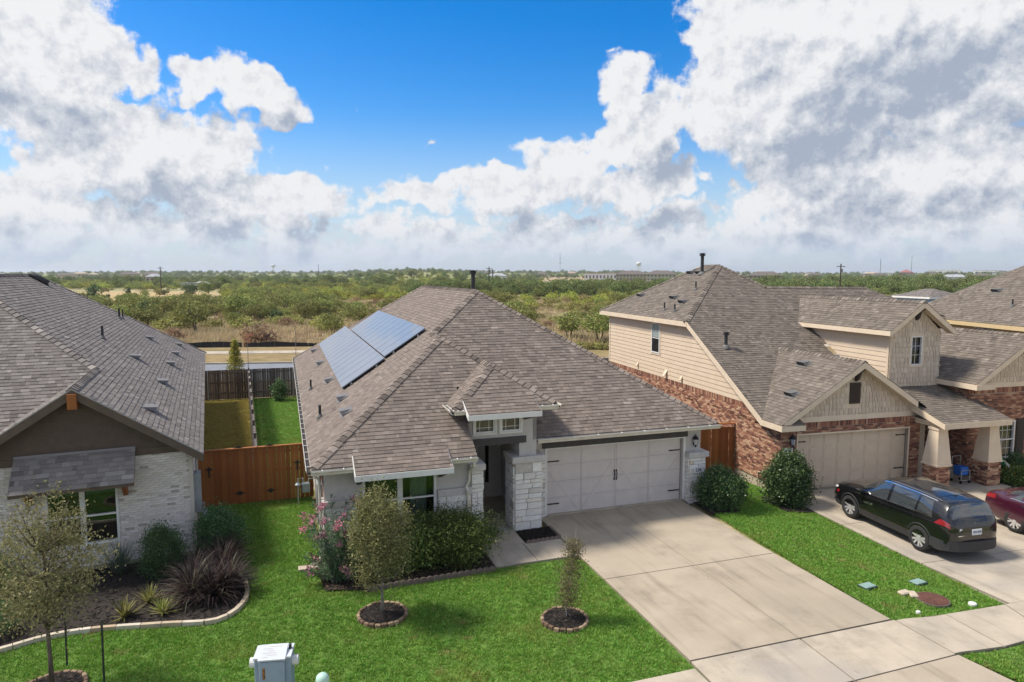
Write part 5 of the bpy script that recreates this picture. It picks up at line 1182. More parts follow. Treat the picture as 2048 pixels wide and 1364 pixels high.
    vent_pipe(roof, 2.1, 10.9, zl, .95, .085, True); vent_pipe(roof, -.55, 4.36, zf, .55, .07, True)
    # soil vent beside the wall
    return H
house_right()
# ------------------------------------------------------------------ the next house along, far right, and two roofs beyond
def house_plain(name, label, o, yaw, w, d, zg, eave, rise, wallm, shm, hip=True, windows=(), seed=3):
    r = random.Random(seed); H = empty(name, (*o, 0), R(yaw), label, 'house'); FR = frame(o, yaw)
    LW = Wall(.35, d - .35, 0, -1); FW = Wall(.35, .35, 1, 0)
    m = MB(); LW.panel(m, 0, d - .7, zg, eave - .1); m.build('wall', wallm, H); m = MB(); FW.panel(m, 0, w - .7, zg, eave - .1); m.build('wall', wallm, H)
    m = MB(); Wall(w - .35, .35, 0, 1).panel(m, 0, d - .7, zg, eave - .1); Wall(w - .35, d - .35, -1, 0).panel(m, 0, w - .7, zg, eave - .1); m.build('rear_wall', wallm, H)
    LW.boards('siding_board', wallm, H, 0, d - .7, eave - 2.5, eave - .1, .2, None, [x[:4] for x in windows])
    FW.boards('siding_board', wallm, H, 0, w - .7, eave - 2.5, eave - .1, .2)
    for u0, u1, z0, z1 in windows: LW.window(H, u0, u1, z0, z1, fw=.07, proud=.05, depth=-.004, glass=GLASS_C, trim=.1, trim_mat=wallm)
    s = rise / (w / 2); zl = lambda x, y: eave + s * x; zr = lambda x, y: eave + s * (w - x); zf = lambda x, y: eave + s * y; zb = lambda x, y: eave + s * (d - y); c = w / 2
    fs = [([(0, 0), (c, c), (c, d - c), (0, d)], zl, (0, 1)), ([(w, 0), (w, d), (c, d - c), (c, c)], zr, (0, 1)), ([(0, 0), (w, 0), (c, c)], zf, (1, 0)), ([(w, d), (0, d), (c, d - c)], zb, (1, 0))]
    dk = MB()
    for p, z, e in fs: deck_face(dk, p, z)
    roof = dk.build('roof', DECK, H); ps = Pieces('shingle', 'shingles', shm, roof, FR, 60)
    for p, z, e in (fs[0], fs[2]): shingle_face(ps, p, z, e, eave, exp=.16)
    ps.build()
    for a, b, o_ in (((0, d, eave), (0, 0, eave), (-1, 0)), ((0, 0, eave), (w, 0, eave), (0, -1))): fascia(H, Vector(a) - Vector((0, 0, .01)), Vector(b) - Vector((0, 0, .01)), .2, .03, o_, SIDING_Y if wallm is SIDING_Y else WHITE)
    soffit(H, [(.02, .02), (.345, .02), (.345, d - .02), (.02, d - .02)], eave - .2, wallm)
    return H, roof, zl
hd_, rd_, zld_ = house_plain('house', 'two-storey house with yellow siding beyond the pillared porch', (24.1, 24.2), 3, 13, 17, -.5, 5.2, 4.42, SIDING_Y, SH_R, windows=[(5.75, 7.05, 3.5, 4.92)])
roof_vent(rd_, 2.3, 12.0, zld_, (-1, 0)); roof_vent(rd_, 2.2, 8.6, zld_, (-1, 0)); vent_pipe(rd_, 1.2, 9.6, zld_, .4)
BLUE_S = mat('blue_siding', (.25, .36, .5), (.22, .33, .47), .7, 3); WHT_S = mat('white_siding', (.6, .6, .58), None, .7)
house_plain('house', 'blue-sided house with grey hip roof glimpsed behind the yellow one', (45.8, 75), 8, 4.8, 6, -.5, 5.15, .85, BLUE_S, SH_L)
house_plain('house', 'small white house with brown roof seen over the dormer ridge', (48.0, 85), 8, 4.4, 5.5, -.5, 4.3, .8, WHT_S, SH_R)

# ------------------------------------------------------------------ fences
def picket_mesh(w, h, t, dog, tone, mt, name='picket'):
    m = MB(); m.prism([(0, 0, 0), (w, 0, 0), (w, 0, h - dog), (w - dog, 0, h), (dog, 0, h), (0, 0, h - dog)], (0, t, 0), tone); return m.mesh(name, mt)
def fence(name, label, a, b, h, mt, cat='fence', group=None, rails='front', posts=None, double=False, capm=None, hf=gz, pw=.14, seed=1, cap=False, gap=.004):
    r = random.Random(seed); a, b = Vector((*a, 0)), Vector((*b, 0)); d = (b - a); L = d.length; yaw = math.atan2(d.y, d.x)
    root = empty(name, (a.x, a.y, hf(a.x, a.y)), yaw, label, cat, group)
    ms = [picket_mesh(pw - gap, h, .018, .02, t / 5, mt) for t in range(6)]; n = int(L / pw)
    for i in range(n):
        o = link('picket', r.choice(ms), root); side = (i % 2) if double else 0
        w = a + d * ((i + .5) / n); o.location = (i * L / n, .055 * (1 if side else -1) if double else 0, hf(w.x, w.y) - hf(a.x, a.y) - .03 + r.uniform(-.006, .006)); o.rotation_euler = (0, r.uniform(-.006, .006), 0)
    for z in (.3, h * .52, h - .25):
        m = MB(); y0, y1 = (-.035, .035) if double else ((-.045, -.004) if rails == 'front' else (.022, .06)); m.box(0, L, y0, y1, z, z + .09, r.random()); m.build('rail', mt, root)
    if posts:
        k = max(1, round(L / 2.4))
        for i in range(k + 1):
            m = MB(); x = L * i / k
            if posts == 'steel': m.tube([(x, -.05 - .03, -.1), (x, -.08, h - .05)], .03, 8); m.build('post', GALV, root)
            else: m.box(x - .045, x + .045, -.045, .045, -.1, h + .05, r.random()); m.build('post', mt, root)
    if cap: m = MB(); m.box(-.02, L + .02, -.06, .075, h - .035, h + .005, .8); m.build('cap_rail', mt, root)
    return root
def hinge_diamond(root, x, z, y=-.012):
    m = MB(); m.prism([(x - .18, y, z), (x - .08, y, z - .028), (x, y, z - .085), (x + .08, y, z - .028), (x + .18, y, z), (x + .08, y, z + .028), (x, y, z + .085), (x - .08, y, z + .028)], (0, .02, 0)); m.build('hinge_strap', BLACK, root)
def gate(label, x0, x1, hx, latch, seed):
    g = fence('gate', label, mw(x0, 4.42)[:2], mw(x1, 4.42)[:2], 1.86, CEDAR, 'gate', None, 'back', None, seed=seed, cap=True)
    for z in (.32, 1.86): hinge_diamond(g, hx - x0, z)
    m = MB(); lx = latch - x0; m.box(lx - .02, lx + .02, -.05, -.0, .95, 1.3); m.box(lx - .1, lx + .1, -.045, -.005, 1.2, 1.24); m.build('latch', BLACK, g); return g
gate('stained cedar gate leaf beside the white brick house', -10.52, -8.69, -9.28, -10.2, 5)
gate('stained cedar gate leaf meeting the grey stucco house', -8.68, -6.9, -8.3, -7.42, 6)
fence('cedar_fence', 'short stained cedar fence between garage corner and brick wall', mw(5.62, 3.5)[:2], mw(9.35, 2.6)[:2], 1.8, CEDAR, rails='back', seed=7, cap=True)
fence('yard_fence', 'dark weathered fence running between the two back yards', mw(-8.72, 4.5)[:2], mw(-9.9, 26.0)[:2], 1.75, GREYWOOD, double=True, posts='wood', seed=8)
fence('yard_fence', 'brown board fence with steel posts behind the dry lawn', mw(-17, 26.1)[:2], mw(-9.95, 26.1)[:2], 1.85, BROWNWOOD, posts='steel', seed=9)
fence('yard_fence', 'grey board fence with steel posts behind the bright green lawn', mw(-9.85, 26.1)[:2], mw(3, 26.1)[:2], 1.85, GREYWOOD, posts='steel', seed=10)
fence('yard_fence', 'grey board fence glimpsed between the two roofs at the back', mw(3.05, 26.1)[:2], mw(19, 25)[:2], 1.85, GREYWOOD, posts='steel', seed=11)

# ------------------------------------------------------------------ vehicles
def interp(tab, x):
    for (x0, *a), (x1, *b) in zip(tab, tab[1:]):
        if x <= x1:
            t = (x - x0) / (x1 - x0); t = t * t * (3 - 2 * t) if tab[0][0] == 0 and len(a) > 9 else t
            return [p + (q - p) * t for p, q in zip(a, b)]
    return list(tab[-1][1:])
def catmull(tab, x):
    """smooth table lookup"""
    k = 0
    while k < len(tab) - 2 and x > tab[k + 1][0]: k += 1
    p0, p1, p2, p3 = tab[max(k - 1, 0)], tab[k], tab[k + 1], tab[min(k + 2, len(tab) - 1)]
    h = p2[0] - p1[0]; t = min(1, max(0, (x - p1[0]) / h)); out = []
    for j in range(1, len(p1)):
        m1 = (p2[j] - p0[j]) / max(1e-6, p2[0] - p0[0]) * h; m2 = (p3[j] - p1[j]) / max(1e-6, p3[0] - p1[0]) * h
        if (p1[j] - p0[j]) * (p2[j] - p1[j]) <= 0: m1 = 0
        if (p2[j] - p1[j]) * (p3[j] - p2[j]) <= 0: m2 = 0
        out.append((2 * t ** 3 - 3 * t * t + 1) * p1[j] + (t ** 3 - 2 * t * t + t) * m1 + (-2 * t ** 3 + 3 * t * t) * p2[j] + (t ** 3 - t * t) * m2)
    return out
def car(name, label, spec, paint, loc, yaw):
    """x along the car (0 = nose), y across; body lofted through sections given by a table"""
    root = empty(name, loc, yaw, label, 'car')
    tab = spec['sections']                       # x: half width sill, half width waist, half width belt, half width roof, z sill, z waist, z belt, z roof edge, z roof
    L = tab[-1][0]
    def ring(x):
        ws, ww, wb, wr, zs, zw, zb, ze, zr = catmull(tab, x)
        pts = [(0, zs), (ws * .85, zs), (ws, zs + .03), ((ws + ww) / 2 + .01, (zs + zw) / 2), (ww, zw), ((ww * .6 + wb * .4) + .004, zw + (zb - zw) * .55), (wb, zb)]
        for k in (.33, .66): pts.append((wb + (wr - wb) * k + .022 * math.sin(k * math.pi), zb + (ze - zb) * k))
        pts += [(wr, ze), (wr * .88, ze + (zr - ze) * .55), (wr * .6, ze + (zr - ze) * .85), (0, zr)]
        return pts
    def S(x, v):
        """point on the side: v = ring index (float)"""
        r = ring(x); i = min(int(v), len(r) - 2); t = v - i; return Vector((x, r[i][0] + (r[i + 1][0] - r[i][0]) * t, r[i][1] + (r[i + 1][1] - r[i][1]) * t))
    xs = sorted(set([i * L / 60 for i in range(61)] + [t[0] for t in tab])); n = len(ring(0)); V, F = [], []
    for x in xs:
        r = ring(x); V += [(x, y, z) for y, z in r] + [(x, -y, z) for y, z in r[-2:0:-1]]
    k = 2 * n - 2
    for i in range(len(xs) - 1):
        for j in range(k): F.append((i * k + j, i * k + (j + 1) % k, (i + 1) * k + (j + 1) % k, (i + 1) * k + j))
    me = fast_mesh('body', V, F, paint, smooth=True); bm = bmesh.new(); bm.from_mesh(me)
    bm.verts.ensure_lookup_table(); bm.faces.new([bm.verts[j] for j in range(k)][::-1]); bm.faces.new([bm.verts[(len(xs) - 1) * k + j] for j in range(k)])
    bmesh.ops.recalc_face_normals(bm, faces=bm.faces[:]); bm.to_mesh(me); bm.free()
    # cut wheel wells
    body = link('body', me, root); wr_ = spec['wheel_r']
    cut = MB()
    for x in spec['axles']:
        for sy in (-1, 1): cut.tube([(x, sy * .55, wr_), (x, sy * 1.2, wr_)], wr_ * 1.13, 28)
    co = link('wheel_well_cut', cut.mesh('wheel_well_cut', BLACK)); md = body.modifiers.new('b', 'BOOLEAN'); md.operation = 'DIFFERENCE'; md.object = co; md.solver = 'EXACT'
    dg = bpy.context.evaluated_depsgraph_get(); me2 = bpy.data.meshes.new_from_object(body.evaluated_get(dg)); body.modifiers.clear(); body.data = me2
    me2.materials.clear(); me2.materials.append(paint); bpy.data.objects.remove(co)
    def patch_(name, x0f, v0, v1, mt, off=.006, nx=14, nv=5, par=None, both=True, sides=(1, -1)):
        """strip of the body surface between x0f(v) = (xa, xb) and ring rows v0..v1, lifted off a little"""
        for sy in (sides if both else (1,)):
            V, F = [], []
            for j in range(nv + 1):
                v = v0 + (v1 - v0) * j / nv; xa, xb = x0f((j / nv))
                for i in range(nx + 1):
                    x = xa + (xb - xa) * i / nx; p = S(x, v); du = S(min(x + .02, L), v) - S(max(x - .02, 0), v); dv = S(x, min(v + .05, n - 1.001)) - S(x, max(v - .05, 0)); nn = du.cross(dv).normalized()
                    if nn.y < 0 and abs(nn.y) > .05: nn = -nn
                    if abs(nn.y) <= .05 and nn.z < 0: nn = -nn
                    p = p + nn * off; V.append((p.x, p.y * sy, p.z))
            F = [(j * (nx + 1) + i, j * (nx + 1) + i + 1, (j + 1) * (nx + 1) + i + 1, (j + 1) * (nx + 1) + i) for j in range(nv) for i in range(nx)]
            if sy < 0: F = [f[::-1] for f in F]
            link(name, fast_mesh(name, V, F, mt, smooth=True), par or root)
    CG = MATS.get('car_glass') or mat('car_glass', (.035, .042, .048), None, .03, spec=1., coat=1.)
    TRIMB = mat('car_plastic', (.035, .035, .037), (.03, .03, .032), .6, 8)
    for nm, f, v0, v1 in spec['windows']: patch_(nm, f, v0, v1, CG, .005)
    for f, v0, v1 in spec.get('rails', ()): patch_('roof_rail', f, v0, v1, mat('chrome_dark', (.25, .25, .26), None, .25, metal=.9), .018, nv=2)
    for nm, f, v0, v1, mt in spec['extras']: patch_(nm, f, v0, v1, mt, .007)
    # windscreen and rear window: across the car
    def cross(nm, x0, x1, vs, mt, inset=.9, off=.008):
        V, F = [], []; nx, ny = 8, 12
        for i in range(nx + 1):
            x = x0 + (x1 - x0) * i / nx; r = ring(x); top = r[vs:]
            w = top[0][0] * inset
            for j in range(ny + 1):
                y = -w + 2 * w * j / ny; ay = abs(y); z = top[0][1]
                for (ya, za), (yb, zb) in zip(top, top[1:]):
                    if yb <= ay <= ya: z = za + (zb - za) * (ya - ay) / max(1e-6, ya - yb)
                V.append((x, y, z + off))
        F = [(i * (ny + 1) + j, i * (ny + 1) + j + 1, (i + 1) * (ny + 1) + j + 1, (i + 1) * (ny + 1) + j) for i in range(nx) for j in range(ny)]
        return link(nm, fast_mesh(nm, V, F, mt, smooth=True), root)
    for nm, x0, x1, vs, ins in spec['cross']: cross(nm, x0, x1, vs, CG, ins)
    for nm, x0, x1, vs, ins, mt in spec.get('cross2', ()): cross(nm, x0, x1, vs, mt, ins, .006)
    # wheels
    TY = mat('tyre', (.02, .02, .021), (.028, .027, .026), .85, 12); ALLOY = mat('alloy', (.75, .75, .76), None, .32, metal=.7)
    wb = spec['wheel_w']
    for x in spec['axles']:
        for sy in (-1, 1):
            y = sy * (spec['track'] - .0); t = MB(); r = wr_
            prof = [(r * .66, -wb / 2), (r * .93, -wb / 2), (r, -wb * .36), (r, wb * .36), (r * .93, wb / 2), (r * .66, wb / 2)]; nn = 28; b = len(t.v)
            for (rr, yy) in prof:
                for q in range(nn): a = 2 * math.pi * q / nn; t.v.append((rr * math.cos(a), yy, rr * math.sin(a)))
            for i in range(len(prof) - 1):
                for q in range(nn): t.f.append((i * nn + q, i * nn + (q + 1) % nn, (i + 1) * nn + (q + 1) % nn, (i + 1) * nn + q)); t.t.append(.5)
            ty = t.build('wheel', TY, root, smooth=True); ty.location = (x, y, wr_)
            rm = MB(); o = sy * (wb / 2 - .015)
            for s_ in range(10):
                a = 2 * math.pi * (s_ // 2) / 5 + (.16 if s_ % 2 else -.16); a2 = 2 * math.pi * (s_ // 2) / 5 + (.27 if s_ % 2 else -.27); w_ = .027
                p0 = Vector((.05 * math.cos(a), 0, .05 * math.sin(a))); p1 = Vector((r * .66 * math.cos(a2), 0, r * .66 * math.sin(a2))); pe = Vector((-math.sin(a2), 0, math.cos(a2))) * w_
                q = [p0 - pe, p1 - pe, p1 + pe, p0 + pe]; rm.prism([(c.x, o, c.z) for c in q], (0, -sy * .03, 0))
            rm.tube([(0, o + sy * .005, 0), (0, o - sy * .06, 0)], .06, 12); b = len(rm.v)
            for rr, yy in ((r * .64, o), (r * .7, o), (r * .7, o - sy * .02), (r * .64, -o * .6)):
                for q in range(nn): a = 2 * math.pi * q / nn; rm.v.append((rr * math.cos(a), yy, rr * math.sin(a)))
            for i in range(3):
                for q in range(nn): rm.f.append((b + i * nn + q, b + i * nn + (q + 1) % nn, b + (i + 1) * nn + (q + 1) % nn, b + (i + 1) * nn + q)); rm.t.append(.5)
            rm.build('rim', ALLOY, ty)
            dk_ = MB(); dk_.tube([(0, o - sy * .05, 0), (0, o - sy * .07, 0)], r * .63, 20); dk_.build('brake_shade', BLACK, ty)
            if spec.get('arch'):
                am = MB(); pts = []; 
                for q in range(15):
                    a = math.pi * (q / 14) * 1.12 - .06 * math.pi; rr = wr_ * 1.13; zz = wr_ + rr * math.sin(a); xx = x + rr * math.cos(a)
                    v = next((vv / 20 for vv in range(40, 140) if S(xx, vv / 20).z >= zz), 3.); sy_ = S(xx, v).y; pts.append((xx, sy * (sy_ - .012), zz))
                am.tube(pts, .022, 6); am.build('arch_trim', TRIMB, root)
    return root, S, ring
def paint_mat(name, c, c2, flake=.0):
    m = mat(name, c, c2, .25, 40, spec=.5, coat=1., metal=.3); m.node_tree.nodes['Principled BSDF'].inputs['Coat Roughness'].default_value = .03; return m
BLK = paint_mat('black_car_paint', (.006, .006, .007), (.008, .008, .009)); MAR = paint_mat('maroon_car_paint', (.06, .008, .022), (.07, .01, .027))
RED_L = mat('tail_lamp', (.26, .008, .012), None, .15, spec=.8, coat=1.); CLR_L = mat('clear_lamp', (.6, .6, .62), None, .15, spec=.8); CHROME = mat('chrome', (.7, .7, .7), None, .12, metal=1.)
PLAST = mat('car_plastic', (.035, .035, .037), (.03, .03, .032), .6, 8)
#      x     ws   ww   wb   wr   zs   zw   zb   ze   zr
suv = [(0, .58, .64, .56, .46, .38, .6, .72, .76, .78), (.1, .76, .82, .72, .6, .27, .62, .86, .91, .94), (.5, .86, .9, .84, .72, .24, .66, .95, 1.02, 1.05), (1.1, .88, .915, .88, .74, .24, .68, 1.0, 1.1, 1.13), (1.3, .88, .915, .885, .72, .24, .68, 1.01, 1.15, 1.19),
       (2.05, .88, .915, .885, .645, .24, .69, 1.04, 1.55, 1.605), (2.5, .88, .915, .885, .655, .24, .7, 1.06, 1.6, 1.66), (3.3, .88, .915, .88, .655, .24, .71, 1.09, 1.6, 1.66), (4.1, .88, .91, .87, .64, .25, .73, 1.12, 1.55, 1.61), (4.36, .87, .9, .86, .63, .26, .74, 1.13, 1.5, 1.56),
       (4.42, .85, .885, .845, .645, .27, .75, 1.12, 1.39, 1.45), (4.5, .82, .86, .81, .68, .3, .76, 1.09, 1.2, 1.25), (4.55, .77, .81, .76, .66, .31, .75, 1.04, 1.12, 1.15), (4.6, .68, .72, .67, .6, .32, .74, .97, 1.03, 1.06), (4.63, .56, .62, .58, .5, .34, .7, .88, .94, .96), (4.65, .44, .5, .45, .4, .36, .66, .78, .82, .84)]
spec = dict(sections=suv, wheel_r=.372, wheel_w=.24, axles=(.93, 3.66), track=.8, arch=True,
            windows=[('side_window', lambda t: (1.52 + t * .62, 2.42), 6.12, 8.75), ('side_window', lambda t: (2.52, 3.42 + .02 * t), 6.12, 8.75), ('quarter_window', lambda t: (3.5, 4.02 - .12 * t), 6.2, 8.6)],
            rails=[(lambda t: (2.1, 4.1), 9.15, 9.55)],
            extras=[('door_sill', lambda t: (1.36, 3.24), 1.6, 2.75, PLAST), ('rear_bumper', lambda t: (4.1, 4.67), 1.6, 3.0, PLAST), ('front_bumper', lambda t: (.06, .46), 1.6, 2.9, PLAST), ('tail_lamp', lambda t: (4.12 + .16 * t, 4.56 - .03 * t), 5.25, 6.1, RED_L), ('headlamp', lambda t: (.08, .3), 5.2, 5.7, CLR_L), ('window_chrome', lambda t: (1.5, 4.05), 6.0, 6.12, CHROME), ('door_gap', lambda t: (1.42, 1.428), 2.8, 6.0, BLACK), ('door_gap', lambda t: (2.46, 2.468), 2.8, 6.0, BLACK), ('door_gap', lambda t: (3.44, 3.448), 4.2, 6.0, BLACK), ('shoulder_crease', lambda t: (.9, 4.1), 5.3, 5.38, mat('crease_sheen', (.03, .03, .034), None, .1, coat=1.)), ('window_trim', lambda t: (1.62 + .5 * t, 4.0), 8.8, 8.95, CHROME), ('door_handle', lambda t: (2.18, 2.4), 5.0, 5.2, BLK), ('door_handle', lambda t: (3.2, 3.42), 5.0, 5.2, BLK), ('side_marker', lambda t: (.3, .42), 4.3, 4.8, RED_L)],
            cross=[('windscreen', 1.36, 2.06, 7, .95), ('rear_window', 4.375, 4.515, 8, .92)], cross2=[('sunroof_panel', 2.35, 3.9, 10, .86, mat('dark_roof_glass', (.02, .02, .022), None, .12, spec=.8, coat=.6))])
_p = cw(-.33 + .88, -1.83); spec_yaw = R(CYAW) - R(90) - R(1.2)
suv_o, suvS, suvR = car('parked_car', 'black sport utility car parked on the driveway by the tan garage', spec, BLK, (_p.x, _p.y, -.2), spec_yaw)
# plate, emblem, badge lettering
m = MB(); m.box(4.655, 4.67, -.16, .16, .76, .92); pl = m.build('licence_plate', mat('plate_white', (.66, .68, .7), None, .4), suv_o)
tx = text_mesh('TPG-4378', .066, mat('plate_blue', (.03, .05, .15), None, .5), 'plate_number', pl, True); orient(tx, (4.673, 0, .84), (0, 1, 0), (0, 0, 1))
m = MB(); m.prism([(4.575, y_, z_ + .035) for y_, z_ in ((-.1, .99), (-.03, .99), (-.03, .975), (.03, .975), (.03, .99), (.1, .99), (.1, 1.025), (.03, 1.025), (.03, 1.04), (-.03, 1.04), (-.03, 1.025), (-.1, 1.025))], (.02, 0, 0)); m.build('emblem', mat('gold_badge', (.7, .48, .15), None, .3, metal=.9), suv_o)
for _s in (-1, 1):
    _q = suvS(1.72, 4.3); tx = text_mesh('EQUINOX', .085, CHROME, 'badge', suv_o, True, .004); orient(tx, (1.72, _s * (_q.y + .008), _q.z), (_s * -1, 0, 0), (0, 0, 1))
    m = MB(); m.cbox(1.36, 1.56, *sorted((_s * .93, _s * 1.1)), .99, 1.14, .035); m.build('side_mirror', BLK, suv_o)
m = MB(); m.prism([(x_, y_, .33) for x_, y_ in ((4.05, .93), (4.4, .91), (4.58, .8), (4.69, .6), (4.74, .3), (4.75, 0), (4.74, -.3), (4.69, -.6), (4.58, -.8), (4.4, -.91), (4.05, -.93), (4.05, -.8), (4.6, -.5), (4.6, .5), (4.05, .8))], (-.02, 0, .26)); m.build('bumper_guard', PLAST, suv_o)
m = MB(); m.prism([(3.78, -.02, 1.585), (3.95, -.02, 1.58), (3.95, -.02, 1.66)], (0, .04, 0)); m.build('antenna_fin', BLK, suv_o)
m = MB(); m.box(4.62, 4.65, -.6, -.38, .74, .765); m.build('trim_strip', CHROME, suv_o)
m = MB(); m.tube([(4.61, -.5, .9), (4.635, -.5, .9)], .05, 12); m.build('sticker', mat('sticker', (.6, .6, .65), None, .5), suv_o)
sed = [(0, .62, .7, .62, .5, .34, .58, .72, .78, .82), (.15, .76, .83, .74, .6, .24, .6, .82, .88, .91), (.6, .86, .9, .84, .68, .2, .64, .88, .95, .98), (1.3, .88, .92, .88, .7, .2, .66, .92, 1.0, 1.04), (1.5, .88, .92, .88, .68, .2, .66, .93, 1.06, 1.1), (2.3, .88, .92, .88, .58, .2, .67, .96, 1.37, 1.42), (2.8, .88, .92, .88, .57, .2, .68, .97, 1.4, 1.455), (3.5, .88, .92, .87, .57, .2, .69, .99, 1.34, 1.39),
       (4.2, .87, .91, .86, .62, .22, .71, 1.0, 1.08, 1.12), (4.6, .84, .88, .82, .64, .26, .71, .98, 1.04, 1.07), (4.8, .78, .84, .76, .62, .32, .68, .92, .97, .99), (4.88, .72, .78, .7, .58, .38, .62, .8, .84, .86)]
spec2 = dict(sections=sed, wheel_r=.34, wheel_w=.22, axles=(.95, 3.8), track=.8, arch=False,
             windows=[('side_window', lambda t: (1.75 + t * .58, 2.62), 6.12, 8.7), ('side_window', lambda t: (2.72, 3.6 - .05 * t), 6.12, 8.7), ('quarter_window', lambda t: (3.66, 3.98 - .25 * t), 6.12, 8.4)],
             extras=[('tail_lamp', lambda t: (4.45, 4.82), 4.9, 5.9, RED_L), ('headlamp', lambda t: (.1, .55), 5.0, 5.9, CLR_L), ('window_chrome', lambda t: (1.7, 4.0), 6.0, 6.12, CHROME), ('door_handle', lambda t: (2.38, 2.6), 5.0, 5.25, CHROME), ('door_handle', lambda t: (3.4, 3.62), 5.0, 5.25, CHROME)],
             cross=[('windscreen', 1.56, 2.24, 7, .94), ('rear_window', 3.56, 4.14, 7, .92)])
_p2 = cw(4.5, -4.0 - 4.88); car('parked_car', 'maroon sedan parked beside the black car', spec2, MAR, (_p2.x, _p2.y, -.2), R(CYAW) + R(90) + R(1))
# ------------------------------------------------------------------ plants
def leaves(C, size, aspect=.5, rng=npr, flat=0., droop=None, tones=(.5, .25), dirs=None, bend=.12):
    """diamond leaves: C (n,3) bases; returns V, F, tone"""
    n = len(C); a = rng.normal(size=(n, 3)) if dirs is None else dirs + rng.normal(size=(n, 3)) * .35
    a[:, 2] *= (1 - flat); a /= np.linalg.norm(a, axis=1)[:, None] + 1e-9
    b = rng.normal(size=(n, 3)); b -= (b * a).sum(1)[:, None] * a; b /= np.linalg.norm(b, axis=1)[:, None] + 1e-9; c = np.cross(a, b)
    L = size * rng.uniform(.6, 1.35, n)[:, None]; W = L * aspect / 2
    V = np.stack([C, C + a * L * .5 + b * W + c * L * bend, C + a * L, C + a * L * .5 - b * W + c * L * bend], 1).reshape(-1, 3)
    F = np.arange(4 * n).reshape(n, 4); t = np.clip(rng.normal(tones[0], tones[1], n), 0, 1)
    return V, F, t
def clumped(n, k, rad, rng, shell=.55, jitter=.28, keep=None, flat_bottom=-1.):
    """points in leaf clumps spread through an uneven ellipsoid"""
    d = rng.normal(size=(k, 3)); d /= np.linalg.norm(d, axis=1)[:, None]; r = rng.uniform(shell, 1.0, k) ** .7
    c = d * r[:, None]; c[:, 2] = np.maximum(c[:, 2], flat_bottom); c += rng.normal(size=(k, 3)) * .06
    i = rng.integers(0, k, n); p = c[i] + rng.normal(size=(n, 3)) * jitter * rng.uniform(.5, 1.2, k)[i][:, None]
    return p * np.array(rad)
def obj_np(name, V, F, t, mt, parent=None, loc=None):
    o = link(name, fast_mesh(name, V, F, mt, t), parent)
    if loc is not None: o.location = loc
    return o
BARK = mat('bark', (.1, .075, .055), (.16, .125, .1), .95, 12, bump=.8, bscale=40, stretch=(1, 1, .3)); BARK_G = mat('grey_bark', (.2, .175, .15), (.28, .25, .22), .95, 12, bump=.8, bscale=40)
OLIVE = leaf_mat('olive_leaf', [(0, (0.092, 0.101, 0.037)), (.5, (0.193, 0.184, 0.077)), (1, (0.368, 0.340, 0.156))])
WISPY = leaf_mat('wispy_leaf', [(0, (0.120, 0.120, 0.048)), (.5, (0.240, 0.224, 0.099)), (1, (0.432, 0.400, 0.200))])
HEDGE = leaf_mat('hedge_leaf', [(0, (0.048, 0.084, 0.024)), (.55, (0.120, 0.188, 0.048)), (.9, (0.240, 0.312, 0.084)), (1, (0.480, 0.456, 0.120))])
HOLLY = leaf_mat('holly_leaf', [(0, (0.028, 0.068, 0.028)), (.6, (0.068, 0.132, 0.048)), (1, (0.168, 0.240, 0.084))], .35, .15)
BOXW = leaf_mat('boxwood_leaf', [(0, (0.038, 0.079, 0.034)), (.6, (0.083, 0.156, 0.062)), (1, (0.187, 0.291, 0.104))])
OLEA = leaf_mat('oleander_leaf', [(0, (0.058, 0.106, 0.058)), (.6, (0.115, 0.192, 0.096)), (1, (0.230, 0.307, 0.154))])
PINK = leaf_mat('pink_petal', [(0, (.55, .16, .26)), (1, (.75, .36, .45))], .6, .4)
PURP = leaf_mat('purple_blade', [(0, (0.025, 0.017, 0.018)), (.55, (0.067, 0.042, 0.041)), (.85, (0.123, 0.094, 0.077)), (1, (0.157, 0.175, 0.102))])
YUCC = leaf_mat('yucca_blade', [(0, (.08, .12, .03)), (.5, (.28, .3, .08)), (1, (.5, .46, .18))])
BLUEG = leaf_mat('blue_green_blade', [(0, (0.064, 0.096, 0.064)), (1, (0.192, 0.256, 0.176))])
def limb_tree(root, h0, branches, r0, mt, seed, lean=(0, 0)):
    """trunk with limbs; returns limb end points"""
    r = random.Random(seed); m = MB(); pts = []
    for i in range(6): z = h0 * i / 5; pts.append((lean[0] * z + r.uniform(-.012, .012), lean[1] * z + r.uniform(-.012, .012), z))
    m.tube(pts, [r0 * (1.25 if i == 0 else 1 - .09 * i) for i in range(6)], 8); m.build('trunk', mt, root, smooth=True); ends = []
    lm = MB()
    for (zb, L, n) in branches:
        for k in range(n):
            a = 2 * math.pi * (k + r.random()) / n; e = r.uniform(.5, 1.2); b = Vector((lean[0] * zb, lean[1] * zb, zb)); d = Vector((math.cos(a) * math.cos(e), math.sin(a) * math.cos(e), math.sin(e)))
            p1 = b + d * L * .5; p2 = b + d * L + Vector((0, 0, L * .25)); lm.tube([b, p1, p2], [r0 * .55, r0 * .35, r0 * .12], 5); ends.append(p2)
    lm.build('limb', mt, root, smooth=True); return ends
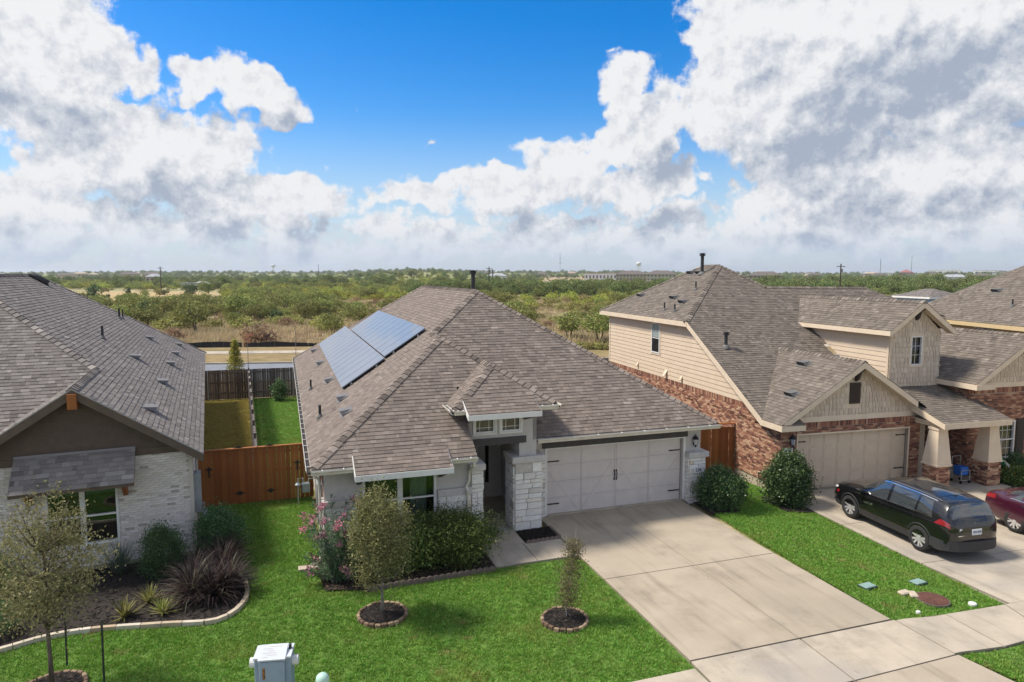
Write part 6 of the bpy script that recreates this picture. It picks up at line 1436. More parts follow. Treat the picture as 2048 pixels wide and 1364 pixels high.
def mulch_ring(root_label, c, rad, n, seed, grp='brick-edged tree rings in the lawn', ):
    r = random.Random(seed); z = gz(*c); root = empty('tree_ring', (c[0], c[1], z), 0, root_label, 'tree ring', grp)
    m = MB(); m.lathe([(rad, -.06), (rad, .0), (rad * .6, .03), (.02, .05)], 20); m.build('mulch', SOIL, root)
    ch = MB()
    for i in range(420):
        a, q = r.uniform(0, 6.283), rad * math.sqrt(r.random()) * .97; x, y = q * math.cos(a), q * math.sin(a); zz = .02 + .04 * (1 - q / rad); b = r.uniform(0, 3.1); l, w = r.uniform(.02, .06), r.uniform(.008, .02); u = Vector((math.cos(b), math.sin(b), r.uniform(-.4, .5))) * l; v = Vector((-math.sin(b), math.cos(b), r.uniform(-.3, .3))) * w; o = Vector((x, y, zz))
        ch.poly([o - u - v, o + u - v, o + u + v, o - u + v], r.random() ** 2)
    ch.build('mulch_chips', MULCH, root, kind='stuff')
    EB = mat('edging_brick', None, None, .9, 10, tone=[(0, (.14, .09, .06)), (.5, (.24, .165, .105)), (1, (.34, .25, .16))], bump=.7, bscale=30)
    ms = []
    for t in range(4):
        b = MB(); w = 2 * math.pi * rad / n * .47; b.cbox(-w, w, -.035, .035, -.05, .045, .014, t / 3); ms.append(b.mesh('edging_brick', EB))
    for i in range(n):
        a = 2 * math.pi * i / n; o = link('edging_brick', r.choice(ms), root); o.location = ((rad + .03) * math.cos(a), (rad + .03) * math.sin(a), r.uniform(-.012, .012)); o.rotation_euler = (r.uniform(-.08, .08), r.uniform(-.08, .08), a + math.pi / 2 + r.uniform(-.08, .08))
    return root
def loc3(v): return (v.x, v.y, gz(v.x, v.y))
# street tree in the middle lawn
t1 = mw(-5.8, -4.73); T = empty('lawn_tree', loc3(t1), 0, 'dense olive-green young tree in a brick-edged ring on the lawn', 'tree')
limb_tree(T, 1.6, [(.75, .8, 5), (1.1, .8, 5), (1.5, .9, 5)], .035, BARK_G, 3)
P = clumped(15000, 150, (.70, .70, 1.18), npr, .35, .17); P[:, 2] += 1.86; P[:, 0] *= 1 - .25 * np.clip((P[:, 2] - 2.2), 0, 1); P[:, 1] *= 1 - .25 * np.clip((P[:, 2] - 2.2), 0, 1)
obj_np('crown', *leaves(P, .06, .45), OLIVE, T)
mulch_ring('ring of tan edging bricks round the dense olive-green tree', tuple(t1[:2]), .5, 24, 1)
# leaning sapling
t2 = mw(-1.99, -6.24); T = empty('sapling', loc3(t2), 0, 'thin leaning sapling tied to a short stake', 'tree')
limb_tree(T, 1.75, [(.6, .3, 4), (1.0, .35, 4), (1.4, .4, 5), (1.6, .4, 4)], .014, BARK_G, 5, (.12, .05))
zz = npr.uniform(.3, 1.8, 4600); w = .15 * (1 - .35 * np.abs(zz - .9)); P = np.stack([npr.normal(0, 1, 4600) * w + .12 * zz, npr.normal(0, 1, 4600) * w + .05 * zz, zz], 1)
obj_np('crown', *leaves(P, .042, .45, tones=(.45, .25)), WISPY, T)
m = MB(); m.tube([(.03, .02, -.05), (.03, .02, .42)], .016, 6); m.build('stake', mat('stake_pale', (.5, .48, .44), None, .8), T)
mulch_ring('ring of tan edging bricks round the thin sapling', tuple(t2[:2]), .47, 22, 2)
# wispy street tree by the white brick house
T = empty('street_tree', (-8.5, 11.95, gz(-8.5, 11.95)), 0, 'wispy young tree held between two thin stakes', 'tree')
ends = limb_tree(T, 2.9, [(1.15, .9, 6), (1.6, 1.0, 6), (2.1, .9, 6), (2.6, .8, 6)], .04, BARK, 9)
P = clumped(9500, 110, (1.08, 1.08, 1.2), npr, .25, .2); P[:, 2] += 2.35; up = P[:, 2] > 2.7; P[up, 0] *= .62; P[up, 1] *= .62
Pt = np.concatenate([npr.normal(0, .1, (90, 3)) + np.array([x, y, z]) for x, y, z in [(.55, .1, 3.3), (.75, 0, 3.0), (-.2, 0, 3.5), (.2, .2, 3.65), (-.6, .2, 3.0), (-.4, -.2, 3.3), (.9, .1, 2.6), (.3, 0, 3.4), (.05, 0, 3.1)]])
obj_np('crown', *leaves(np.concatenate([P, Pt]), .062, .42, tones=(.45, .27)), WISPY, T)
mulch_ring('ring of tan edging bricks round the wispy staked tree', (-8.5, 11.95), .5, 22, 4)
for (x, y), h, lb in (((-8.75, 12.75), 1.15, 'short dark stake in the lawn behind the wispy tree'), ((-7.6, 12.05), 1.25, 'tall dark stake with pale top beside the wispy tree')):
    m = MB(); m.tube([(0, 0, -.1), (.02, 0, h)], .018, 6); o = m.build('tree_stake', mat('stake_dark', (.03, .032, .028), None, .7), None, loc=(x, y, gz(x, y))); tag(o, lb, 'stake')
    m = MB(); m.tube([(.018, 0, h - .16), (.021, 0, h + .01)], .021, 6); m.build('stake_top', mat('stake_top', (.4, .36, .16) if h > 1.2 else (.06, .055, .05), None, .7), o)

def shrub(name, label, loc, rad, n, k, lsize, mt, cat='shrub', asp=.5, shell=.5, jit=.2, seed=0, grp=None, tones=(.5, .25), top=None):
    rg = np.random.default_rng(seed + 100); root = empty(name, loc, 0, label, cat, grp)
    P = clumped(n, k, rad, rg, shell, jit, flat_bottom=-.8); P[:, 2] += rad[2] * .92; P[:, 2] = np.maximum(P[:, 2], .02)
    if top: s_ = 1 - top * np.clip(P[:, 2] / (2 * rad[2]), 0, 1); P[:, 0] *= s_; P[:, 1] *= s_
    obj_np('foliage', *leaves(P, lsize, asp, rg, tones=tones), mt, root)
    st = MB()
    for q in range(5): a = q * 1.256; st.tube([(.05 * math.cos(a), .05 * math.sin(a), -.03), (rad[0] * .5 * math.cos(a), rad[1] * .5 * math.sin(a), rad[2] * 1.2)], [.015, .006], 5)
    st.build('stem', BARK, root); return root
shrub('hedge_shrub', 'broad loose green shrub filling the bed beside the front walk', loc3(mw(-3.5, -2.45)), (1.02, .74, .72), 24000, 260, .06, HEDGE, seed=1)
shrub('hedge_shrub', 'green shrub under the curtained window beside the oleander', loc3(mw(-4.85, -2.4)), (.9, .66, .7), 17000, 180, .06, HEDGE, seed=2)
shrub('holly_shrub', 'glossy dark holly at the garage corner of the stucco house', loc3(mw(5.8, -1.0)), (.72, .64, .66), 15000, 160, .07, HOLLY, seed=3)
shrub('magnolia_shrub', 'upright dark green shrub before the brick garage corner', loc3(cw(-1.4, -1.05)), (.84, .76, .9), 17000, 190, .09, HOLLY, seed=4, top=.3, tones=(.6, .25))
shrub('boxwood', 'rounded boxwood before the white brick wall', loc3(lw(-.72, -1.25)), (.54, .5, .66), 15000, 170, .045, BOXW, seed=5, top=.1)
shrub('dark_shrub', 'dark green shrub at the corner of the white brick house', loc3(lw(.62, -.5)), (.58, .6, .68), 12000, 130, .055, HOLLY, seed=6)
shrub('bed_shrub', 'shadowed green shrub beneath the wispy tree', loc3(lw(-4.3, -1.1)), (.75, .55, .55), 6000, 80, .055, HEDGE, seed=7)
shrub('bed_shrub', 'low grey-green shrub at the kerb end of the planting bed', loc3(lw(-4.0, -2.9)), (.6, .5, .35), 4000, 60, .05, BOXW, seed=17)
shrub('yard_magnolia', 'small magnolia bush by the grey back fence', loc3(mw(-8.15, 24.6)), (.5, .5, .62), 2600, 60, .1, HOLLY, seed=8, tones=(.7, .3))
shrub('porch_shrub', 'low green shrub below the shuttered window', loc3(cw(8.35, -1.4)), (.75, .55, .34), 6000, 80, .07, HEDGE, seed=9)
shrub('porch_shrub', 'leafy shrub behind the small flag', loc3(cw(8.9, -.75)), (.5, .4, .5), 4000, 60, .07, BOXW, seed=10)

def blades(name, label, loc, n, L, w, mt, spread=.9, seed=0, arch=.6, cat='plant', grp=None, upright=.35, seg=4):
    """tuft of arching blades"""
    rg = np.random.default_rng(seed + 50); root = empty(name, loc, 0, label, cat, grp); V, F, T_ = [], [], []
    for i in range(n):
        a = rg.uniform(0, 6.283); e = rg.uniform(upright, 1.5); l = L * rg.uniform(.65, 1.1); b = len(V); ww = w * rg.uniform(.7, 1.2); p = np.array([rg.normal(0, .03), rg.normal(0, .03), 0.]); d = np.array([math.cos(a) * math.cos(e), math.sin(a) * math.cos(e), math.sin(e)]); sd_ = np.array([-math.sin(a), math.cos(a), 0])
        for k in range(seg + 1):
            t = k / seg; q = ww * (1 - t ** 2.2) * (.6 + .4 * min(1, t * 4)); V += [p - sd_ * q, p + sd_ * q]; p = p + d * l / seg; d = d + np.array([math.cos(a) * .12, math.sin(a) * .12, -arch * .45 * (t + .3)]) * (1 / seg) * 2; d /= np.linalg.norm(d)
        tn = min(1, max(0, rg.normal(.5, .28)))
        for k in range(seg): F.append((b + 2 * k, b + 2 * k + 1, b + 2 * k + 3, b + 2 * k + 2)); T_.append(tn)
    V = np.array(V); V[:, 2] = np.maximum(V[:, 2], .01)
    c = obj_np('blades', V, np.array(F), T_, mt, root); m = MB(); m.lathe([(.06, -.03), (.05, .03), (.01, .05)], 8); m.build('crown_base', SOIL, root); return root
for i, (x, y) in enumerate(((.0, -2.25), (.62, -2.0), (.42, -3.15), (-.05, -2.9), (.75, -2.9), (.75, -1.25))):
    blades('fountain_grass', 'arching purple fountain grass clump in the dark mulch bed', loc3(lw(x, y)), 330, 1.0, .016, PURP, seed=i, arch=1.9, grp='purple fountain grass clumps', upright=.45, seg=6)
for i, (x, y, L) in enumerate(((-1.42, -3.28, .5), (-.95, -2.7, .42), (-.62, -3.42, .42))):
    blades('yucca', ('largest yellow-striped yucca rosette nearest the bed edging', 'yellow-striped yucca rosette beside the boxwood', 'yellow-striped yucca rosette beside the purple grass')[i], loc3(lw(x, y)), 85, L, .017, YUCC, seed=20 + i, arch=.1, upright=.2)
blades('sword_plant', 'tall grey-green sword-leaved plant under the brick window', loc3(lw(-1.75, -.75)), 110, .95, .014, BLUEG, seed=30, arch=.15, upright=.6)
blades('sword_plant', 'grey-green sword-leaved clump half hidden by the wispy tree', loc3(lw(-3.4, -2.2)), 90, .7, .014, BLUEG, seed=31, arch=.3, upright=.4)
# oleander with pink flowers
O = empty('oleander', loc3(mw(-6.55, -2.5)), R(MYAW), 'oleander with pink blossoms against the white stone corner', 'shrub')
st = MB(); LP, LD, FP = [], [], []; r = random.Random(4)
for k in range(58):
    a = r.uniform(2.0, 5.6) if k < 12 else r.uniform(0, 6.28); L = r.uniform(1.1, 2.1); e = r.uniform(.95, 1.45) if k > 9 else r.uniform(.35, .8); L = L if k > 9 else L * .6
    d = Vector((math.cos(a) * math.cos(e), math.sin(a) * math.cos(e) * .8, math.sin(e))); b = Vector((r.uniform(-.25, .3), r.uniform(-.25, .2), 0)); st.tube([b, b + d * L * .5, b + d * L], [.012, .009, .004], 5)
    for j in range(95): t = r.uniform(.05, 1); LP.append(b + d * L * t); dd = (d * .7 + Vector((r.gauss(0, 1), r.gauss(0, 1), r.gauss(0, .6)))).normalized(); LD.append(dd)
    if r.random() < .62: FP.append(b + d * L)
st.build('stem', BARK_G, O)
obj_np('foliage', *leaves(np.array(LP), .15, .17, dirs=np.array(LD), bend=.04), OLEA, O)
for p in FP:
    Q = np.array(p) + npr.normal(0, .045, (34, 3)); obj_np('blossom', *leaves(Q, .05, .9), PINK, O)

# ------------------------------------------------------------------ planting beds, edging
def gravel_bits(name, pts_fn, n, mt, parent, seed, s=(.015, .04), z=.012):
    r = random.Random(seed); m = MB()
    for i in range(n):
        x, y = pts_fn(r); o = Vector((x, y, gz(x, y) + z + r.uniform(0, .02))); b = r.uniform(0, 6.28); u = Vector((math.cos(b), math.sin(b), r.uniform(-.5, .5))) * r.uniform(*s); v = Vector((-math.sin(b), math.cos(b), r.uniform(-.4, .4))) * r.uniform(*s) * .5; m.poly([o - u - v, o + u - v, o + u + v, o - u + v], r.random() ** 2)
    return m.build(name, mt, parent, kind='stuff')
bedAw = [tuple(lw(*p)[:2]) for p in bedA] + lp((-9, -.1), (-.0, -.1), (.0, 2.2), (.75, 2.2))
bA = patch('planting_bed', bedAw, SOIL, -.012)
def in_poly(p, poly):
    x, y = p; c = False
    for i in range(len(poly)):
        (x1, y1), (x2, y2) = poly[i], poly[i - 1]
        if (y1 > y) != (y2 > y) and x < (x2 - x1) * (y - y1) / (y2 - y1) + x1: c = not c
    return c
def sampler(poly):
    xs = [p[0] for p in poly]; ys = [p[1] for p in poly]
    def f(r):
        while True:
            p = (r.uniform(min(xs), max(xs)), r.uniform(min(ys), max(ys)))
            if in_poly(p, poly): return p
    return f
gravel_bits('mulch_chips', sampler(bedAw), 5000, MULCH, bA, 3, (.02, .05), -.008)
KERB = mat('limestone_edging', None, None, .9, 5, tone=[(0, (.42, .31, .2)), (.4, (.48, .4, .3)), (1, (.56, .5, .41))], bump=.6, bscale=25)
E = empty('bed_edging', loc3(lw(.9, -2.2)), 0, 'curved pale stone edging round the mulch bed', 'edging'); base = Vector(E.location)
pts = [lw(*p) for p in bedA]; acc = [0]
for a, b in zip(pts, pts[1:]): acc.append(acc[-1] + (b - a).length)
def along(s):
    for i in range(len(acc) - 1):
        if s <= acc[i + 1]: t = (s - acc[i]) / (acc[i + 1] - acc[i]); return pts[i].lerp(pts[i + 1], t)
    return pts[-1]
s_ = 0; r = random.Random(8)
while s_ < acc[-1] - .2:
    l = r.uniform(.42, .62); a, b = along(s_ + .008), along(min(acc[-1], s_ + l - .008)); mid = along(s_ + l / 2); d = (b - a).normalized(); nn = Vector((-d.y, d.x, 0)) * .05; up = Vector((0, 0, .05)); dn = Vector((0, 0, -.08)); m = MB(); g0 = Vector((0, 0, gz(mid.x, mid.y))) - base
    ring = [a - nn, mid - nn, b - nn, b + nn, mid + nn, a + nn]; ring = [Vector((p.x, p.y, 0)) + g0 for p in ring]
    m.prism([p + dn for p in ring], up - dn, r.random()); m.build('edging_stone', KERB, E); s_ += l
bedMw = mp(*bedM, (-2.67, -1.0), (-7.0, -1.0)); bM = patch('planting_bed', bedMw, SOIL, -.012); gravel_bits('mulch_chips', sampler(bedMw), 2200, mat('brown_mulch', None, None, .95, 20, tone=[(0, (.03, .02, .014)), (.6, (.08, .05, .03)), (1, (.16, .1, .06))]), bM, 4, (.02, .05), -.008)
SC = mat('scallop_edging', (.2, .15, .125), (.15, .115, .1), .95, 12, bump=.6)
def scallops(name, label, a, b, n):
    a, b = Vector((*a, 0)), Vector((*b, 0)); d = b - a; L = d.length; root = empty(name, (a.x, a.y, gz(a.x, a.y)), math.atan2(d.y, d.x), label, 'edging'); w = L / n / 2; m = MB()
    m.prism([(-w, -.03, -.08)] + [(-w + 2 * w * k / 6, -.03, .05 + .035 * math.sin(math.pi * k / 6)) for k in range(7)] + [(w, -.03, -.08)], (0, .06, 0)); me = m.mesh('edging_block', SC)
    for i in range(n): o = link('edging_block', me, root); wv = a + d * ((i + .5) / n); o.location = ((i + .5) * L / n, 0, gz(wv.x, wv.y) - gz(a.x, a.y)); o.rotation_euler = (rnd.uniform(-.1, .1), rnd.uniform(-.05, .05), 0)
    return root
scallops('bed_edging', 'scalloped brown edging before the green shrubs', mw(-6.0, -3.4)[:2], mw(-2.7, -3.28)[:2], 20)
grv = mp((-1.34, -1.86), (-.33, -1.86), (-.3, -.95), (-.52, -.95), (-1.34, -.97)); bG = patch('gravel_bed', grv, SOIL, .0); gravel_bits('gravel', sampler(grv), 1600, MULCH, bG, 6, (.012, .03), .008)
scallops('bed_edging', 'scalloped grey edging along the black gravel by the column', mw(-1.34, -1.92)[:2], mw(-.32, -1.88)[:2], 7); scallops('bed_edging', 'scalloped grey edging between the black gravel and driveway', mw(-.28, -1.85)[:2], mw(-.28, -1.0)[:2], 6)
patch('planting_bed', cp_((-2.0, -1.7), (-1.1, -2.0), (-.62, -1.3), (-.62, -.2), (-1.9, -.2)), SOIL, -.012); patch('planting_bed', mp((5.1, -1.5), (6.2, -1.5), (6.35, -.1), (5.15, -.32)), SOIL, -.012)
patch('planting_bed', cp_((7.6, -2.3), (12, -2.3), (12, -.2), (7.65, -.2)), SOIL, .01)

# ------------------------------------------------------------------ grass
def gz_np(X, Y): return np.array([gz(x, y) for x, y in zip(X, Y)])
def poly_mask(X, Y, poly):
    c = np.zeros(len(X), bool)
    for i in range(len(poly)):
        (x1, y1), (x2, y2) = poly[i], poly[i - 1]
        if y1 == y2: continue
        c ^= ((y1 > Y) != (y2 > Y)) & (X < (x2 - x1) * (Y - y1) / (y2 - y1) + x1)
    return c
def points_mesh(name, P, sc):
    me = bpy.data.meshes.new(name); me.vertices.add(len(P)); me.vertices.foreach_set('co', np.asarray(P, np.float32).ravel()); a = me.attributes.new('sc', 'FLOAT', 'POINT'); a.data.foreach_set('value', np.asarray(sc, np.float32)); me.update(); return me
def scatter(name, P, sc, protos, label=None, cat=None, tilt=.15, seed=0, parent=None):
    """ONE object of stuff: copies of the prototypes' meshes on points, by geometry nodes"""
    o = link(name, points_mesh(name, P, sc), parent); o['kind'] = 'stuff'
    if label: tag(o, label, cat)
    g = bpy.data.node_groups.new(name + '_scatter', 'GeometryNodeTree'); g.interface.new_socket('Geometry', in_out='INPUT', socket_type='NodeSocketGeometry'); g.interface.new_socket('Geometry', in_out='OUTPUT', socket_type='NodeSocketGeometry')
    q = NT(g); gi = q.node('NodeGroupInput'); go = q.node('NodeGroupOutput'); jn = q.node('GeometryNodeJoinGeometry')
    sca = q.node('GeometryNodeInputNamedAttribute'); sca.data_type = 'FLOAT'; sca.inputs['Name'].default_value = 'sc'
    rv = q.node('FunctionNodeRandomValue'); rv.data_type = 'FLOAT_VECTOR'; rv.inputs[0].default_value = (-tilt, -tilt, 0); rv.inputs[1].default_value = (tilt, tilt, 6.283); rv.inputs['Seed'].default_value = seed
    pick = q.node('FunctionNodeRandomValue'); pick.data_type = 'INT'; pick.inputs[4].default_value = 0; pick.inputs[5].default_value = len(protos) - 1; pick.inputs['Seed'].default_value = seed + 1
    for k, pr in enumerate(protos):
        oi = q.node('GeometryNodeObjectInfo'); oi.inputs['Object'].default_value = pr; oi.inputs['As Instance'].default_value = False
        ip = q.node('GeometryNodeInstanceOnPoints'); q.l.new(gi.outputs[0], ip.inputs['Points']); q.l.new(oi.outputs['Geometry'], ip.inputs['Instance'])
        cmp_ = q.node('FunctionNodeCompare'); cmp_.data_type = 'INT'; cmp_.operation = 'EQUAL'; q.l.new(pick.outputs[2], cmp_.inputs[2]); cmp_.inputs[3].default_value = k; q.l.new(cmp_.outputs[0], ip.inputs['Selection'])
        q.l.new(rv.outputs[0], ip.inputs['Rotation']); q.l.new(sca.outputs[0], ip.inputs['Scale']); q.l.new(ip.outputs[0], jn.inputs[0])
    q.l.new(jn.outputs[0], go.inputs[0]); md = o.modifiers.new('scatter', 'NODES'); md.node_group = g; return o
GRASS = leaf_mat('grass_blade', [(0, (0.098, 0.215, 0.023)), (.5, (0.169, 0.338, 0.039)), (.85, (0.247, 0.416, 0.065)), (1, (0.442, 0.468, 0.156))], .55, .3, .8)
DGRASS = leaf_mat('dry_grass_blade', [(0, (0.265, 0.244, 0.051)), (.5, (0.423, 0.347, 0.095)), (1, (0.555, 0.438, 0.164))], .7, .3)
def tuft(name, n, h, w, spread, mt, seed, loc, label):
    rg = np.random.default_rng(seed); V, F, T_ = [], [], []
    for i in range(n):
        a = rg.uniform(0, 6.283); x, y = rg.normal(0, spread, 2); hh = h * rg.uniform(.55, 1.2); l = rg.uniform(.15, .75) * hh; s = np.array([-math.sin(a), math.cos(a), 0]) * w * rg.uniform(.7, 1.3); p = np.array([x, y, -.01]); m_ = p + np.array([math.cos(a) * l * .35, math.sin(a) * l * .35, hh * .6]); e = p + np.array([math.cos(a) * l, math.sin(a) * l, hh]); b = len(V); V += [p - s, p + s, m_ + s * .8, e, m_ - s * .8]; t = min(1, max(0, rg.normal(.5, .24))); F.append((b, b + 1, b + 2, b + 4)); T_.append(t); F.append((b + 4, b + 2, b + 3, b + 3)); T_.append(t)
    V = np.array(V); me = bpy.data.meshes.new(name); me.from_pydata([tuple(v) for v in V], [], [f if f[2] != f[3] else f[:3] for f in F]); a_ = me.attributes.new('tone', 'FLOAT', 'FACE'); a_.data.foreach_set('value', T_); me.materials.append(mt); me.update()
    o = link(name, me); o.location = (*loc, gz(*loc) + LAWN_Z - .02); return tag(o, label, None, None, 'stuff')
def lawn_points(poly, dens, holes=(), seed=0, jag=.0):
    rg = np.random.default_rng(seed); x0, x1 = min(p[0] for p in poly), max(p[0] for p in poly); y0, y1 = min(p[1] for p in poly), max(p[1] for p in poly); n = int((x1 - x0) * (y1 - y0) * dens); X = rg.uniform(x0, x1, n); Y = rg.uniform(y0, y1, n); k = poly_mask(X, Y, poly)
    for h in holes: k &= ~poly_mask(X, Y, h)
    X, Y = X[k], Y[k]
    # only where the lens or a step to its side could see it
    return X, Y
circ = lambda c, r: [(c[0] + r * math.cos(i * .3142), c[1] + r * math.sin(i * .3142)) for i in range(20)]
_t1 = tuple(mw(-6.4, -6.2)[:2]); _t2 = tuple(mw(-4, -7)[:2]); _t3 = tuple(mw(-3, -5)[:2]); _t4 = tuple(mw(-9.3, 12)[:2])
TF = [tuft('grass_tuft', 16, .046, .006, .05, GRASS, 1, _t1, None), tuft('grass_tuft', 13, .055, .007, .055, GRASS, 2, _t2, None), tuft('grass_tuft', 18, .04, .006, .06, GRASS, 3, _t3, None)]
TD = [tuft('dry_grass_tuft', 14, .06, .009, .06, DGRASS, 4, _t4, None)]
holesL = [mp((-16, -10.18), (-.3, -10.18), (-.3, -8.78), (-16, -8.78)), bedAw, bedMw, circ(t1, .5), circ(t2, .47), circ((-8.5, 11.95), .5), mp((-2.7, -3.2), (-.2, -3.2), (-.2, 1), (-2.7, 1)), mp((-6.85, -1.6), (-2.6, -1.6), (-2.6, 5), (-6.85, 5)), lp((-9, -.05), (0, -.05), (0, 9), (-9, 9))]
frontL = mp((-15, 4.35), (-15, -12), (-.36, -12), (-.31, -3.18), (-2.6, -3.18), (-2.7, -1), (-6.95, -1), (-6.95, 4.35))
X, Y = lawn_points(frontL, 240, holesL, 1); k = Y > 8.2; X, Y = X[k], Y[k]
P = np.stack([X, Y, gz_np(X, Y) + LAWN_Z - .02], 1); scatter('grass', P, npr.uniform(.75, 1.35, len(P)), TF, 'bright green mown grass of the front lawn', 'grass', seed=1)
X, Y = lawn_points(mp((4.94, -8.55), (8.25, -8.62), (8.72, -5.8), (9.0, -1.0), (8.7, 3.4), (5.6, 3.4), (5.2, -.4)), 240, [mp((5.1, -1.5), (6.2, -1.5), (6.35, -.1), (5.15, -.32)), cp_((-2.0, -1.7), (-1.1, -2.0), (-.62, -1.3), (-.62, 5), (-1.15, 5), (-1.15, -.2), (-1.9, -.2)), circ(tuple(mw(6.76, -7.96)[:2]), .36)], 2)
P = np.stack([X, Y, gz_np(X, Y) + LAWN_Z - .02], 1); scatter('grass', P, npr.uniform(.75, 1.35, len(P)), TF, 'green grass strip between the two driveways', 'grass', seed=2)
X, Y = lawn_points(mp((5.02, -10.06), (12.5, -9.98), (12.5, -12.5), (5.9, -12.5), (5.5, -11.5)), 240, [], 3)
P = np.stack([X, Y, gz_np(X, Y) + LAWN_Z - .02], 1); scatter('grass', P, npr.uniform(.75, 1.35, len(P)), TF, 'green grass between sidewalk and street', 'grass', seed=3)
X, Y = lawn_points(mp((-8.7, 4.5), (-6.9, 4.5), (-6.9, 26), (-9.85, 26)), 150, [], 4)
P = np.stack([X, Y, gz_np(X, Y) + LAWN_Z - .02], 1); scatter('grass', P, npr.uniform(.75, 1.25, len(P)), TF, 'bright green grass of the fenced side yard', 'grass', seed=4)
X, Y = lawn_points(mp((-8.8, 4.5), (-9.95, 26), (-14.2, 26), (-11, 4.5)), 130, [lp((-9, -.05), (0, -.05), (0, 26), (-9, 26))], 5)
P = np.stack([X, Y, gz_np(X, Y) + LAWN_Z - .02], 1); scatter('grass', P, npr.uniform(.75, 1.25, len(P)), TD, 'dry yellowish grass of the neighbouring yard', 'grass', seed=5)
# ------------------------------------------------------------------ brushland and trees beyond
def bg(name, stops): return leaf_mat(name, stops, .7, .25)
BGM = [bg('mesquite_leaf', [(0, (0.109, 0.142, 0.040)), (.5, (0.232, 0.259, 0.070)), (1, (0.433, 0.401, 0.125))]), bg('cedar_leaf', [(0, (0.041, 0.072, 0.030)), (.6, (0.088, 0.134, 0.050)), (1, (0.176, 0.219, 0.080))]), bg('oak_leaf', [(0, (0.074, 0.115, 0.036)), (.5, (0.162, 0.205, 0.061)), (1, (0.323, 0.347, 0.102))]),
       bg('yellow_brush_leaf', [(0, (0.200, 0.241, 0.045)), (.5, (0.380, 0.399, 0.072)), (1, (0.600, 0.568, 0.123))]), bg('olive_brush_leaf', [(0, (0.176, 0.192, 0.058)), (.5, (0.323, 0.308, 0.096)), (1, (0.529, 0.448, 0.160))]), bg('brown_brush_leaf', [(0, (0.191, 0.109, 0.065)), (.5, (0.318, 0.196, 0.119)), (1, (0.466, 0.327, 0.205))]), bg('straw_blade', [(0, (0.289, 0.212, 0.119)), (.5, (0.476, 0.365, 0.212)), (1, (0.646, 0.527, 0.323))])]
KIND = [  # name, label, height, radii, stems, leaves, clumps, leaf size
    ('mesquite_tree', 'wide feathery green tree standing in the brushland', 4.2, (2.5, 2.5, 1.45), 3, 1500, 42, .3, 0), ('cedar_tree', 'dense dark round evergreen in the brushland', 3.2, (1.35, 1.35, 1.55), 1, 1300, 40, .26, 1), ('oak_tree', 'broad dark green tree in the woods beyond the field', 6.2, (3.1, 3.1, 2.5), 1, 1500, 40, .42, 2),
    ('yellow_brush', 'yellow-green brush tree in the thicket', 3.4, (2.2, 2.2, 1.5), 3, 1300, 36, .32, 3), ('olive_brush', 'low olive-green brush in the thicket', 2.2, (1.7, 1.7, 1.05), 3, 900, 30, .28, 4), ('brown_bush', 'rust-brown dry bush in the straw-coloured grass', 1.9, (1.2, 1.2, .9), 3, 700, 24, .22, 5)]
GRP = 'trees and brush beyond the street'
MESH = []
for ki, (nm, lb, h, rad, stems, nl, ncl, ls, mi) in enumerate(KIND):
    vs = []
    for v in range(3 if ki in (0, 2, 3, 4) else 2):
        rg = np.random.default_rng(200 + ki * 10 + v); P = clumped(nl, ncl, rad, rg, .35, .2, flat_bottom=-.45); P[:, 2] += h - rad[2] * 1.05; P[:, 2] = np.maximum(P[:, 2], .1); Vv, Ff, Tt = leaves(P, ls, .75, rg)
        cr = fast_mesh('crown', Vv, Ff, BGM[mi], Tt); m = MB(); r = random.Random(v)
        for s in range(stems):
            a = r.uniform(0, 6.28); q = rad[0] * (.45 if stems > 1 else .1); m.tube([(.08 * math.cos(a), .08 * math.sin(a), -.2), (q * .5 * math.cos(a), q * .5 * math.sin(a), h * .4), (q * math.cos(a), q * math.sin(a), h * .72)], [.1, .075, .03], 6)
            for b in range(3): c = r.uniform(0, 6.28); m.tube([(q * .5 * math.cos(a), q * .5 * math.sin(a), h * .4), (rad[0] * .7 * math.cos(c), rad[1] * .7 * math.sin(c), h * .75)], [.05, .02], 5)
        vs.append((cr, m.mesh('trunk', BARK)))
    MESH.append(vs)
def ter(x, y):
    r = math.hypot(x, y); return hills_h(x, y) if r > 100 else -.45
wild = []                                          # (x, y, kind, scale)
def wpx(px, py, z=-.45):
    a, e = px_dir(px, py); d = (CAM_H - z) / math.tan(-e); return d * math.sin(a), d * math.cos(a)
FIXED_LABEL = ['feathery mesquite alone in the straw grass behind the left roof', 'dark round evergreen beside the left roof slope', 'green mesquite between the dark evergreen and the lone mesquite', 'large mesquite at the brush edge left of the middle roof', 'small dark evergreen in the straw grass left of the solar roof', 'brown-tipped bush at the left roof edge']
FIXED = [(393, 668, 0, 1.05), (292, 646, 1, 1.05), (330, 636, 0, .95), (480, 642, 0, 1.15), (555, 647, 1, .75), (352, 684, 5, .9), (540, 616, 0, 1.0), (505, 652, 4, .6), (1138, 681, 0, .8), (1199, 685, 0, .85), (505, 690, 5, 1.3), (530, 690, 5, 1.1), (190, 603, 1, 1.6), (380, 592, 1, 1.5), (412, 594, 2, .8), (320, 590, 4, 1.2), (1160, 700, 4, .45), (1178, 702, 4, .45), (1196, 702, 4, .45), (1215, 703, 4, .45)]
for px, py, k, s in FIXED: x, y = wpx(px, py); wild.append((x, y, k, s, 9e9))
r = random.Random(21); rg = np.random.default_rng(5)
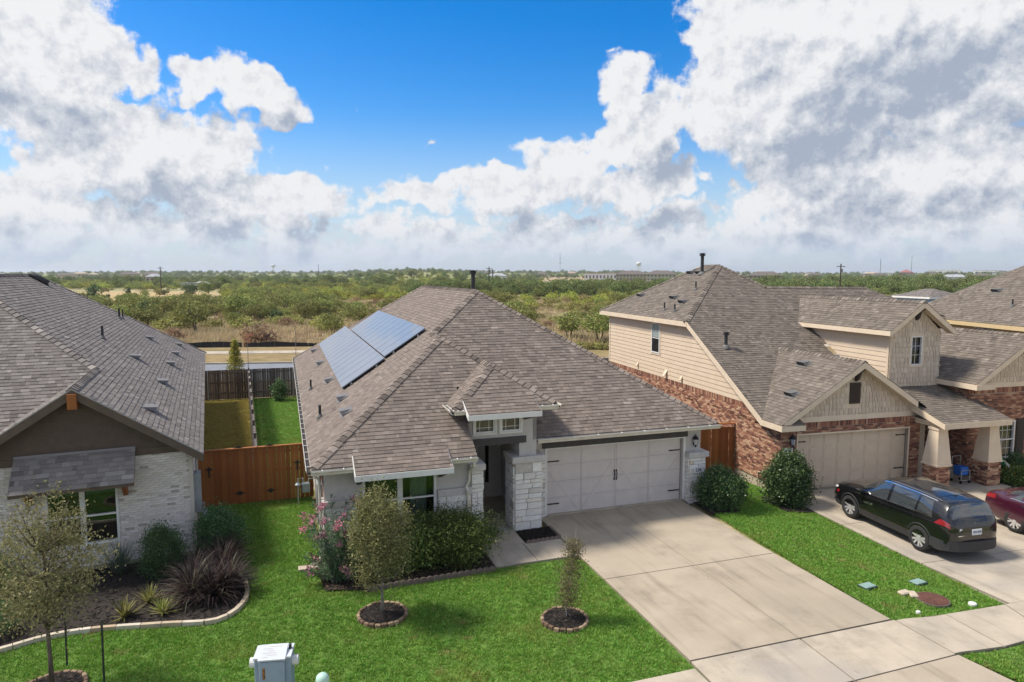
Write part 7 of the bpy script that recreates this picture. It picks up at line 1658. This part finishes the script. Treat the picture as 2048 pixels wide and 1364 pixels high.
def zone(x, y):
    """which plants grow here: list of (kind, weight) and a density 0..1"""
    R_ = math.hypot(x, y); a = x / max(y, 1)
    if y < 92: return None, 0
    if a < -.42 and 232 < y < 335: return [(1, 1), (4, 1)], .012
    if y < 118: return ([(4, 3), (5, 1), (0, 1)], .07 if a < -.1 else .05)
    n = math.sin(x * .045 + 2) * math.sin(y * .03 + x * .01) + .5 * math.sin(x * .11 + y * .05)
    if a < -.42 and 175 < y < 340: return [(4, 1), (5, 1)], .03
    if a < -.15:
        if y < 165: return [(0, 2), (4, 5)], .34 + .25 * n
        if y < 205: return [(0, .5), (4, 2), (5, 1)], .16 + .15 * n
        if y < 335: return [(3, 5), (0, 2), (4, 3)], .6
    else:
        if y < 145: return [(4, 3), (0, 1), (5, 1)], .06
        if y < 225: return [(4, 8), (0, .6), (3, 1), (5, .6)], .42 + .3 * n
        if y < 335: return [(2, 3), (0, 2), (1, 1)], .8
    if .04 < a < .25 and 430 < y < 1100: return [(0, 2), (4, 2), (3, 1)], .1
    big = math.sin(x * .011 + y * .006 + 1) + math.sin(y * .013 - x * .004)
    if R_ < 620: return ([(3, 4), (2, 1), (0, 3), (4, 2)] if a < .1 else [(2, 3), (3, 3), (0, 2), (4, 1)]), .45 + .25 * n + .22 * big
    return [(2, 3), (0, 3), (3, 2.5)], .42 + .25 * n + .25 * big
tries = 0
while len(wild) < 11500 and tries < 90000:
    tries += 1; R_ = 92 * (3600 / 92) ** (r.random() ** 1.05); a = r.uniform(-.74, .74); x, y = R_ * math.sin(a), R_ * math.cos(a); z, d = zone(x, y)
    if z and r.random() < d:
        k = r.choices([q[0] for q in z], [q[1] for q in z])[0]; s = r.uniform(.55, 1.25) * (.78 if R_ < 340 else 1.0 if R_ < 1500 else 1.6); wild.append((x, y, k, s, KIND[k][2] * s / R_))
BUILT = [(wpx(1300, 566), 26), (wpx(1250, 563), 40), (wpx(1150, 562), 10)]
wild.sort(key=lambda t: -t[4])
# the 300 that show largest are trees of their own, the rest one mass; those that the roofs hide stay in the mass
ROOFLINE = [(0, 549), (65, 549), (409, 703), (410, 740), (583, 740), (583, 716), (840, 574), (949, 581), (1216, 720), (1217, 621), (1395, 531), (1433, 529), (1530, 574), (1735, 580), (1850, 603), (1866, 600), (2048, 527)]
def to_px(x, y, z):
    p = math.atan(133 / 1366); f = y * math.cos(p) - (z - CAM_H) * math.sin(p); d = -(z - CAM_H) * math.cos(p) - y * math.sin(p); return 1024 + 1366 * x / f, 682 + 1366 * d / f
def seen(t):
    px, py = to_px(t[0], t[1], ter(t[0], t[1]) + KIND[t[2]][2] * t[3])
    if not 4 < px < 2044: return False
    for (x0, y0), (x1, y1) in zip(ROOFLINE, ROOFLINE[1:]):
        if x0 <= px <= x1: return py < y0 + (y1 - y0) * (px - x0) / max(1, x1 - x0) - 3
    return False
def where(x, y, k, s):
    px = to_px(x, y, 0)[0]; big = 'large ' if s > 1.0 else 'small ' if s < .6 else ''
    nm = ('feathery green mesquite', 'dark round evergreen', 'broad dark green tree', 'yellow-green brush tree', 'low olive-green brush', 'rust-brown dry bush')[k]
    spot = 'in the straw-grass clearing' if y < 118 else 'beside the hay field' if x / y < -.4 and 170 < y < 360 else 'in the near thicket' if y < 225 else 'in the far woods'
    view = 'behind the white brick house' if px < 300 else 'between white brick and stucco roofs' if px < 700 else 'behind the stucco house ridge' if px < 960 else 'between stucco and brick houses' if px < 1215 else 'behind the brick house'
    return f'{big}{nm} {spot} {view}'
wild = [t for t in wild if t[4] > 8e9 or seen(t)][:300] + [t for t in wild if not (t[4] > 8e9 or seen(t))] + [t for t in wild if t[4] > 8e9 or seen(t)][300:]
placed = {}
def place_tree(x, y, k, s, label=None):
    nm, lb = KIND[k][:2]; lb = label or where(x, y, k, s); vi = r.randrange(len(MESH[k])); cr, tr = MESH[k][vi]
    root = empty(nm, (x, y, ter(x, y)), r.uniform(0, 6.28), lb, 'tree' if k in (0, 1, 2) else 'bush', None if label else GRP + ': ' + nm.replace('_', ' ')); root.scale = (s * r.uniform(.9, 1.15), s * r.uniform(.9, 1.15), s)
    c = link('crown', cr, root); link('trunk', tr, root); placed.setdefault((k, vi), c)
for i, (x, y, k, s, _) in enumerate(wild[:300]): place_tree(x, y, k, s, FIXED_LABEL[i] if i < len(FIXED_LABEL) else None)
for k in range(len(KIND)):
    pts = [(x, y, ter(x, y) - .15) for x, y, kk, s, _ in wild[300:] if kk == k]; scs = [s for x, y, kk, s, _ in wild[300:] if kk == k]
    pro = [c for (kk, vi), c in placed.items() if kk == k]
    if pts:
        if not pro: c0 = link('crown', MESH[k][0][0]); place_tree(*wpx(1000, 560), k, 1.); bpy.data.objects.remove(c0); pro = [c for (kk, vi), c in placed.items() if kk == k]
        scatter('far_woods', pts, scs, pro, ('far-off feathery green trees of the brushland', 'far-off dark evergreens', 'far-off dark woods towards the horizon', 'far-off yellow-green thickets', 'far-off low olive scrub', 'far-off rust-brown scrub')[k], 'woods', tilt=.05, seed=40 + k)
# straw grass of the open ground
def straw(n, h, w, seed):
    rg = np.random.default_rng(seed); V, F, T_ = [], [], []
    for i in range(n):
        a = rg.uniform(0, 6.283); x, y = rg.normal(0, .3, 2); hh = h * rg.uniform(.5, 1.2); s = np.array([-math.sin(a), math.cos(a), 0]) * w; p = np.array([x, y, -.05]); e = p + np.array([math.cos(a) * hh * .4, math.sin(a) * hh * .4, hh]); b = len(V); V += [p - s, p + s, e]; F.append((b, b + 1, b + 2)); T_.append(min(1, max(0, rg.normal(.5, .3))))
    return V, F, T_
SG = []
for k, (px, py) in enumerate(((440, 680), (600, 672))):
    Vv, Ff, Tt = straw(40, .55, .03, k); x, y = wpx(px, py); o = obj_np('straw_tuft', Vv, Ff, Tt, BGM[6], None, (x, y, -.45)); o['kind'] = 'stuff'; SG.append(o)
R_ = 76 * (230 / 76) ** rg.uniform(0, 1, 26000); a = rg.uniform(-.72, .72, 26000); X, Y = R_ * np.sin(a), R_ * np.cos(a)
sy = (np.stack([X - SS.translation.x, Y - SS.translation.y], 1) @ np.array([-math.sin(R(6.2)), math.cos(R(6.2))])); k = (sy > 15.2) & ~((X / Y < -.42) & (Y > 225)); X, Y = X[k], Y[k]
nz = np.sin(X * .09) * np.cos(Y * .07) + rg.normal(0, .35, len(X)); k = nz > -.55; X, Y = X[k], Y[k]
P = np.stack([X, Y, np.full(len(X), -.45)], 1); scatter('dry_grass', P, rg.uniform(.6, 1.7, len(P)), SG, 'straw-coloured dry grass of the open ground', 'grass', seed=60)
# young trees and stakes along the street behind
T = empty('young_tree', (-19.6, 48.0, -.35), 0, 'slender yellow-green young tree on the verge behind the fence', 'tree')
limb_tree(T, 2.4, [(1.0, .6, 6), (1.6, .5, 6), (2.1, .4, 5)], .04, BARK_G, 31)
zz = npr.uniform(.5, 3.3, 2600); w = .75 * (1 - (zz - .5) / 3.2) + .06; an = npr.uniform(0, 6.28, 2600); P = np.stack([np.cos(an) * w * npr.uniform(.2, 1.1, 2600), np.sin(an) * w * npr.uniform(.2, 1.1, 2600), zz + npr.normal(0, .12, 2600)], 1); obj_np('crown', *leaves(P, .13, .6), BGM[3], T)
for i, (px, h, redtop) in enumerate(((497, 3.6, True), (592, 3.4, False))):
    x, y = wpx(px, (762, 722)[i], -.3); T = empty('verge_sapling', (x, y, -.3), 0, ('bare verge sapling with reddish leaves at its tip', 'bare thin verge sapling beside the stucco house roof')[i], 'tree'); m = MB(); m.tube([(0, 0, 0), (.03, .02, h * .6), (0, .05, h)], [.03, .022, .01], 6); m.build('trunk', BARK_G, T)
    P = np.array([0, .05, h - .3]) + npr.normal(0, .22, (120 if redtop else 50, 3)) * np.array([1, 1, 1.4]); obj_np('crown', *leaves(P, .12, .6), leaf_mat('red_leaf', [(0, (.3, .08, .06)), (1, (.5, .2, .14))]) if redtop else BGM[5], T)
# black silt fence
SILT = mat('silt_fabric', (.012, .012, .014), (.02, .02, .022), .8, 3)
def silt(label, x0, x1, seed):
    r = random.Random(seed); n = int((x1 - x0) / 1.5); a = sw(x0, 14.4); root = empty('silt_fence', (a[0], a[1], -.4), R(6.2), label, 'fence'); m = MB(); prev = None
    for i in range(n + 1):
        x = (x1 - x0) * i / n; y = r.uniform(-.12, .12); h = .55 + .12 * math.sin(i * .9) + r.uniform(-.08, .05); cur = [(x, y - .05, -.1), (x, y, h)]
        if prev: m.poly([prev[0], cur[0], cur[1], prev[1]])
        prev = cur
    m.build('fabric', SILT, root)
    for i in range(0, n + 1, 2): p = MB(); p.tube([((x1 - x0) * i / n, .04, -.1), ((x1 - x0) * i / n, .04, .75)], .025, 5); p.build('stake', BROWNWOOD, root)
silt('sagging black silt fence left of the brown scrub', -42, -8.5, 1); silt('black silt fence beyond the street behind the solar roof', -2.2, 14, 2); silt('collapsed black silt fence between the brown bushes', -8.3, -2.4, 5)

# ------------------------------------------------------------------ far buildings, masts, poles
def far_building(name, label, px, py, dist, w, h, d, wallm, roofm, roof='flat', rows=1, nwin=8, cat='building', grp=None, yaw=0.):
    a, _ = px_dir(px, py); x, y = dist * math.sin(a), dist * math.cos(a); z = ter(x, y) - .2; H = empty(name, (x, y, z), -a + yaw, label, cat, grp)
    F_ = Wall(-w / 2, 0, 1, 0); m = MB(); m.box(-w / 2, w / 2, 0, d, -2, h); m.build('wall', wallm, H); WD = mat('far_window', (.05, .06, .07), None, .3)
    for rr in range(rows):
        for i in range(nwin): m = MB(); u = w * (i + .5) / nwin; F_.slab(m, u - w / nwin * .22, u + w / nwin * .22, h * (rr + .35) / rows, h * (rr + .75) / rows, 0, .06); m.build('window', WD, H)
    m = MB()
    if roof == 'flat': m.box(-w / 2 - .3, w / 2 + .3, -.3, d + .3, h, h + .7)
    else:
        o = .6; k = min(w, d) / 2 * .9; m.raw([(-w / 2 - o, -o, h), (w / 2 + o, -o, h), (w / 2 + o, d + o, h), (-w / 2 - o, d + o, h), (-w / 2 + k, d / 2, h + k * .5), (w / 2 - k, d / 2, h + k * .5)], [(0, 1, 5, 4), (1, 2, 5), (2, 3, 4, 5), (3, 0, 4)])
    m.build('roof', roofm, H); return H
WH = mat('far_white', (.62, .62, .6), None, .7); TN = mat('far_tan', (.42, .34, .25), None, .8); RB = mat('far_brown_roof', (.13, .11, .1), None, .8); RDF = mat('far_red', (.3, .1, .09), None, .7); MR = mat('far_metal_roof', (.36, .37, .38), None, .4); TN2 = mat('far_buff', (.5, .42, .32), None, .8)
far_building('apartment_block', 'tan three-storey apartment block left of the brick house roof', 1262, 566, 600, 26, 8.5, 14, TN, RB, 'hip', 3, 9)
far_building('apartment_block', 'buff apartment block with brown hip roof nearest the brick house roof', 1322, 567, 585, 24, 8.5, 14, TN2, RB, 'hip', 3, 8)
far_building('apartment_block', 'grey-roofed apartment block right of the chimney flue', 1530, 568, 560, 24, 7.5, 14, TN, RB, 'hip', 3, 8)
far_building('retail_store', 'long white store below the water tower', 1205, 553, 900, 46, 9, 30, WH, TN, 'flat', 1, 10); far_building('retail_store', 'white store with flat roof behind the apartments', 1285, 553, 940, 50, 9.5, 30, WH, TN2, 'flat', 1, 10)
far_building('warehouse', 'red warehouse on the right horizon', 1812, 552, 1900, 30, 10, 30, RDF, RDF, 'hip', 1, 4); far_building('warehouse', 'white warehouse right of the red one on the horizon', 1888, 551, 2100, 70, 15, 30, WH, WH, 'flat', 1, 4); far_building('warehouse', 'white shed at the far right horizon', 1975, 551, 2100, 60, 13, 30, WH, MR, 'flat', 1, 4)
far_building('farm_shed', 'white shed among the trees left of the middle roof', 405, 578, 420, 8, 3.2, 6, WH, MR, 'hip', 1, 3); far_building('farm_shed', 'white trailer beside the hay field trees', 388, 583, 400, 13, 3.2, 6, WH, MR, 'flat', 1, 4)
r = random.Random(77)
for i in range(34):
    px = r.choice((r.uniform(-20, 330), r.uniform(960, 1190), r.uniform(1470, 2040), r.uniform(1470, 2040))); dist = r.uniform(520, 1500) if px < 1200 else r.uniform(700, 2300); far_building('far_house', 'small pale roofed house among the distant trees', px, 555, dist, r.uniform(12, 20), r.uniform(4.5, 7) + dist * .002, 10, r.choice((WH, TN2, TN2, TN)), r.choice((RB, RB, MR, TN)), 'hip', 1, 4, 'house', 'small houses among the distant trees')
def at(px, dist): a, _ = px_dir(px, 550); return dist * math.sin(a), dist * math.cos(a)
x, y = at(1277, 1500); z0 = ter(x, y); T = empty('water_tower', (x, y, z0), 0, 'white water tower on the horizon', 'tower'); hz_ = 30; m = MB(); m.lathe([(.1, 0), (2.6, 1.2), (5.2, 3.5), (5.6, 5.5), (5.2, 7.5), (2.5, 9.3), (.1, 9.8)], 18, (0, 0, hz_ - 9)); m.build('tank', WH, T, smooth=True)
for k in range(5): m = MB(); a = k * 1.2566; m.tube([(5 * math.cos(a), 5 * math.sin(a), -8), (4.8 * math.cos(a), 4.8 * math.sin(a), hz_ - 5.5)], .35, 6); m.build('leg', WH, T)
m = MB(); m.tube([(0, 0, -8), (0, 0, hz_ - 8)], .7, 8); m.build('riser', WH, T)
x, y = at(1120, 1300); z0 = ter(x, y); T = empty('radio_mast', (x, y, z0), 0, 'thin lattice radio mast on the horizon', 'mast'); MS = mat('mast_grey', (.2, .2, .22), None, .6); hm = CAM_H - z0 + 44 / 1366 * 1310
for k in range(3): a = k * 2.094; m = MB(); m.tube([(.7 * math.cos(a), .7 * math.sin(a), -6), (.35 * math.cos(a), .35 * math.sin(a), hm)], .1, 5); m.build('leg', MS, T)
m = MB()
for k in range(26): z = hm * k / 26; m.tube([(.6, 0, z), (-.3, .5, z + hm / 52), (-.3, -.5, z + hm / 26)], .05, 4)
m.build('lattice', MS, T); m = MB(); m.lathe([(.9, hm * .55), (.9, hm * .55 + 2)], 8); m.lathe([(.9, hm * .72), (.9, hm * .72 + 1.5)], 8); m.build('antenna', MS, T)
POLEW = mat('pole_wood', (.06, .045, .035), None, .9)
for i, (px, dist, h, lb) in enumerate(((321, 330, 11.5, 'wooden utility pole above the hay field'), (978, 260, 11, 'wooden utility pole right of the ridge flue'), (985, 300, 10.5, 'second wooden utility pole right of the ridge flue'), (1681, 210, 11, 'wooden utility pole over the low roof ridge'), (637, 640, 17, 'lone pole on the left horizon'), (1760, 900, 26, 'thin pole near the red warehouse'), (1822, 1500, 42, 'tall thin mast right of the red warehouse'))):
    x, y = at(px, dist); T = empty('utility_pole', (x, y, ter(x, y)), 0, lb, 'pole'); m = MB(); m.tube([(0, 0, -1), (0, 0, h)], [.2 + h * .004, .13 + h * .003], 8); m.build('shaft', POLEW, T)
    if dist < 500:
        m = MB(); m.box(-1.2, 1.2, -.07, .07, h - .8, h - .62); m.build('crossarm', POLEW, T)
        m = MB(); m.tube([(.35, -.1, h - 2.4), (.35, -.1, h - 1.4)], .22, 8); m.build('transformer', MS, T)
x, y = at(547, 2200); m = MB(); m.lathe([(1, 0), (1.2, 24), (6, 26), (7, 29), (5.5, 32), (.2, 33)], 14, (0, 0, 0)); o = m.build('water_tower', WH, None, loc=(x, y, ter(x, y) - 4)); tag(o, 'tiny far mushroom-shaped water tower on the left horizon', 'tower')

# ------------------------------------------------------------------ utilities and small things
PB = mat('pedestal_shaded', (.27, .35, .42), (.24, .31, .38), .55, 3, bump=.1); PT = mat('pedestal_sunlit_top', (.55, .58, .6), (.5, .53, .55), .5, 4); PV = mat('pvc_white', (.68, .67, .64), None, .5)  # cabinet body has sky-lit shade in its colour, the lids sunlight in theirs
x, y = -4.1, 11.2; U_ = empty('utility_pedestal', (x, y, gz(x, y)), R(8), 'utility cabinet in shaded blue-grey with white side caps and sunlit slanted top', 'utility box')
m = MB(); m.cbox(-.3, .3, -.17, .17, -.05, 1.12, .012); m.build('cabinet', PB, U_); m = MB(); m.cbox(-.21, .21, -.24, -.165, .05, 1.1, .01); m.build('door', PB, U_)
m = MB(); m.prism([(-.31, -.19, 1.12), (.31, -.19, 1.12), (.31, .19, 1.15), (-.31, .19, 1.15)], (0, 0, .03)); m.build('lid', PT, U_); m = MB(); m.prism([(-.225, -.25, 1.12), (.225, -.25, 1.12), (.225, .08, 1.22), (-.225, .08, 1.22)], (0, 0, .025)); ld = m.build('meter_lid', PT, U_)
for i in range(6):
    q = MB(); yy = -.2 + i * .045; zl_ = lambda v: 1.146 + (v + .25) * .303; x0 = -.17 + .09 * (i % 2); x1 = x0 + .1 + .06 * (i % 3)
    q.prism([(x0, yy, zl_(yy)), (x1, yy, zl_(yy)), (x1, yy + .006, zl_(yy + .006)), (x0, yy + .006, zl_(yy + .006))], (0, 0, .001)); q.build('print_line', mat('print_red', (.42, .33, .32), None, .6), ld)
for sx in (-1, 1): m = MB(); m.tube([(sx * .3, .0, .98), (sx * .4, 0, .98)], .085, 14); m.build('side_cap', PV, U_)
m = MB(); m.box(-.15, -.11, -.246, -.241, .8, 1.0); m.build('warning_label', mat('label_orange', (.5, .2, .02), (.02, .02, .02), .6, 40), U_)
m = MB(); m.prism([(.24, .02, 1.16), (.28, .02, 1.16), (.28, .08, 1.16), (.24, .08, 1.16)], (0, 0, .08)); m.build('padlock', BLACK, U_)
x, y = -3.15, 10.75; m = MB(); m.lathe([(.1, -.1), (.1, .9), (.1, .901)], 16); o = m.build('cable_marker', mat('marker_green', (.06, .25, .17), (.07, .28, .19), .5, 5), None, loc=(x, y, gz(x, y))); tag(o, 'green domed cable marker post beside the utility cabinet', 'marker post'); m = MB(); m.lathe([(.107, .86), (.11, .93), (.1, .98), (.06, 1.02), (.005, 1.035)], 16); m.build('dome_cap', mat('marker_cap', (.42, .62, .52), None, .5), o, smooth=True)
def flat_box(label, c, yaw):
    o = empty('valve_box', loc3(c), yaw, label, 'utility box'); m = MB(); m.cbox(-.2, .2, -.14, .14, -.1, -.004, .01); m.build('rim', mat('box_dark', (.03, .05, .045), None, .7), o); m = MB(); m.cbox(-.175, .175, -.115, .115, -.03, .008, .008); m.build('lid', mat('valve_lid', (.23, .34, .31), (.2, .3, .27), .7, 4), o)
flat_box('green valve box lid nearer the concrete driveway', mw(5.76, -7.05), R(24)); flat_box('green valve box lid nearer the parked black car', mw(7.34, -7.1), R(24))
c = mw(6.78, -7.98); o = empty('manhole_cover', loc3(c), 0, 'round rusty manhole cover in the grass strip', 'manhole'); RU = mat('rust_iron', (.09, .035, .025), (.14, .06, .04), .8, 8, bump=.8, bscale=40); m = MB(); m.lathe([(.34, -.1), (.34, .01), (.3, .015), (.295, .005), (.01, .007)], 28); m.build('cover', RU, o); m = MB(); m.lathe([(.375, -.1), (.37, .0), (.345, .002)], 28); m.build('collar', JOINT, o)
q = MB()
for i in range(7):
    for j in range(7):
        a, b = (i - 3) * .075, (j - 3) * .075
        if a * a + b * b < .065: q.box(a - .018, a + .018, b - .018, b + .018, .005, .016)
q.build('tread', RU, o)
for lb, (mx, my), rr in (('small white cleanout cap at the sidewalk edge', (7.52, -8.42), .09), ('little pale valve cap in the grass near the driveway', (5.85, -8.4), .05)):
    c = mw(mx, my); m = MB(); m.lathe([(rr, -.05), (rr, .0), (rr * .85, .018), (.01, .02)], 14); o = m.build('cleanout_cap', PV, None, loc=loc3(c)); tag(o, lb, 'pipe cap'); m = MB(); m.box(-rr * .3, rr * .3, -rr * .3, rr * .3, .018, .03); m.build('cap_nut', PV, o)
for i, (mx, my) in enumerate(((6.38, -7.55), (6.52, -7.68))):
    c = mw(mx, my); m = MB(); m.cbox(-.14, .14, -.09, .09, -.05, .03, .025); o = m.build('pale_stone', KERB, None, loc=loc3(c)); o.rotation_euler = (0, 0, .4 + i); tag(o, ('pale stone lying farther from the manhole cover', 'pale stone touching the manhole cover')[i], 'stone')
# gas meters
def gas_meter(label, c, yaw):
    o = empty('gas_meter', loc3(c), yaw, label, 'gas meter'); GM = mat('gas_grey', (.26, .3, .32), (.22, .26, .28), .5, 6, metal=.2); m = MB(); m.cbox(-.13, .13, -.09, .09, .35, .68, .03); m.build('meter', GM, o); m = MB(); m.tube([(-.09, 0, .66), (-.09, 0, .84), (-.25, 0, .84), (-.25, 0, -.05)], .022, 8); m.tube([(.09, 0, .66), (.09, 0, .8), (.32, .0, .8), (.32, .1, .8)], .022, 8); m.build('pipe', GALV, o)
    m = MB(); m.lathe([(.02, -.03), (.1, -.02), (.1, .02), (.05, .06), (.03, .09)], 14, (-.25, 0, .62)); m.build('regulator', GM, o)
gas_meter('grey gas meter in front of the cedar gate', mw(-7.18, 3.75), R(MYAW)); gas_meter('gas meter against the side of the white brick house', lw(.24, 1.5), R(LYAW + 90))
# splash block, folding cart, flag
c = mw(-7.3, -1.62); m = MB(); m.prism([(-.25, -.1, -.03), (.25, -.13, -.03), (.25, .13, -.03), (-.25, .1, -.03)], (0, 0, .045)); o = m.build('splash_block', CONC_W, None, loc=loc3(c)); o.rotation_euler = (0, 0, R(200)); tag(o, 'pale concrete splash block under the corner downspout', 'splash block')
c = cw(6.35, -.75); o = empty('folding_cart', (c.x, c.y, -.16), R(CYAW), 'folding metal cart holding a blue tub on the brick porch', 'cart'); m = MB()
for sx in (-1, 1):
    m.tube([(sx * .2, -.2, .12), (sx * .2, .2, .12), (sx * .2, .22, .95)], .014, 6); m.tube([(sx * .2, -.2, .12), (sx * .2, -.2, .5)], .014, 6)
m.tube([(-.2, .22, .95), (.2, .22, .95)], .014, 6); m.tube([(-.2, -.2, .5), (.2, -.2, .5)], .014, 6); m.tube([(-.2, -.2, .12), (.2, -.2, .12)], .014, 6); m.build('frame', GALV, o)
m = MB(); m.cbox(-.18, .18, -.18, .18, .3, .62, .03); m.build('tub', mat('blue_tub', (.02, .13, .5), None, .4), o)
for sx in (-1, 1):
    for sy in (-1, 1): m = MB(); m.tube([(sx * .2 - .015, sy * .2, .06), (sx * .2 + .015, sy * .2, .06)], .055, 10); m.build('wheel', MATS['tyre'], o)
c = cw(7.95, -1.2); o = empty('garden_flag', (c.x, c.y, -.2), R(CYAW - 20), 'small green, white and red flag on a leaning pole by the shrubs', 'flag'); m = MB(); m.tube([(0, 0, 0), (-.28, .05, 1.15)], .012, 6); m.build('pole', BLACK, o)
FC3 = [mat('flag_green', (.01, .14, .06), None, .8), mat('flag_white', (.66, .64, .6), None, .8), mat('flag_red', (.35, .02, .03), None, .8)]
for k in range(3):
    m = MB(); n = 5
    for i in range(n):
        def fp(t, s): u = (k + t) / 3; return (-.26 + u * .62 + s * .1, .05 + .05 * math.sin(u * 9 + s), 1.1 - u * .62 - s * .34)
        a, b = i / n, (i + 1) / n; m.prism([fp(a, 0), fp(b, 0), fp(b, 1), fp(a, 1)], (0, .004, 0))
    m.build('flag_band', FC3[k], o)
m = MB(); m.tube([(.05, .02, .72), (.05, .035, .72)], .06, 10); m.build('emblem', mat('flag_emblem', (.12, .08, .03), None, .8), o)
# ------------------------------------------------------------------ haze over the far country
m = MB(); m.box(-12600, 12600, -12600, 12600, -3, 95); HZ = bpy.data.materials.new('haze_air'); HZ.use_nodes = True; _t = NT(HZ.node_tree); _t.n.clear()
_o = _t.node('ShaderNodeOutputMaterial'); _v = _t.node('ShaderNodeVolumePrincipled'); _v.inputs['Color'].default_value = (.86, .92, 1, 1); _v.inputs['Density'].default_value = .00013; _v.inputs['Anisotropy'].default_value = .2
_t.l.new(_v.outputs[0], _o.inputs['Volume']); hz = m.build('haze', HZ, None, 'stuff'); tag(hz, 'thin pale haze over the distant country', 'haze')
